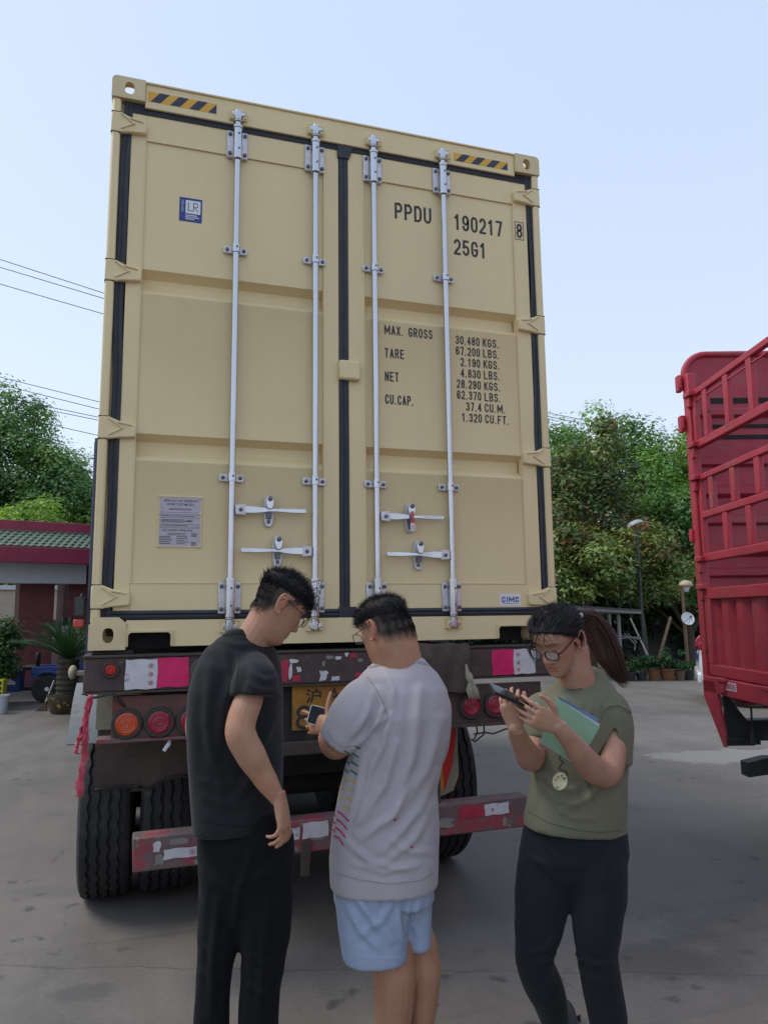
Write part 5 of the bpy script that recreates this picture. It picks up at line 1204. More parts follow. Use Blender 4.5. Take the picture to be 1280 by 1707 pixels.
for i, (px, w_, h_, m, lab) in enumerate(pots):
    w_ *= .85; h_ *= .8
    p = at(px, 1130, 17.6); o = thing('plant_pot', (p[0], p[1], 0), lab, 'plant pot', 'row of plant pots along the hedge')
    MB().lathe([(w_ * .36, 0), (w_ * .5, h_ * .9), (w_ * .54, h_ * .9), (w_ * .54, h_), (w_ * .46, h_), (w_ * .44, h_ * .9), (.001, h_ * .88)], (p[0], p[1], 0), n=20).build('pot', m, o, 40)
    rng = np.random.default_rng(40 + i); cl = np.array([(p[0] + rng.normal() * .16, p[1] + rng.normal() * .12, h_ + .10 + abs(rng.normal()) * (.16 if i in (1, 2, 3) else .05), .10) for _ in range(12 if i != 5 else 4)])
    foliage('plant', cl, 60, .035, rng, [(.03, .075, .022), (.022, .055, .02), (.04, .09, .025)], 'leaf', o)
# white car behind the red truck
cc = at(1232, 1110, 13.6); cb = cc - G0; cu_, cv_ = float(cb @ RH), float(cb @ FH)
car = thing('parked_car', uv(cu_ + 2, cv_ + .6), 'white car parked behind the red truck with its red tail lamp showing', 'car')
ca, sa = math.cos(-YAW - .36), math.sin(-YAW - .36); o0 = uv(5.32, 12.75)
CX = Matrix(((ca, -sa, 0, o0[0]), (sa, ca, 0, o0[1]), (0, 0, 1, 0), (0, 0, 0, 1)))      # x = towards the bonnet, y = across
side = [(0.06, .30), (0, .52), (.03, .80), (.10, 1.02), (.42, 1.42), (.75, 1.50), (1.7, 1.50), (2.35, 1.42), (3.05, 1.02), (3.9, .92), (4.25, .72), (4.3, .40), (4.2, .28)]
rings = []
for y, k in ((0.0, .90), (.03, .97), (.10, 1.0), (.9, 1.01), (1.7, 1.0), (1.77, .97), (1.80, .90)):
    rings.append([(2.15 + (x - 2.15) * (.985 if k < 1 else 1), y + (max(0, z - .95) * .28 * (1 if y < .9 else -1) if y != .9 else 0), .28 + (z - .28) * k) for x, z in side])
MB().loft(rings).build('body', 'car_white', car, 40, .0, xf=CX)
MB().prism([(.50, 1.08), (.72, 1.38), (1.5, 1.40), (1.5, 1.04)], .03, .12).prism([(1.56, 1.04), (1.56, 1.40), (2.2, 1.36), (2.8, 1.04)], .03, .12).build('side_window', 'car_glass', car, None, .01, xf=CX)
MB().prism([(.115, 1.06), (.37, 1.38), (.40, 1.38), (.15, 1.06)], .3, 1.5).build('rear_window', 'car_glass', car, xf=CX)
MB().prism([(.0, .92), (.02, 1.05), (.10, 1.14), (.20, 1.06), (.10, .95)], .03, .20).build('tail_lamp', 'lens_red', car, None, .02, xf=CX)
MB().prism([(.0, .92), (.02, 1.05), (.10, 1.14), (.20, 1.06), (.10, .95)], 1.60, 1.77).build('tail_lamp', 'lens_red', car, None, .02, xf=CX)
MB().box(-.012, .01, .66, 1.12, .72, .87).build('number_plate', 'blue_label', car, None, .004, xf=CX)
MB().box(-.03, .06, .05, 1.75, .36, .56).build('bumper', 'car_white', car, None, .04, xf=CX)
for x in (.80, 3.45):
    for y in (.06, 1.74):
        w = MB().lathe([(.31, -.10), (.325, -.08), (.325, .08), (.31, .10), (.22, .10), (.22, -.10)], (x, y, .325), (0, 1, 0), 28).build('wheel', 'tyre', car, 40, xf=CX)
        k = MB(); s_ = -1 if y < 1 else 1; yy_ = y + s_ * .085
        k.lathe([(.222, -.01), (.222, .01), (.20, .01), (.20, -.01)], (x, yy_, .325), (0, 1, 0), 24)
        for i in range(10): a = 2 * PI * i / 10; k.bar((x + .03 * math.cos(a), yy_, .325 + .03 * math.sin(a)), (x + .21 * math.cos(a), yy_, .325 + .21 * math.sin(a)), .03, .02, up=(0, 1, 0))
        k.cyl((x, yy_ - .015, .325), (x, yy_ + .015, .325), .045, 12); k.build('rim', 'alloy', w, 40, xf=CX)
        MB().lathe([(.215, -.01), (.215, .01), (.001, .01)], (x, y + s_ * .03, .325), (0, 1, 0), 20).build('brake_disc', 'truck_black', w, 40, xf=CX)
# overhead wires in three pairs from the far left to the far right
def wire(p0, p1, sag, r, label):
    p0 = np.array(p0); p1 = np.array(p1)
    o = MB().tube([p0 + (p1 - p0) * s_ - np.array((0, 0, sag * 4 * s_ * (1 - s_))) for s_ in np.linspace(0, 1, 40)], r, 5, caps=True).build('power_line', 'cable', None, 60); tag(o, label, 'power line', 'overhead power lines'); return o
def line2(a, b, v, c=None, d=None, vr=None, lab=''):
    """through two sighted points on the left; on to the right boundary"""
    A = at(*a, v); B = at(*b, v); dr = (B - A)
    wire(A - dr * .6, A + dr * 7.5, .02, .014, lab)
line2((0, 432), (170, 487), 26, lab='highest of the thin wires crossing the sky left of the container')
line2((0, 445), (170, 496), 26, lab='second thin wire from the top left of the container')
line2((0, 473), (170, 522), 26, lab='third thin wire, below the close upper pair')
line2((0, 628), (160, 668), 28, lab='wire grazing the top of the left trees')
line2((30, 648), (160, 680), 28, lab='wire just under the one that grazes the left trees')
line2((30, 667), (160, 694), 28, lab='upper wire of the pair low over the left trees')
line2((30, 673), (160, 699), 28, lab='lower wire of the pair low over the left trees')
line2((86, 708), (158, 724), 28, lab='lowest wire, meeting the container edge above the gatehouse')
def line3(a, b, v, lab):
    A = at(*a, v); B = at(*b, v); dr = B - A; wire(A - dr * 1.0, B + dr * 1.6, .02, .016, lab)
line3((925, 690), (1145, 735), 34, 'upper wire behind the trees near the red truck')
line3((925, 696), (1145, 741), 34, 'middle wire behind the trees near the red truck')
line3((1085, 738), (1145, 747), 34, 'lower wire over the yellow green tree by the red truck')
# ------------------------------------------------------------------ people
def skinmat(name):
    t = NT(name); a = t.n('ShaderNodeAttribute'); a.attribute_name = 'Col'
    f = t.math('ADD', t.ramp(t.noise(9, 4), .3, .7, .93, 1.07), t.ramp(t.noise(140, 3), .3, .7, -.04, .04))
    v = t.n('ShaderNodeVectorMath', operation='SCALE'); t.l(a.outputs[0], v.inputs[0]); t.l(f, v.inputs[3])
    rd = t.mix(t.ramp(t.noise(22, 5, .65), .42, .68, 0, .45), v.outputs[0], (.88, .66, .60), 'MULTIPLY')
    rd = t.mix(t.ramp(t.noise(75, 3, .6), .62, .72, 0, .25), rd, (.7, .55, .5), 'MULTIPLY')
    t.base(rd); t.set('Roughness', t.ramp(t.noise(40, 3), .3, .7, .42, .6)); t.set('Specular IOR Level', .38)
    t.set('Subsurface Weight', .12); t.b.inputs['Subsurface Radius'].default_value = (1, .35, .2); t.set('Subsurface Scale', .006)
    t.bump(t.noise(260, 3), .08, .001); return t.m
MAT['skin'] = skinmat('skin')
def cloth(name, c, var=.08, weave=420, wb=.12, c2=None, lo=.6, hi=.7, rough=.88, melange=0., sheen=.12):
    t = NT(name); f = t.ramp(t.noise(5, 5, .6), .3, .7, 1 - var, 1 + var); n = t.noise(weave, 2)
    if melange: f = t.math('ADD', f, t.ramp(n, .3, .7, -melange, melange))
    v = t.n('ShaderNodeVectorMath', operation='SCALE'); v.inputs[0].default_value = c; t.l(f, v.inputs[3]); cur = v.outputs[0]
    if c2: cur = t.mix(t.ramp(t.noise(2.4, 5), lo, hi), cur, c2)
    t.base(cur); t.set('Roughness', rough); t.set('Specular IOR Level', .2); t.set('Sheen Weight', sheen); t.set('Sheen Roughness', .5)
    rd = t.n('ShaderNodeTexNoise', noise_type='RIDGED_MULTIFRACTAL'); rd.inputs['Scale'].default_value = 5.5; rd.inputs['Detail'].default_value = 3; rd.inputs['Distortion'].default_value = .5; t.l(t.mp((1.2, 1.2, .75), (.35, .2, .1)), rd.inputs['Vector'])
    h = t.math('ADD', t.math('MULTIPLY', n, .10), t.math('ADD', t.math('MULTIPLY', t.noise(26, 4, .6), .45), t.math('MULTIPLY', rd.outputs[0], .8))); t.bump(h, wb, .011); return t.m
MAT['tee_black'] = cloth('black_cotton', (.017, .017, .019), wb=.3, sheen=.1)
MAT['trouser_black'] = cloth('black_trouser', (.006, .006, .0075), wb=.25, sheen=.02)
MAT['tee_grey'] = cloth('pale_lilac_grey_cotton', (.40, .365, .39), .05, wb=.16, c2=(.345, .315, .335))
MAT['seam_grey'] = cloth('grey_seam', (.28, .255, .27)); MAT['seam_black'] = cloth('black_seam', (.008, .008, .009)); MAT['seam_olive'] = cloth('olive_seam', (.095, .093, .06))
MAT['tee_olive'] = cloth('olive_cotton', (.150, .148, .098), .06, wb=.28)
MAT['leggings'] = cloth('charcoal_knit', (.013, .0155, .019), .12, 520, .25, melange=.3, sheen=.06)
MAT['shoe_dark'] = M('dark_shoe', (.02, .02, .022), .6); MAT['shoe_white'] = M('pale_shoe', (.5, .5, .5), .6)
t = NT('pale_blue_check')
f = t.noise(7, 4); sp_ = t.n('ShaderNodeSeparateXYZ'); t.l(t.co(), sp_.inputs[0])
zw = t.math('ADD', sp_.outputs[2], t.ramp(t.noise(6, 3), .3, .7, -.012, .012))
l1 = t.ramp(t.math('PINGPONG', zw, .030), .0, .0022, 1, 0)
xw = t.math('ADD', sp_.outputs[0], t.ramp(t.noise(6, 3), .3, .7, -.008, .008)); l2 = t.ramp(t.math('PINGPONG', xw, .036), .0, .002, .55, 0)
v = t.n('ShaderNodeVectorMath', operation='SCALE'); v.inputs[0].default_value = (.31, .365, .485); t.l(t.ramp(f, .3, .7, .94, 1.06), v.inputs[3])
t.base(t.mix(t.math('MULTIPLY', t.math('MAXIMUM', l1, l2), .5), v.outputs[0], (.42, .49, .62))); t.set('Roughness', .85); t.set('Specular IOR Level', .2)
t.bump(t.noise(30, 4), .3, .006); MAT['shorts'] = t.m
MAT['hair'] = M('black_hair', (.011, .010, .011), .58, var=.25, vs=60, spec=.3)
MAT['hair_brown'] = M('dyed_brown_hair', (.050, .021, .016), .5, var=.3, vs=60, spec=.5)
MAT['frame_black'] = M('black_spectacle_frame', (.02, .018, .018), .35)
MAT['frame_red'] = M('dark_red_spectacle_frame', (.10, .012, .014), .35)
MAT['lens'] = glass('spectacle_lens', (.9, .92, .95), .16)
MAT['phone_black'] = M('phone_black', (.014, .014, .016), .25)
MAT['phone_glass'] = M('phone_screen_glass', (.005, .006, .008), .12, var=.02, spec=.25)
MAT['phone_edge'] = M('phone_metal_edge', (.62, .62, .66), .3, .9)
MAT['folder_green'] = M('pale_green_card', (.26, .45, .31), .6, var=.05, vs=10)
MAT['paper_blue'] = M('blue_paper', (.20, .33, .62), .6, var=.06); MAT['paper_white'] = M('white_paper', (.62, .63, .65), .7, var=.05)
MAT['paper_pink'] = M('pink_paper', (.55, .25, .30), .7, var=.05)
MAT['emblem_cream'] = M('cream_print', (.58, .55, .34), .7, var=.05)
for nm, c in (('green', (.01, .15, .085)), ('navy', (.05, .05, .12)), ('yellow', (.55, .42, .06)), ('magenta', (.46, .02, .14)), ('black', (.02, .02, .025))): MAT['print_' + nm] = M('print_' + nm, c, .8, var=.1, vs=60)

def evmesh(o):
    dg = bpy.context.evaluated_depsgraph_get(); me = bpy.data.meshes.new_from_object(o.evaluated_get(dg)); return me
def remesh(mb, vox, smooth, it, dec=1.0):
    me = bpy.data.meshes.new('tmp'); me.from_pydata(mb.v, [], mb.f)
    bm = bmesh.new(); bm.from_mesh(me); bmesh.ops.recalc_face_normals(bm, faces=bm.faces); bm.to_mesh(me); bm.free()
    o = bpy.data.objects.new('tmp', me); col.objects.link(o)
    r = o.modifiers.new('r', 'REMESH'); r.mode = 'VOXEL'; r.voxel_size = vox
    if it: s_ = o.modifiers.new('s', 'SMOOTH'); s_.factor = smooth; s_.iterations = it
    if dec < 1: d = o.modifiers.new('d', 'DECIMATE'); d.ratio = dec
    out = evmesh(o); bpy.data.objects.remove(o); bpy.data.meshes.remove(me); out.shade_smooth(); return out
def coords(me):
    a = np.empty(len(me.vertices) * 3, np.float32); me.vertices.foreach_get('co', a); return a.reshape(-1, 3).astype(float)
def normals(me):
    a = np.empty(len(me.vertices) * 3, np.float32); me.vertices.foreach_get('normal', a); return a.reshape(-1, 3).astype(float)
def setco(me, P): me.vertices.foreach_set('co', P.astype(np.float32).ravel()); me.update()
def pix(P):
    d = P - CAM; z = d @ CF; return np.stack((640 + FPX * (d @ CR) / z, 853.5 - FPX * (d @ CU) / z), 1)
UPV = np.array((0, 0, 1.))
def cdir(l, d, z):
    """direction: l to the right, d away from the photographer, z up"""
    return RH * l + FH * d + UPV * z
def unit(v): v = np.array(v, float); return v / np.linalg.norm(v)
def torso(mb, secs, yaw=0., n=40, ex=2.35):
    """rings: (photo row, left edge, right edge, distance, half depth, shear) or with a trailing tilt"""
    rings = []
    for s_ in secs:
        y, xl, xr, D, b = s_[:5]; sh = s_[5] if len(s_) > 5 else 0.; tl = s_[6] if len(s_) > 6 else 0.; fb = s_[7] if len(s_) > 7 else 0.
        c = at((xl + xr) / 2, y, D); W = (xr - xl) / 2 * D / FPX; R = []
        for a in np.linspace(0, 2 * PI, n, endpoint=False):
            ca, sa = math.cos(a), math.sin(a); k = (abs(ca) ** ex + abs(sa) ** ex) ** (-1 / ex)
            R.append(c + RH * W * ca * k + FH * (b * sa * k + sh * ca * k) + UPV * (tl * ca + fb * sa) * k)
        rings.append(R)
    mb.loft(rings)
def limb(mb, pts, n=18, k_=1., flat=False):
    """pts: (px, py, distance, radius in photo pixels, [flatness])"""
    P = [at(p[0], p[1], p[2]) for p in pts]; R = [p[3] * p[2] / FPX * k_ for p in pts]
    Q = [P[0]]; S = [R[0]]                     # resample smoothly
    m = len(P)
    for i in range(m - 1):
        p0, p1, p2, p3 = P[max(i - 1, 0)], P[i], P[i + 1], P[min(i + 2, m - 1)]
        for k in range(1, 6):
            t_ = k / 5; Q.append(.5 * ((2 * p1) + (-p0 + p2) * t_ + (2 * p0 - 5 * p1 + 4 * p2 - p3) * t_ ** 2 + (-p0 + 3 * p1 - 3 * p2 + p3) * t_ ** 3)); S.append(R[i] + (R[i + 1] - R[i]) * (t_ * t_ * (3 - 2 * t_)))
    mb.tube(Q, S, n, round_ends=not flat)
def folds(me, strokes_, front=True):
    """sculpt soft folds: (list of photo points, half width px, height mm)"""
    P = coords(me); N = normals(me); px = pix(P); tc = unit(CAM - P.mean(0)); vis = (N @ tc) > -.1 if front else np.ones(len(P), bool); disp = np.zeros(len(P))
    for pts, w_, h_ in strokes_:
        pts = np.array(pts, float); best = np.full(len(P), 1e9); tt = np.zeros(len(P)); m = len(pts) - 1
        for i in range(m):
            a, b = pts[i], pts[i + 1]; ab = b - a; s_ = np.clip(((px - a) @ ab) / (ab @ ab), 0, 1); d = np.hypot(*(px - a - s_[:, None] * ab).T); k = d < best; best[k] = d[k]; tt[k] = (i + s_[k]) / m
        disp += vis * h_ * .0018 * (np.exp(-(best / (.8 * w_)) ** 2) - .45 * np.exp(-((best - 1.6 * w_) / (.9 * w_)) ** 2)) * np.sin(np.clip(tt * .86 + .07, 0, 1) * PI) ** .6
    P += N * disp[:, None]; setco(me, P)
def ripple(me, amp, scale, seed=0., stretch=(1, 1, .35)):
    P = coords(me); N = normals(me)
    d = np.array([noise.fractal(Vector((p[0] * stretch[0] * scale + seed, p[1] * stretch[1] * scale, p[2] * stretch[2] * scale)), 1., 2., 3) for p in P])
    setco(me, P + N * (d * amp)[:, None])
def clip_below(me, pl):
    """cut openings: (point, normal, radius): everything beyond the plane within the radius is removed"""
    bm = bmesh.new(); bm.from_mesh(me)
    for p, n, r in pl:
        p = Vector(p); n = Vector(n).normalized()
        vs = [v for v in bm.verts if (v.co - p).length < r]; es = set(); fs = set()
        for v in vs: es.update(v.link_edges); fs.update(v.link_faces)
        bmesh.ops.bisect_plane(bm, geom=list(vs) + list(es) + list(fs), plane_co=p, plane_no=n, clear_outer=True)
    bm.to_mesh(me); bm.free(); me.update()

def hairline(x, y, z, soft):
    lim = np.interp(y, [-.10, -.045, -.02, .012, .035, .050, .062, .075], [-.070, -.066, -.030, -.004, .010, .045, .062, .075])
    return np.clip((z - lim) / soft, 0, 1) * (y < .085)
# head in its own axes: x to the person's right... +y is where the face points, z up, centre of the skull at the origin
HZ = np.array([-.122, -.112, -.098, -.080, -.062, -.040, -.012, .015, .040, .065, .086, .102, .112, .117])
HF = np.array([.058, .074, .083, .085, .085, .086, .087, .086, .091, .088, .074, .050, .024, .004])
HB = np.array([.030, .012, -.006, -.026, -.044, -.064, -.081, -.091, -.096, -.095, -.086, -.066, -.038, -.012])
HW = np.array([.014, .029, .040, .050, .057, .063, .069, .073, .0755, .0745, .068, .053, .032, .007])
def head(mb, c, f, up, sc=1., fem=0., roll=0.):
    f = unit(f); r = unit(np.cross(f, up)); u = np.cross(r, f)
    if roll: r, u = r * math.cos(roll) + u * math.sin(roll), u * math.cos(roll) - r * math.sin(roll)
    R = np.stack((r, f, u), 1) * sc; n = 64; zs = np.concatenate((np.linspace(-.122, .09, 66), np.linspace(.093, .117, 12))); rings = []
    for z in zs:
        fr, bk, w_ = np.interp(z, HZ, HF), np.interp(z, HZ, HB), np.interp(z, HZ, HW); w_ *= (1 - fem * .05 * (z < 0)); ring = []
        for a in np.linspace(0, 2 * PI, n, endpoint=False):
            ca, sa = math.cos(a), math.sin(a); e = 2.3 if sa > 0 else 2.1; k = (abs(ca) ** e + abs(sa) ** e) ** (-1 / e)
            x = w_ * ca * k; y = (fr + bk) / 2 + (fr - bk) / 2 * sa * k
            if sa > .1:
                g = lambda x0, z0, sx, sz: math.exp(-((x - x0) / sx) ** 2 - ((z - z0) / sz) ** 2); ax = abs(x)
                G = lambda x0, z0, sx, sz: math.exp(-((ax - x0) / sx) ** 2 - ((z - z0) / sz) ** 2)
                ds = 0
                if z < .035: ds += np.interp(z, [-.052, -.043, -.036, -.028, -.012, .012, .03], [0, .005, .020, .022, .014, .006, 0]) * math.exp(-(x / (.0115 + .004 * (z < -.02))) ** 2)
                ds += .007 * G(.0145, -.034, .007, .008)                      # wings of the nose
                ds -= .011 * G(.032, .016, .018, .011); ds += .0075 * G(.032, .015, .0125, .0085)
                ds += .004 * G(.030, .036, .022, .007)                       # brow
                ds += .006 * g(0, -.0585, .020, .0045) + .007 * g(0, -.070, .017, .005) - .004 * g(0, -.0640, .022, .002) - .003 * g(0, -.080, .018, .005)
                ds += .005 * g(0, -.100, .018, .012); ds += .004 * G(.045, -.012, .018, .016)
                y += ds * min(1, (sa - .1) * 3)
            ring.append(c + R @ np.array((x, y, z)))
        rings.append(ring)
    mb.loft(rings)
    for sx in (-1, 1):                          # ears: a rim curled round a hollow
        E = lambda a, q: c + R @ np.array((sx * (.0735 + .006 + .010 * q + .004 * math.cos(a)), -.012 - .016 * math.cos(a) * q - .006 * math.sin(a) * q - .004 * q, -.002 + .034 * math.sin(a) * q))
        rim = [E(a, 1.) for a in np.linspace(-2.2, 2.6, 18)]
        mb.tube(rim, [.0042 * sc] + [.0048 * sc] * 16 + [.003 * sc], 8, round_ends=True)
        mb.ell(c + R @ np.array((sx * .0755, -.014, .002)), (.0055 * sc, .017 * sc, .029 * sc), 14, 10, R / sc)
        mb.ell(c + R @ np.array((sx * .0765, -.008, -.027)), (.004 * sc, .008 * sc, .009 * sc), 10, 8, R / sc)
    return R
def hand(mb, wrist, d, s, n, sc=1., curls=None, spread=.10, thumb=None, lens=None):
    """d: towards the knuckles, s: thumb side, n: out of the palm; curls: bend of the three joints of each finger"""
    d = unit(d); s = unit(s - d * float(np.dot(s, d))); n = unit(n - d * float(np.dot(n, d)) - s * float(np.dot(n, s)))
    rings = []
    for q, w_, th, off in ((-.02, .026, .021, 0), (.0, .027, .0195, 0), (.025, .035, .0185, .001), (.055, .041, .0165, .001), (.085, .042, .0135, 0), (.098, .036, .010, 0)):
        c = wrist + d * q * sc + s * off * sc; rings.append([c + s * w_ * sc * math.copysign(abs(math.cos(a)) ** .8, math.cos(a)) + n * th * sc * math.copysign(abs(math.sin(a)) ** .8, math.sin(a)) for a in np.linspace(0, 2 * PI, 20, endpoint=False)])
    mb.loft(rings)
    curls = curls or [(.25, .35, .25)] * 4; tips = []
    for i, (off, fwd, L_) in enumerate(((.030, .092, .074), (.010, .096, .082), (-.011, .093, .076), (-.030, .085, .060))):
        p = wrist + (d * (fwd - .012) + s * off) * sc; pts = [p]; rad = [.0088 * sc]; ang = 0; sp = spread * (1.4, .4, -.5, -1.5)[i]
        dd0 = unit(d + s * sp); pts.append(wrist + (d * fwd + s * (off + sp * .01)) * sc); rad.append(.0090 * sc)
        for k, (fr, cu) in enumerate(zip((.46, .30, .24), curls[i])):
            ang += cu; dd = dd0 * math.cos(ang) + n * math.sin(ang); e = pts[-1] + dd * L_ * fr * sc
            pts.append((pts[-1] + e) / 2); rad.append((.0084, .0077, .0068)[k] * sc * (.9 if i == 3 else 1)); pts.append(e); rad.append((.0083, .0073, .0058)[k] * sc * (.9 if i == 3 else 1))
        mb.tube(pts, rad, 10, round_ends=True); tips.append(pts[-1])
    th = thumb or ((.55, .75, .25), (.85, .35, .25), (.95, .1, .25))
    p = wrist + (d * .022 + s * .020 + n * .004) * sc; pts = [p]; rad = [.0145 * sc]
    for (a, b, c_), L_, r_ in zip(th, (.046, .034, .029), (.0122, .0104, .0082)):
        e = pts[-1] + unit(d * a + s * b + n * c_) * L_ * sc; pts.append((pts[-1] + e) / 2); rad.append((rad[-1] + r_ * sc) / 2); pts.append(e); rad.append(r_ * sc)
    mb.tube(pts, rad, 10, round_ends=True); tips.append(pts[-1]); return tips
def strands(name, roots, dirs, L_, w_, m, parent, rng, droop=.3, seg=3, curl=.15):
    """tapered blades of hair"""
    N = len(roots); mb_v = np.zeros((N, (seg + 1) * 2, 3)); L2 = L_ * (.6 + .7 * rng.random(N)); side = np.cross(dirs, rng.normal(size=(N, 3))); side /= np.linalg.norm(side, axis=1)[:, None]
    jit = rng.normal(size=(N, 3)) * curl
    for k in range(seg + 1):
        s_ = k / seg; p = roots + (dirs * s_ + jit * s_ * s_ * .5 - np.array((0, 0, droop)) * s_ * s_) * L2[:, None]; wd = w_ * (1 - s_ * .92)
        mb_v[:, 2 * k] = p - side * wd / 2; mb_v[:, 2 * k + 1] = p + side * wd / 2
    n_ = (seg + 1) * 2; F = []
    base = np.arange(N)[:, None] * n_
    quad = np.concatenate([base + np.array([2 * k, 2 * k + 1, 2 * k + 3, 2 * k + 2]) for k in range(seg)], 0).astype(np.int32)
    me = bpy.data.meshes.new(name); me.vertices.add(N * n_); me.vertices.foreach_set('co', mb_v.astype(np.float32).ravel())
    me.loops.add(quad.size); me.loops.foreach_set('vertex_index', quad.ravel()); me.polygons.add(len(quad)); me.polygons.foreach_set('loop_start', np.arange(0, quad.size, 4, dtype=np.int32)); me.polygons.foreach_set('loop_total', np.full(len(quad), 4, np.int32)); me.update()
    me.shade_smooth(); o = link(name, me, m, parent); return o
def skincol(me, base, c, R, sc, stub=None, lips=None, brow=True, scalp=None, blush=.0, face_r=.16):
    P = coords(me); C = np.tile(np.array(base), (len(P), 1)); q = (P - c) @ (R / sc ** 2); near = np.linalg.norm(P - c, axis=1) < face_r
    x, y, z = q.T; ax = np.abs(x); mixc = lambda m, col_: C.__setitem__(slice(None), C * (1 - m[:, None]) + np.array(col_) * m[:, None])
    g = lambda a, b, w_: np.exp(-((a - b) / w_) ** 2)
    fr = near & (y > .045)
    if lips: mixc(fr * .75 * np.clip(np.exp(-(ax / .021) ** 4) * (g(z, -.0585, .0055) + g(z, -.070, .006)), 0, 1), lips)
    mixc(fr * .8 * np.exp(-(ax / .019) ** 4) * g(z, -.0642, .0017), (.10, .03, .025))
    if brow: mixc(fr * .8 * np.clip(np.exp(-((ax - .032) / .018) ** 4) * g(z, .0395 - .004 * ((ax - .03) / .02) ** 2, .0042), 0, 1), (.035, .025, .02))
    mixc(fr * .85 * np.exp(-((ax - .032) / .014) ** 4) * g(z, .0095 + 12 * (ax - .032) ** 2, .0016), (.02, .014, .012))
    if blush: mixc(near * (y > .03) * blush * np.exp(-((ax - .045) / .02) ** 2 - ((z + .02) / .022) ** 2), (.50, .18, .14))
    ears = near & (ax > .0755) & (np.abs(y + .012) < .03) & (np.abs(z) < .045); mixc(ears * .35, (base[0] * 1.08, base[1] * .72, base[2] * .68))
    if scalp is not None: m_ = scalp(x, y, z) * near * ~((np.abs(x) > .0745) & (np.abs(y + .012) < .036) & (z < .042)); mixc(np.clip(m_, 0, 1) * .92, (.018, .015, .014))
    setcol(me, C)
def spectacles(parent, c, R, m, w_=.026, h_=.019, yo=.104, zo=.010, lensm='lens', th=.0016):
    T = lambda x, y, z: c + R @ np.array((x, y, z)); fr = MB(); le = MB()
    for sx in (-1, 1):
        loop = []
        for a in np.linspace(0, 2 * PI, 33):
            ca, sa = math.cos(a), math.sin(a); k = (abs(ca) ** 3 + abs(sa) ** 3) ** (-1 / 3); loop.append(T(sx * .034 + w_ * ca * k, yo - .006 * ((sx * .034 + w_ * ca * k) / .06) ** 2, zo + h_ * sa * k))
        fr.tube(loop, th, 6, caps=False); le.add([tuple(p) for p in loop[:-1]], [tuple(range(32))])
        fr.tube([T(sx * .0605, yo - .006, zo + .008), T(sx * .070, yo - .014, zo + .010), T(sx * .0785, .03, .018), T(sx * .0800, -.010, .022), T(sx * .0790, -.026, .006)], th * .95, 6)
    fr.tube([T(-.010, yo - .0, zo + .004), T(0, yo + .002, zo + .007), T(.010, yo, zo + .004)], th, 6)
    o = fr.build('spectacles', m, parent, 60); le.build('spectacle_lens', lensm, o); return o
def on_surface(me_obj, px, py, off=.0015):
    bv = getattr(on_surface, 'c', {}).get(me_obj.name)
    if bv is None:
        bv = BVHTree.FromPolygons([tuple(v.co) for v in me_obj.data.vertices], [tuple(p.vertices) for p in me_obj.data.polygons]); on_surface.c = {**getattr(on_surface, 'c', {}), me_obj.name: bv}
    d = unit(CF + CR * ((px - 640) / FPX) - CU * ((py - 853.5) / FPX)); h = bv.ray_cast(Vector(CAM), Vector(d))
    if h[0] is None: return None, None
    n = np.array(h[1]); n = n if n @ d < 0 else -n
    return np.array(h[0]) + n * off, n
def print_line(obj, pts, w_mm, m, name='shirt_print'):
    P = []; Nn = []
    for (a, b), (c_, d) in zip(pts[:-1], pts[1:]):
        k = max(2, int(math.hypot(c_ - a, d - b) / 2.5))
        for q in range(k):
            p, n = on_surface(obj, a + (c_ - a) * q / k, b + (d - b) * q / k)
            if p is not None: P.append(p); Nn.append(n)
    p, n = on_surface(obj, *pts[-1])
    if p is not None: P.append(p); Nn.append(n)
    if len(P) < 2: return
    A = []; B = []
    for i in range(len(P)):
        d = unit(P[min(i + 1, len(P) - 1)] - P[max(0, i - 1)]); s_ = unit(np.cross(d, Nn[i])) * w_mm * .0005; A.append(P[i] + s_); B.append(P[i] - s_)
    n = len(A); mb = MB().add(A + B, [(i, i + 1, n + i + 1, n + i) for i in range(n - 1)]); mb.build(name, m, obj)
def print_area(obj, poly, m, name='shirt_print', off=.002):
    c = np.mean(poly, 0); rings = []
    for q in (1.0, .66, .33): rings.append([on_surface(obj, *(c + (np.array(p) - c) * q), off)[0] for p in poly])
    cc = on_surface(obj, *c, off)[0]; n = len(poly); vs = sum(rings, []) + [cc]
    if any(v is None for v in vs): return
    fs = [(a * n + i, a * n + (i + 1) % n, (a + 1) * n + (i + 1) % n, (a + 1) * n + i) for a in range(2) for i in range(n)] + [(2 * n + i, 2 * n + (i + 1) % n, 3 * n) for i in range(n)]
    MB().add(vs, fs).build(name, m, obj, 60)
def garment(name, mb, m, parent, vox=.0065, it=13, strokes_=(), rip=None, cuts=(), thick=.0022):
    me = remesh(mb, vox, .5, it)
    if rip: ripple(me, *rip)
    if strokes_: folds(me, strokes_)
    if cuts: clip_below(me, cuts)
    me.shade_smooth(); o = link(name, me, m, parent)
    return o
def shoe(parent, toe, heel, m, name='shoe'):
    a = np.array(heel, float); b = np.array(toe, float); d = unit(b - a); r = np.cross(d, UPV); Lf = np.linalg.norm(b - a); rings = []
    for s_, w_, h_ in ((0, .024, .05), (.06, .032, .075), (.25, .034, .085), (.5, .038, .065), (.75, .045, .048), (.93, .036, .036), (1.0, .012, .02)):
        c = a + d * Lf * s_; rings.append([c + r * w_ * math.cos(q) + UPV * (h_ / 2 + h_ / 2 * math.sin(q)) for q in np.linspace(0, 2 * PI, 16, endpoint=False)])
    MB().loft(rings).build(name, m, parent, 60)
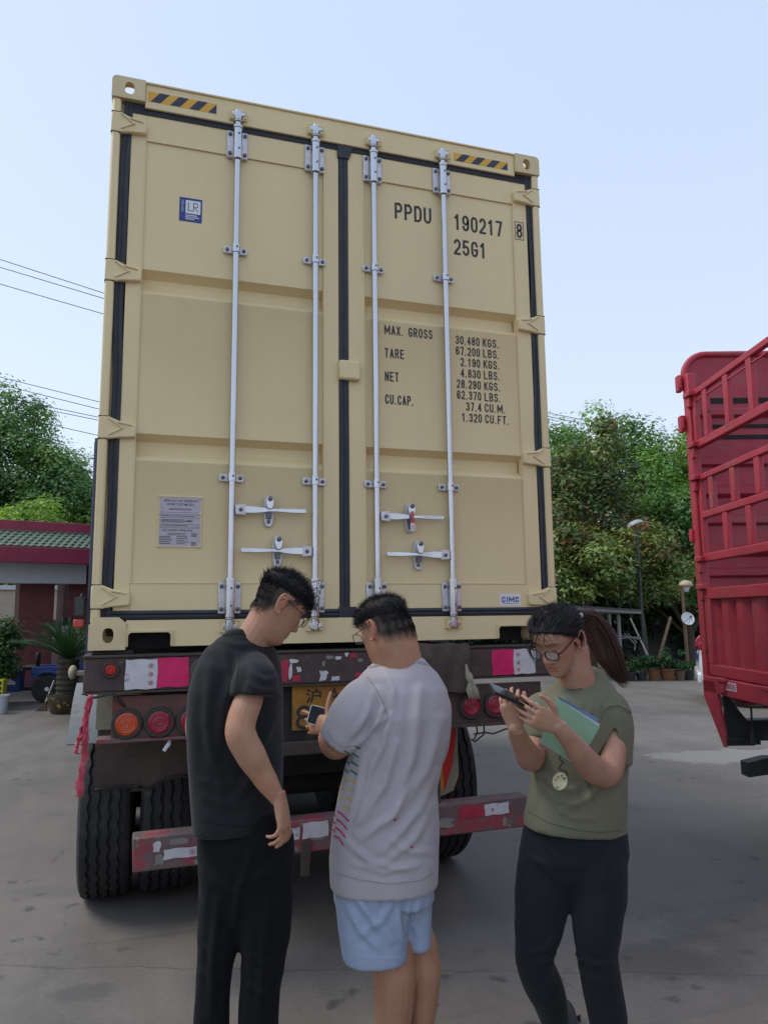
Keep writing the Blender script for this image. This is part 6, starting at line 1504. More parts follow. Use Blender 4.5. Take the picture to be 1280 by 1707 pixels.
def scalp_strands(body, c, R, sc, test, n, L_, w_, m, parent, seed, dirf, name='hair', droop=.3, curl=.2, lift=.0):
    rng = np.random.default_rng(seed); P = coords(body.data); N = normals(body.data); q = (P - c) @ (R / sc ** 2); x, y, z = q.T
    pr = np.clip(test(x, y, z), 0, 1) * ~((np.abs(x) > .062) & (np.abs(y + .010) < .040) & (z < .045)) * (np.linalg.norm(P - c, axis=1) < .16 * sc); idx = rng.choice(len(P), n, p=pr / pr.sum())
    jt_ = rng.normal(size=(n, 3)) * .0045; jt_ -= N[idx] * (jt_ * N[idx]).sum(1)[:, None]; ro = P[idx] + jt_ + N[idx] * lift; dr = np.array([dirf(a, b) for a, b in zip(q[idx], (N[idx] @ (R / sc)))]); dr = dr @ (R / sc).T
    dr += rng.normal(size=(n, 3)) * .18; dr /= np.linalg.norm(dr, axis=1)[:, None]
    return strands(name, ro, dr, L_, w_, m, parent, rng, droop, 3, curl)
SK1, SK2, SK3 = (.42, .228, .145), (.40, .212, .132), (.42, .235, .16)

# ---------------------------------------------------------------- man in black, left
D = 2.6
m1 = thing('person', uv(*[(395 - 640) / FPX * D, D]), 'young man in black T-shirt and black trousers, bent forward, seen from behind at left', 'person')
b = MB()
hc = at(464, 1011, D - .02); hf = cdir(.74, .34, -.60)
RH1 = head(b, hc, hf, UPV, 1.0)
limb(b, [(402, 1105, D + .02, 32), (420, 1072, D, 30), (440, 1040, D, 30), (450, 1020, D, 32)])
torso(b, [(1090, 372, 440, D, .055), (1120, 355, 442, D, .08), (1200, 350, 440, D, .085), (1320, 350, 440, D, .08), (1420, 358, 458, D, .08)])
limb(b, [(424, 1124, D - .085, 18), (415, 1165, D - .15, 23.5), (403, 1200, D - .18, 24), (402, 1226, D - .19, 25), (418, 1258, D - .18, 24), (440, 1295, D - .16, 19), (462, 1330, D - .15, 12.5)])
limb(b, [(352, 1120, D + .08, 22), (336, 1170, D + .14, 19), (328, 1213, D + .14, 18), (336, 1255, D + .13, 16), (350, 1300, D + .15, 12)])
hand(b, at(466, 1330, D - .15), cdir(.20, -.04, -.97), cdir(.25, .90, -.1), cdir(-.95, .25, -.15), .97,
     [(.20, .45, .30), (.35, .55, .3), (.50, .65, .35), (.70, .75, .4)], .24, ((.55, .72, .35), (.85, .30, .45), (.9, -.05, .5)))
for s_, xs in ((0, [(372, 1450, D, 40), (362, 1560, D, 30), (354, 1640, D, 27), (352, 1760, D, 20), (352, 1960, D + .0, 16)]), (1, [(438, 1450, D, 40), (438, 1560, D, 30), (432, 1640, D, 27), (430, 1760, D, 20), (430, 1960, D, 16)])): limb(b, xs, k_=.6)
me = remesh(b, .0032, .5, 4, .5)
fade = lambda x, y, z: np.clip((z + .030 - np.clip(y, -.2, .0) * -.55 - .02) / .05, 0, 1) * (y < .062 - .35 * np.clip(.06 - z, 0, .1)) * np.where((np.abs(x) > .05) & (y > .02), z > .035, 1)
skincol(me, SK1, hc, RH1, 1, lips=(.42, .16, .13), scalp=lambda x, y, z: hairline(x, y, z, .035))
body1 = link('body', me, 'skin', m1)
topz = lambda x, y, z: np.clip((z - .030) / .02, 0, 1) * (y < .088)
cap = MB(); n_ = 28
for_c = lambda x, y, z: hc + RH1 @ np.array((x, y, z))
def hair_cap(c, R, zs, grow, m, parent, n=40, front=.0):
    """the mass of the hair: the skull section grown outwards, opened over the forehead"""
    rings = []
    for z in zs:
        g_ = grow(z); fr, bk, w_ = np.interp(min(z, .1165), HZ, HF), np.interp(min(z, .1165), HZ, HB), np.interp(min(z, .1165), HZ, HW); ring = []
        for a in np.linspace(0, 2 * PI, n, endpoint=False):
            ca, sa = math.cos(a), math.sin(a); k = (abs(ca) ** 2.2 + abs(sa) ** 2.2) ** (-1 / 2.2)
            gg = g_ * (1 - front * max(0, sa) ** 2)
            x = (w_ + gg) * ca * k; y = (fr + bk) / 2 + ((fr - bk) / 2 + gg) * sa * k
            ring.append(c + R @ np.array((x, y, z + (.010 * noise.noise((x * 60, y * 60, z * 60)) if z > .08 else 0))))
        rings.append(ring)
    return MB().loft(rings)
zs = np.concatenate((np.linspace(.048, .10, 8), np.linspace(.106, .128, 7)))
hair_cap(hc, RH1, zs, lambda z: .0 + .012 * min(1, max(0, (z - .048) / .03)) + (.004 if z > .1 else 0), 'hair', m1, front=.3).build('hair', 'hair', m1, 70)
scalp_strands(body1, hc, RH1, 1., topz, 4200, .027, .0024, 'hair', m1, 3, lambda q, n: n * .8 + np.array((0, .30, .45)), droop=.05, curl=.3)
scalp_strands(body1, hc, RH1, 1., lambda x, y, z: hairline(x, y, z, .05) * (z < .06), 8000, .006, .0009, 'hair', m1, 4, lambda q, n: n * .5 + np.array((0, -.3, -.6)), droop=.1, curl=.2)
spectacles(m1, hc, RH1, 'frame_black', yo=.108, zo=.006)
sh = MB()
torso(sh, [(1048, 385, 425, D - .0, .048, .0), (1062, 368, 440, D, .066, .0), (1083, 346, 457, D, .088, .02), (1110, 334, 464, D, .115, .04), (1150, 324, 466, D, .135, .05), (1200, 322, 467, D, .14, .05), (1260, 324, 467, D, .135, .045), (1320, 327, 465, D, .132, .04), (1365, 331, 462, D, .135, .04), (1380, 332, 461, D, .135, .04)])
limb(sh, [(420, 1110, D - .045, 27), (426, 1124, D - .095, 33), (427, 1140, D - .14, 38), (426, 1161, D - .15, 39.5)], flat=True)
limb(sh, [(348, 1108, D + .08, 30), (350, 1140, D + .12, 25), (346, 1170, D + .14, 24), (343, 1190, D + .15, 24)], flat=True)
ax_ = unit(at(424, 1175, D - .165) - at(428, 1115, D - .11)); sp1 = at(427, 1161, D - .16)
S1 = [([(400, 1095), (398, 1130), (392, 1160)], 7, 3.5), ([(395, 1110), (370, 1180), (362, 1260)], 9, 4), ([(460, 1190), (430, 1260), (400, 1330)], 9, 4), ([(455, 1240), (420, 1300), (385, 1340)], 8, 3.5), ([(350, 1110), (346, 1200), (352, 1300)], 9, 4), ([(372, 1080), (385, 1130), (384, 1200)], 8, 3), ([(340, 1330), (390, 1345), (440, 1330)], 8, 3), ([(336, 1300), (370, 1310), (420, 1300)], 7, 2.5), ([(420, 1120), (440, 1135), (458, 1132)], 6, 2.5), ([(412, 1140), (436, 1150), (460, 1150)], 5, 2), ([(360, 1065), (390, 1075), (425, 1076)], 5, 1.5), ([(350, 1230), (365, 1290), (372, 1350)], 8, 3)]
tee1 = garment('t_shirt', sh, 'tee_black', m1, strokes_=S1, rip=(.004, 5., 1.), )
print_line(tee1, [(367, 1060), (385, 1056), (402, 1054), (420, 1060), (436, 1072)], 14, 'seam_black', 'collar')
print_line(tee1, [(398, 1083), (399, 1105), (396, 1130), (391, 1156)], 2.5, 'seam_black', 'seam')
print_line(tee1, [(393, 1150), (412, 1155), (440, 1158), (462, 1156)], 2.5, 'seam_black', 'seam')
print_line(tee1, [(335, 1368), (370, 1376), (420, 1378), (458, 1370)], 2.5, 'seam_black', 'seam')
pn = MB()
torso(pn, [(1350, 334, 470, D, .10), (1400, 334, 484, D, .125), (1450, 336, 484, D, .125), (1490, 340, 478, D, .11), (1520, 356, 462, D, .085), (1545, 380, 436, D, .05)])
limb(pn, [(378, 1455, D + .01, 43), (374, 1500, D + .01, 41), (368, 1550, D, 37), (358, 1610, D, 29), (354, 1660, D, 27), (352, 1710, D, 27.5), (350, 1780, D, 31), (350, 1940, D, 34)])
limb(pn, [(438, 1455, D - .01, 45), (440, 1500, D - .02, 43), (441, 1550, D - .02, 40), (438, 1600, D - .02, 34.5), (432, 1660, D - .02, 31), (430, 1710, D - .02, 30), (430, 1780, D - .02, 33), (430, 1950, D - .02, 36)])
S = [([(420, 1420), (400, 1480), (392, 1540)], 8, 5), ([(340, 1450), (372, 1480), (396, 1490)], 8, 4), ([(470, 1430), (440, 1460), (410, 1470)], 8, 4), ([(345, 1580), (365, 1600), (385, 1590)], 7, 4), ([(340, 1620), (360, 1640), (380, 1630)], 7, 4), ([(420, 1590), (445, 1610), (470, 1590)], 7, 4), ([(410, 1640), (435, 1655), (460, 1640)], 7, 4), ([(365, 1500), (355, 1600), (352, 1700)], 8, 4), ([(445, 1500), (440, 1600), (432, 1700)], 8, 4)]
garment('trousers', pn, 'trouser_black', m1, .008, strokes_=S, rip=(.007, 6., 3.))
for px in (350, 430): p = at(px, 1960, D); p[2] = 0; shoe(m1, p + cdir(.16, .16, 0), p - cdir(.05, .05, 0), 'shoe_dark')

# ---------------------------------------------------------------- man in grey, middle
D = 2.75
m2 = thing('person', uv((670 - 640) / FPX * D, D), 'stocky man in pale grey T-shirt and light blue shorts, holding a phone, seen from behind', 'person')
b = MB(); hc = at(641, 1051, D); hf = cdir(-.70, .62, -.34)
RH2 = head(b, hc, hf, UPV, 1.03)
limb(b, [(668, 1150, D + .0, 36), (664, 1108, D, 40), (655, 1075, D, 41), (650, 1050, D, 40)])
torso(b, [(1150, 618, 722, D, .07), (1200, 605, 730, D, .10), (1320, 585, 715, D, .12), (1450, 580, 710, D, .12)])
limb(b, [(612, 1155, D - .01, 24), (590, 1205, D - .06, 27), (563, 1240, D - .07, 24), (553, 1232, D + .04, 22), (551, 1216, D + .14, 15), (549, 1206, D + .185, 12.5)])
limb(b, [(708, 1165, D + .06, 22), (720, 1210, D + .11, 22), (716, 1250, D + .16, 24), (680, 1225, D + .34, 18), (640, 1200, D + .40, 13)])
hand(b, at(552, 1211, D + .17), cdir(-.80, .50, .05), cdir(.10, .25, .95), cdir(.35, .85, -.25), .98,
     [(.10, .12, .08), (.30, .45, .3), (.40, .60, .4), (.5, .7, .5)], .12, ((.28, .95, .0), (.10, 1.0, .05), (.02, 1., .12)))
limb(b, [(640, 1480, D - .02, 34), (648, 1540, D - .02, 32), (654, 1590, D - .02, 34), (657, 1622, D - .02, 34.5), (657, 1665, D - .02, 31.5), (655, 1710, D - .02, 28), (654, 1770, D - .02, 23), (654, 1820, D - .02, 22)])
limb(b, [(692, 1480, D + .05, 22), (696, 1540, D + .05, 21), (702, 1580, D + .05, 25.5), (706, 1615, D + .05, 27), (705, 1660, D + .05, 24), (702, 1707, D + .05, 20.5), (700, 1760, D + .05, 18), (700, 1815, D + .05, 18)])
me = remesh(b, .0032, .5, 4, .5)
skincol(me, SK2, hc, RH2, 1.03, lips=(.42, .16, .13), scalp=lambda x, y, z: hairline(x, y, z, .035))
body2 = link('body', me, 'skin', m2)
hair_cap(hc, RH2 , np.concatenate((np.linspace(.040, .10, 8), np.linspace(.106, .126, 7))), lambda z: .010 * min(1, max(0, (z - .040) / .03)) + (.002 if z > .1 else 0), 'hair', m2, front=.4).build('hair', 'hair', m2, 70)
scalp_strands(body2, hc, RH2, 1.03, lambda x, y, z: np.clip((z - .03) / .03, 0, 1) * (y < .085), 3600, .022, .0024, 'hair', m2, 5, lambda q, n: n * .9 + np.array((0, .25, .35)), droop=.06, curl=.25)
scalp_strands(body2, hc, RH2, 1.03, lambda x, y, z: hairline(x, y, z, .05) * (z < .06), 9000, .006, .0009, 'hair', m2, 6, lambda q, n: n * .5 + np.array((0, -.3, -.6)), droop=.1)
spectacles(m2, hc, RH2, 'frame_black', yo=.108, zo=.004, th=.0013)
sh = MB()
torso(sh, [(1096, 634, 704, D, .062, .0), (1108, 618, 714, D, .08), (1125, 602, 730, D, .105, .02), (1150, 594, 744, D, .13, .03), (1190, 594, 752, D, .15, .03), (1240, 588, 747, D, .152, .03), (1275, 578, 737, D, .152, .02), (1312, 569, 728, D, .156, .02), (1380, 558, 728, D, .165, .02), (1430, 555, 727, D, .168, .01), (1462, 556, 725, D, .168, .01), (1474, 557, 725, D, .168, .01)])
limb(sh, [(630, 1146, D + .0, 26), (603, 1168, D - .045, 35), (588, 1195, D - .08, 40), (574, 1222, D - .085, 38), (564, 1239, D - .08, 36)], flat=True)
limb(sh, [(708, 1148, D + .03, 26), (722, 1182, D + .08, 30), (722, 1230, D + .13, 29), (716, 1258, D + .16, 28)])
a2 = at(562, 1240, D - .08); ax2 = unit(a2 - at(592, 1190, D - .08))
S2 = [([(640, 1185), (615, 1225), (590, 1248)], 6, 5), ([(650, 1190), (622, 1215), (600, 1235)], 5, 4), ([(632, 1150), (638, 1180), (626, 1210)], 7, 5), ([(625, 1150), (612, 1190), (590, 1225)], 7, 4), ([(645, 1200), (640, 1240), (615, 1290)], 7, 4),
      ([(700, 1150), (688, 1260), (650, 1380)], 10, 6), ([(735, 1200), (712, 1280), (670, 1360)], 10, 6), ([(690, 1300), (655, 1360), (600, 1400)], 8, 5), ([(725, 1290), (700, 1350), (640, 1420)], 9, 5), ([(722, 1340), (690, 1400), (640, 1440)], 8, 4),
      ([(660, 1240), (640, 1310), (600, 1370)], 8, 5), ([(640, 1120), (655, 1150), (652, 1200)], 7, 3), ([(575, 1400), (620, 1440), (690, 1450)], 7, 3.5), ([(590, 1440), (640, 1455), (700, 1440)], 6, 3), ([(605, 1260), (595, 1320), (580, 1370)], 7, 4), ([(620, 1270), (606, 1330), (590, 1390)], 6, 3), ([(640, 1390), (680, 1420), (720, 1420)], 7, 3)]
tee2 = garment('t_shirt', sh, 'tee_grey', m2, strokes_=S2, rip=(.0035, 5., 7., (1, 1, .7)), )
for k, (dx, cn) in enumerate(((0, 'navy'), (-2, 'green'), (-3, 'green'), (-4, 'green'), (-6, 'yellow'), (-9, 'yellow'), (-12, 'yellow'), (-16, 'yellow'))):
    y = 1248 + k * 14.5
    if cn == 'navy': segs = [((592, y - 4), (601, y))]
    else: segs = [((577 + dx * 1.6, y - 12), (588 + dx * 1.6, y - 4)), ((588 + dx, y - 8), (600 + dx, y))]
    for sg in segs: print_line(tee2, list(sg), 5.5, 'print_' + cn)
for k in range(4): print_line(tee2, [(563 - k * 2, 1352 + k * 13.5), (570 - k * 1.5, 1357 + k * 13.5), (582 - k * 3, 1369 + k * 13.5)], 6, 'print_magenta'); print_line(tee2, [(556 - k * 1, 1342 + k * 13), (562 - k, 1347 + k * 13)], 6, 'print_magenta')
for pp_ in ((658, 1366), (686, 1412)): print_area(tee2, [(pp_[0] + 2.6 * math.cos(a), pp_[1] + 2 * math.sin(a)) for a in np.linspace(0, 2 * PI, 8, endpoint=False)], 'print_magenta', 'stain')
print_line(tee2, [(612, 1128), (628, 1150), (640, 1175), (646, 1195), (640, 1212)], 3, 'seam_grey', 'seam')
print_line(tee2, [(546, 1219), (556, 1236), (572, 1246), (590, 1243)], 2.5, 'seam_grey', 'seam')
print_line(tee2, [(562, 1456), (600, 1467), (650, 1474), (700, 1468), (722, 1456)], 2.5, 'seam_grey', 'seam')
print_line(tee2, [(616, 1113), (640, 1106), (668, 1103), (692, 1102), (712, 1107)], 14, 'seam_grey', 'collar')
pn = MB()
torso(pn, [(1430, 566, 718, D, .13), (1470, 563, 719, D, .14), (1500, 563, 719, D, .135)])
torso(pn, [(1465, 563, 690, D - .02, .125), (1500, 563, 684, D - .03, .12), (1540, 567, 679, D - .035, .115), (1572, 572, 677, D - .035, .115), (1594, 575, 676, D - .035, .115)])
torso(pn, [(1465, 660, 719, D + .04, .11), (1500, 668, 719, D + .05, .105), (1530, 672, 718, D + .05, .10), (1556, 675, 717, D + .05, .098), (1570, 676, 717, D + .05, .098)])
S = [([(676, 1478), (672, 1520), (678, 1560)], 5, -6), ([(590, 1490), (620, 1530), (650, 1570)], 8, 5), ([(580, 1510), (600, 1550), (630, 1580)], 7, 4), ([(660, 1490), (640, 1530), (600, 1560)], 8, 4), ([(700, 1500), (690, 1540), (695, 1560)], 6, 3), ([(620, 1490), (640, 1540), (668, 1580)], 6, 4)]
garment('shorts', pn, 'shorts', m2, .0065, strokes_=S, rip=(.006, 7., 2.))
for px, dd in ((654, -.02), (700, .05)): p = at(px, 1840, D + dd); p[2] = 0; shoe(m2, p + cdir(-.06, .20, 0), p - cdir(-.02, .06, 0), 'shoe_white')
# his phone
P0, P1, P2 = at(519, 1174, D + .205), at(511, 1202, D + .19), at(568, 1187, D + .21)
ph = thing('smartphone', tuple(P0), 'dark phone with bright metal edge held low by the man in grey', 'phone')
ex_ = unit(P2 - P0); ey_ = unit((P1 - P0) - ex_ * float((P1 - P0) @ ex_)); ez_ = np.cross(ex_, ey_)
def phone(o, p, ex, ey, w_, h_, edge='phone_edge', case='phone_black'):
    ez = np.cross(ex, ey); 
    if ez @ (CAM - p) < 0: ez = -ez
    def slab(m, name, i, z0, z1, par, bev=.0):
        mb = MB(); rr = .010 - i; poly = []
        for cx_, cy_, a0 in ((w_ - i - rr, h_ - i - rr, 0), (i + rr, h_ - i - rr, 90), (i + rr, i + rr, 180), (w_ - i - rr, i + rr, 270)):
            for a in (0, 22, 45, 68, 90): poly.append((cx_ + rr * math.cos(math.radians(a0 + a)), cy_ + rr * math.sin(math.radians(a0 + a))))
        n = len(poly); vs = [p + ex * x + ey * y + ez * z for z in (z0, z1) for x, y in poly]
        mb.add(vs, [tuple(range(n)), tuple(range(2 * n - 1, n - 1, -1))] + [(j, n + j, n + (j + 1) % n, (j + 1) % n) for j in range(n)]); return mb.build(name, m, par, 30)
    s_ = slab(edge, 'phone_body', 0, -.0075, -.0006, o); slab('phone_glass', 'screen', .0022, -.0006, .0003, o); slab(case, 'phone_case', .0012, -.0095, -.0075, o)
phone(ph, P0, ex_, ey_, .150, .072)

# ---------------------------------------------------------------- woman in olive, right
D = 2.7
wm = thing('person', uv((955 - 640) / FPX * D, D), 'young woman in olive T-shirt with a ponytail and dark red glasses, looking at her phone', 'person')
b = MB(); hc = at(929, 1067, D - .02); hf = cdir(-.60, -.58, -.50)
RW = head(b, hc, hf, UPV, .985, fem=1., roll=.06)
limb(b, [(968, 1170, D + .06, 30), (964, 1142, D + .05, 29), (956, 1112, D + .03, 28), (950, 1085, D + .03, 30)])
torso(b, [(1155, 920, 1005, D + .04, .06), (1200, 905, 1022, D + .04, .08), (1300, 905, 1022, D + .04, .08), (1390, 900, 1020, D + .04, .08)])
# her left arm (to the right in view): upper arm down, forearm back across the chest
limb(b, [(1006, 1172, D + .03, 18), (1020, 1215, D - .01, 20), (1020, 1258, D - .06, 21.5), (1011, 1286, D - .10, 23), (992, 1284, D - .16, 22.5), (968, 1258, D - .24, 19.5), (944, 1228, D - .29, 15), (928, 1210, D - .315, 12)])
limb(b, [(906, 1172, D + .03, 18), (893, 1215, D - .0, 21), (886, 1255, D - .05, 22), (882, 1262, D - .10, 21), (866, 1232, D - .20, 16), (858, 1212, D - .265, 12)])
hand(b, at(930, 1211, D - .313), cdir(-.86, -.22, .42), cdir(.20, -.25, .93), cdir(-.1, .95, .2), .90,
     [(.30, .30, .15), (.35, .30, .15), (.35, .35, .2), (.35, .45, .3)], .05, ((.60, .72, -.1), (.88, .40, .0), (.96, .10, .05)))
hand(b, at(860, 1214, D - .265), cdir(-.25, -.22, .94), cdir(.75, -.35, .35), cdir(.45, .75, .2), .86,
     [(.55, .75, .5), (.5, .75, .5), (.45, .7, .5), (.45, .7, .5)], .06, ((.75, .55, .25), (.9, .2, .35), (.9, .05, .4)))
limb(b, [(915, 1420, D + .04, 30), (903, 1500, D + .04, 28), (894, 1580, D + .08, 21), (900, 1625, D + .14, 19), (922, 1685, D + .33, 14), (940, 1704, D + .42, 13)])
limb(b, [(985, 1420, D + .02, 30), (993, 1520, D - .0, 26), (1000, 1600, D - .0, 22), (1012, 1680, D + .02, 22), (1020, 1780, D + .03, 15), (1022, 1850, D + .03, 14)])
me = remesh(b, .0030, .5, 3, .5)
skincol(me, SK3, hc, RW, .985, lips=(.47, .14, .12), blush=.18, scalp=lambda x, y, z: np.clip((z - .060) / .02, 0, 1) * (y < .07) + (y < .0) * (z > -.02) * (np.abs(x) < .07))
bodyw = link('body', me, 'skin', wm)
# swept back hair: shell over the skull, strands laid from the forehead to the tie
cen = hc; tie = at(968, 1027, D + .085); hr = MB(); rings = []
for z in np.concatenate((np.linspace(-.055, .10, 18), np.linspace(.106, .128, 7))):
    zz = min(z, .1165); fr, bk, w_ = np.interp(zz, HZ, HF), np.interp(zz, HZ, HB), np.interp(zz, HZ, HW); ring = []
    for a in np.linspace(0, 2 * PI, 48, endpoint=False):
        ca, sa = math.cos(a), math.sin(a); k = (abs(ca) ** 2.2 + abs(sa) ** 2.2) ** (-1 / 2.2); g_ = .013
        x = (w_ + g_) * ca * k; y = (fr + bk) / 2 + ((fr - bk) / 2 + g_) * sa * k
        lim = np.interp(z, [-.055, -.02, .02, .05, .075, .10, .12], [-.030, -.024, .000, .040, .074, .12, .2])     # hairline
        if y > lim: y = lim - .002; x *= .985
        ring.append(cen + RW @ np.array((x, y, z)))
    rings.append(ring)
hr.loft(rings); hme = remesh(hr, .004, .5, 5); hair_o = link('hair', hme, 'hair', wm)
rng = np.random.default_rng(12); Ph = coords(hme); Nh = normals(hme); q = (Ph - cen) @ (RW / .985 ** 2)
ok = np.where(q[:, 2] > -.05)[0]; idx = rng.choice(ok, 5200); ro = Ph[idx] + Nh[idx] * .0005; dr = (tie - ro); dr -= Nh[idx] * (dr * Nh[idx]).sum(1)[:, None]; dr /= np.linalg.norm(dr, axis=1)[:, None]; dr += Nh[idx] * .06
strands('hair_strands', ro, dr, .05, .0016, 'hair', wm, rng, .0, 3, .05)
def lock(pts, rad, n, w_, m, seed, name):
    rng = np.random.default_rng(seed); P = [at(*p[:3]) for p in pts]; m_ = len(P) - 1; mb = MB()
    for k in range(n):
        o_ = rng.normal(size=3); o_ /= max(1, np.linalg.norm(o_)); e = .75 + .3 * rng.random(); Q = []
        for s_ in np.linspace(0, min(1, e), 16):
            i = min(int(s_ * m_), m_ - 1); f_ = s_ * m_ - i; r_ = np.interp(s_ * m_, range(m_ + 1), rad) * D / FPX
            Q.append(P[i] * (1 - f_) + P[i + 1] * f_ + o_ * r_ + np.array((.003, .002, .0)) * math.sin(6 * s_ + k))
        mb.tube(Q, [w_ * (1 - .75 * q_ / 15) for q_ in range(16)], 4)
    return mb.build(name, m, wm, 70)
pt = [(966, 1024, D + .075), (985, 1033, D + .10), (1003, 1060, D + .11), (1015, 1090, D + .10), (1026, 1115, D + .09), (1040, 1139, D + .08)]
core = MB(); limb(core, [(966, 1026, D + .08, 9), (984, 1040, D + .10, 17), (998, 1066, D + .11, 20), (1012, 1095, D + .10, 18), (1026, 1118, D + .09, 12), (1038, 1136, D + .08, 4)])
link('ponytail', remesh(core, .005, .5, 3), 'hair_brown', wm)
lock(pt, [8, 18, 23, 22, 17, 8], 420, .0017, 'hair_brown', 5, 'ponytail_strands')
tq = MB(); dq = unit(at(984, 1035, D + .09) - at(966, 1024, D + .08)); tq.lathe([(.014, -.006), (.020, -.006), (.020, .006), (.014, .006)], tuple(at(970, 1027, D + .083)), dq, 16); tq.build('hair_tie', 'hair', wm, 40)
MB().ell(at(968, 1026, D + .055), (.009, .006, .009), 10, 8).build('hair_clip', 'label_white', wm, 60)
fr_ = MB(); rng = np.random.default_rng(8)
for k in range(15):
    a0 = .072 - .095 * rng.random(); p0 = cen + RW @ np.array((a0 * .8 + .0, .066 + .02 * rng.random(), .088)); e = cen + RW @ np.array((a0 * 1.0 + .006 * rng.normal(), .106 + .006 * rng.random(), .02 - .045 * rng.random())); mid = (p0 + e) / 2 + RW @ np.array((0, .016, .012))
    fr_.tube([p0, mid, e], [.0011, .0009, .0003], 4)
for k in range(9):
    p0 = cen + RW @ np.array((.070 + .006 * rng.random(), .050, .045)); e = cen + RW @ np.array((.078 + .01 * rng.random(), .055 + .02 * rng.random(), -.05 - .04 * rng.random())); fr_.tube([p0, (p0 + e) / 2 + RW @ np.array((.008, .008, 0)), e], [.001, .0008, .0003], 4)
fr_.build('fringe', 'hair', wm, 70)
spectacles(wm, hc, RW, 'frame_black', w_=.025, h_=.0185, yo=.108, zo=.006, th=.0028)
T_ = lambda x, y, z: hc + RW @ np.array((x, y, z))
MB().tube([T_(-.0615, .102, .013), T_(-.071, .094, .015), T_(-.0795, .03, .020), T_(-.0805, -.008, .022)], .0026, 6).build('spectacle_temple', 'frame_red', wm, 60)
sh = MB()
torso(sh, [(1130, 931, 1000, D + .05, .064, .02, .030, .030), (1139, 915, 1012, D + .045, .082, .02, .024, .024), (1152, 899, 1026, D + .035, .098, .02, .012, .010), (1172, 888, 1036, D + .03, .112, .02), (1200, 886, 1041, D + .03, .122, .02), (1250, 886, 1044, D + .03, .127, .02), (1300, 886, 1044, D + .03, .132, .02), (1345, 879, 1043, D + .03, .132, .02), (1374, 876, 1041, D + .03, .132, .02, -.018), (1382, 876, 1041, D + .03, .132, .02, -.018)])
limb(sh, [(1006, 1164, D + .02, 24), (1020, 1186, D - .005, 30), (1024, 1215, D - .01, 31), (1023, 1250, D - .01, 30), (1022, 1274, D - .01, 30)], flat=True)
limb(sh, [(914, 1168, D + .02, 20), (900, 1186, D + .0, 28), (894, 1215, D - .0, 28), (893, 1238, D - .02, 27)], flat=True)
a3 = at(1036, 1268, D - .03)
S3 = [([(990, 1160), (985, 1185), (975, 1200)], 6, 4), ([(1000, 1165), (992, 1195), (985, 1220)], 6, 4), ([(1010, 1178), (1030, 1176), (1050, 1186)], 4, 2), ([(900, 1290), (925, 1312), (960, 1318)], 7, 5), ([(905, 1315), (930, 1335), (960, 1338)], 7, 4), ([(1010, 1300), (980, 1330), (940, 1350)], 8, 4), ([(920, 1340), (950, 1362), (990, 1365)], 6, 3), ([(1040, 1290), (1028, 1330), (1030, 1370)], 7, 4), ([(892, 1270), (898, 1310), (890, 1345)], 6, 3), ([(945, 1160), (930, 1180), (905, 1190)], 6, 2.5), ([(960, 1270), (975, 1300), (985, 1340)], 7, 3)]
tee3 = garment('t_shirt', sh, 'tee_olive', wm, strokes_=S3, rip=(.004, 5., 11., (1, 1, .8)))
# open slit of the drop-shoulder sleeve, where the arm shows through
bm = bmesh.new(); bm.from_mesh(tee3.data); px_ = pix(np.array([v.co[:] for v in bm.verts])); kill = []
near = np.array([float((np.array(v.co) - CAM) @ FH) for v in bm.verts])
for v, (x, y), dd in zip(bm.verts, px_, near):
    if 1213 < y < 1279 and dd < D - .045 and 1025 - (y - 1210) * .55 < x < 1026 + (y - 1210) * .16: kill.append(v)
bmesh.ops.delete(bm, geom=kill, context='VERTS')
bd = [v for v in bm.verts if v.is_boundary]
for it_ in range(12):
    nw = {v: sum((e.other_vert(v).co for e in v.link_edges if e.is_boundary), Vector()) / max(1, sum(e.is_boundary for e in v.link_edges)) for v in bd}
    for v in bd: v.co = v.co * .45 + nw[v] * .55
bm.to_mesh(tee3.data); bm.free()
print_line(tee3, [(931, 1128), (938, 1142), (950, 1150), (966, 1149), (980, 1138), (990, 1126)], 11, 'seam_olive', 'collar')
print_line(tee3, [(1002, 1200), (1004, 1190), (1016, 1178), (1032, 1176), (1052, 1190)], 2.5, 'seam_olive', 'seam')
print_line(tee3, [(880, 1352), (915, 1372), (960, 1384), (1000, 1388), (1036, 1384)], 2.5, 'seam_olive', 'seam')
print_line(tee3, [(934, 1258), (932, 1266), (939, 1270), (934, 1276), (930, 1281), (938, 1284), (945, 1287), (944, 1294)], 3.5, 'print_black')
print_area(tee3, [(933 + 12.5 * math.cos(a) + 2 * math.sin(a), 1302 + 14.5 * math.sin(a) - 3 * math.cos(a)) for a in np.linspace(0, 2 * PI, 18, endpoint=False)], 'emblem_cream')
for px, py, m_ in ((926, 1300, 'print_magenta'), (930, 1295, 'print_magenta'), (936, 1293, 'print_green'), (940, 1297, 'print_black')): print_area(tee3, [(px + 1.7 * math.cos(a), py + 1.7 * math.sin(a)) for a in np.linspace(0, 2 * PI, 7, endpoint=False)], m_, off=.0032)
pn = MB()
torso(pn, [(1350, 884, 1034, D + .03, .10), (1390, 876, 1040, D + .03, .12), (1425, 870, 1042, D + .03, .125), (1450, 880, 1034, D + .03, .105), (1472, 910, 1000, D + .03, .06)])
limb(pn, [(914, 1418, D + .04, 44), (910, 1450, D + .04, 44.5), (905, 1490, D + .04, 43), (899, 1540, D + .05, 38), (892, 1585, D + .07, 31.5), (893, 1612, D + .10, 30), (904, 1640, D + .17, 30), (915, 1665, D + .24, 27), (921, 1690, D + .32, 23), (924, 1700, D + .35, 20)])
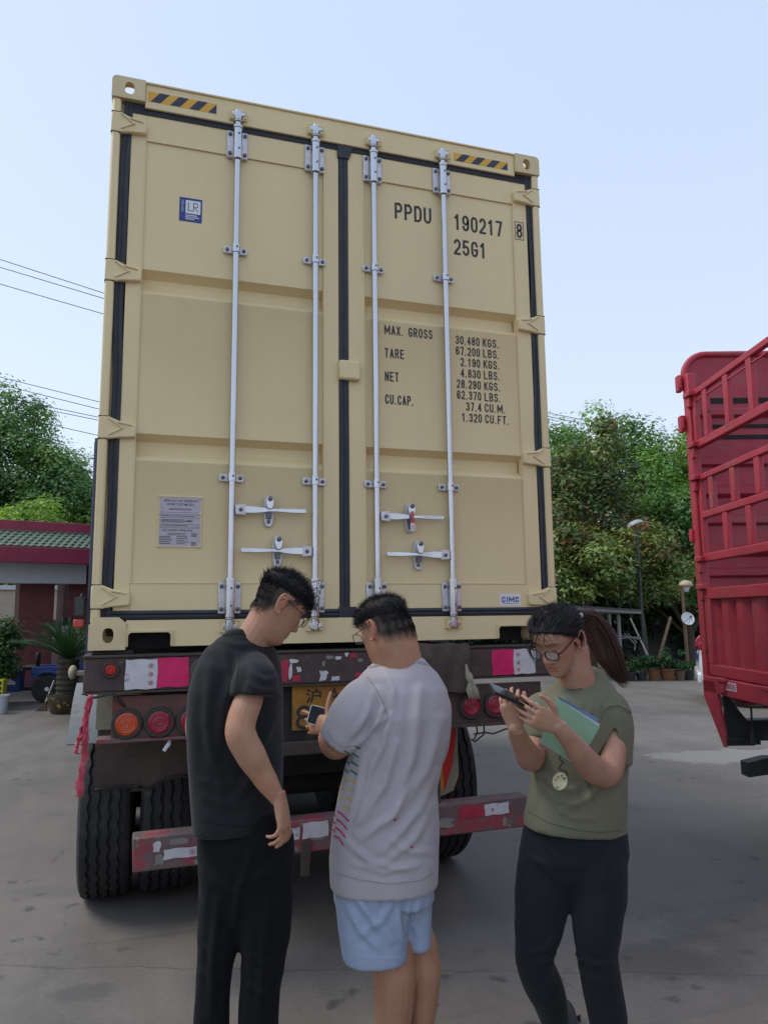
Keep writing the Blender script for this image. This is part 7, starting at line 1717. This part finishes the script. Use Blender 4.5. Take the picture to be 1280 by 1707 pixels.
limb(pn, [(990, 1415, D + .02, 49), (993, 1450, D + .0, 49), (996, 1490, D - .01, 45.5), (995, 1540, D - .02, 38), (995, 1590, D + .0, 32), (1003, 1640, D + .02, 31), (1012, 1690, D + .03, 30), (1014, 1720, D + .03, 28), (1018, 1800, D + .03, 22)])
S = [([(900, 1395), (930, 1430), (945, 1470)], 6, 4), ([(870, 1420), (905, 1440), (940, 1475)], 6, 3), ([(925, 1560), (910, 1580), (880, 1590)], 5, 4), ([(925, 1590), (905, 1600), (880, 1600)], 5, 4), ([(960, 1590), (985, 1606), (1020, 1604)], 5, 4), ([(968, 1612), (990, 1632), (1022, 1640)], 5, 4), ([(1030, 1400), (1010, 1440), (1000, 1480)], 7, 3)]
garment('trousers', pn, 'leggings', wm, .0065, strokes_=S, rip=(.004, 7., 4.))
fp = at(943, 1703, D + .43); fp[2] = .0; shoe(wm, fp + cdir(-.02, -.20, 0) * .9, fp + cdir(.01, .05, 0), 'shoe_dark')
bw_ = at(956, 1698, D + .40); mb = MB()
for s_ in (-1, 1): mb.loft([[bw_ + RH * s_ * .004 + UPV * .004 * k for k in (-1, 1)] + [bw_ + RH * s_ * .004 + FH * .004], [bw_ + RH * s_ * .026 + UPV * .016 * k for k in (-1, 1)] + [bw_ + RH * s_ * .026 + FH * .008]])
mb.build('shoe_bow', 'shoe_dark', wm)
fp = at(1020, 1880, D + .03); fp[2] = 0; shoe(wm, fp + cdir(-.05, -.19, 0), fp + cdir(.01, .06, 0), 'shoe_dark')
# her phone and the papers under her arm
Q0, Q1 = at(824, 1153, D - .36), at(893, 1183, D - .325)
ex_ = unit(Q1 - Q0); ey_ = unit(cdir(.30, .90, .12) - ex_ * float(cdir(.30, .90, .12) @ ex_))
ph = thing('smartphone', tuple(Q0), 'black phone held up in both hands by the woman in olive', 'phone')
phone(ph, Q0, ex_, ey_, .150, .070, 'phone_black')
rg = at(895, 1179, D - .335); MB().tube([rg + 0.012 * (ex_ * math.cos(a) + UPV * math.sin(a)) for a in np.linspace(0, 2 * PI, 15)], .003, 6, caps=False).build('phone_ring', 'phone_edge', ph, 60)
def sheet(name, quad, D4, off, m, label, cat, th=.0012, bow=.006, n=8):
    c = [at(p[0], p[1], d) + cdir(0, off, 0) for p, d in zip(quad, D4)]; vs = []
    for side in (0, 1):
        for j in range(n + 1):
            for i in range(n + 1):
                s_, t_ = i / n, j / n; p = (c[0] * (1 - s_) + c[1] * s_) * (1 - t_) + (c[3] * (1 - s_) + c[2] * s_) * t_
                vs.append(p - FH * (bow * math.sin(PI * s_) * math.sin(PI * (.2 + .6 * t_)) + .002 * math.sin(7 * s_ + 3 * t_)) + FH * th * side)
    N = (n + 1) ** 2; fs = []
    for j in range(n):
        for i in range(n):
            a = j * (n + 1) + i; fs += [(a, a + 1, a + n + 2, a + n + 1), (N + a, N + a + n + 1, N + a + n + 2, N + a + 1)]
    edge = [i for i in range(n + 1)] + [(j + 1) * (n + 1) + n for j in range(n)] + [n * (n + 1) + n - 1 - i for i in range(n)] + [(n - 1 - j) * (n + 1) for j in range(n - 1)]
    for a, b_ in zip(edge, edge[1:] + edge[:1]): fs.append((a, N + a, N + b_, b_))
    o = MB().add(vs, fs).build(name, m, None, 50); tag(o, label, cat); return o
dq4 = (D - .235, D - .19, D - .17, D - .215)
sheet('folder', [(928, 1163), (999, 1212), (963, 1274), (899, 1238)], dq4, 0, 'folder_green', 'pale green card folder pressed against the olive T-shirt by the forearm', 'folder')
sheet('paper_sheet', [(931, 1161), (998, 1199), (994, 1212), (929, 1168)], dq4, .006, 'paper_blue', 'blue paper sticking out behind the top edge of the green folder', 'paper')
sheet('paper_sheet', [(940, 1170), (1001, 1208), (962, 1277), (905, 1241)], dq4, .012, 'paper_white', 'white sheet showing along the lower edge of the green folder', 'paper')
sheet('paper_sheet', [(905, 1232), (930, 1246), (916, 1254), (898, 1245)], dq4, .020, 'paper_pink', 'pink printed corner of paper below the green folder', 'paper')
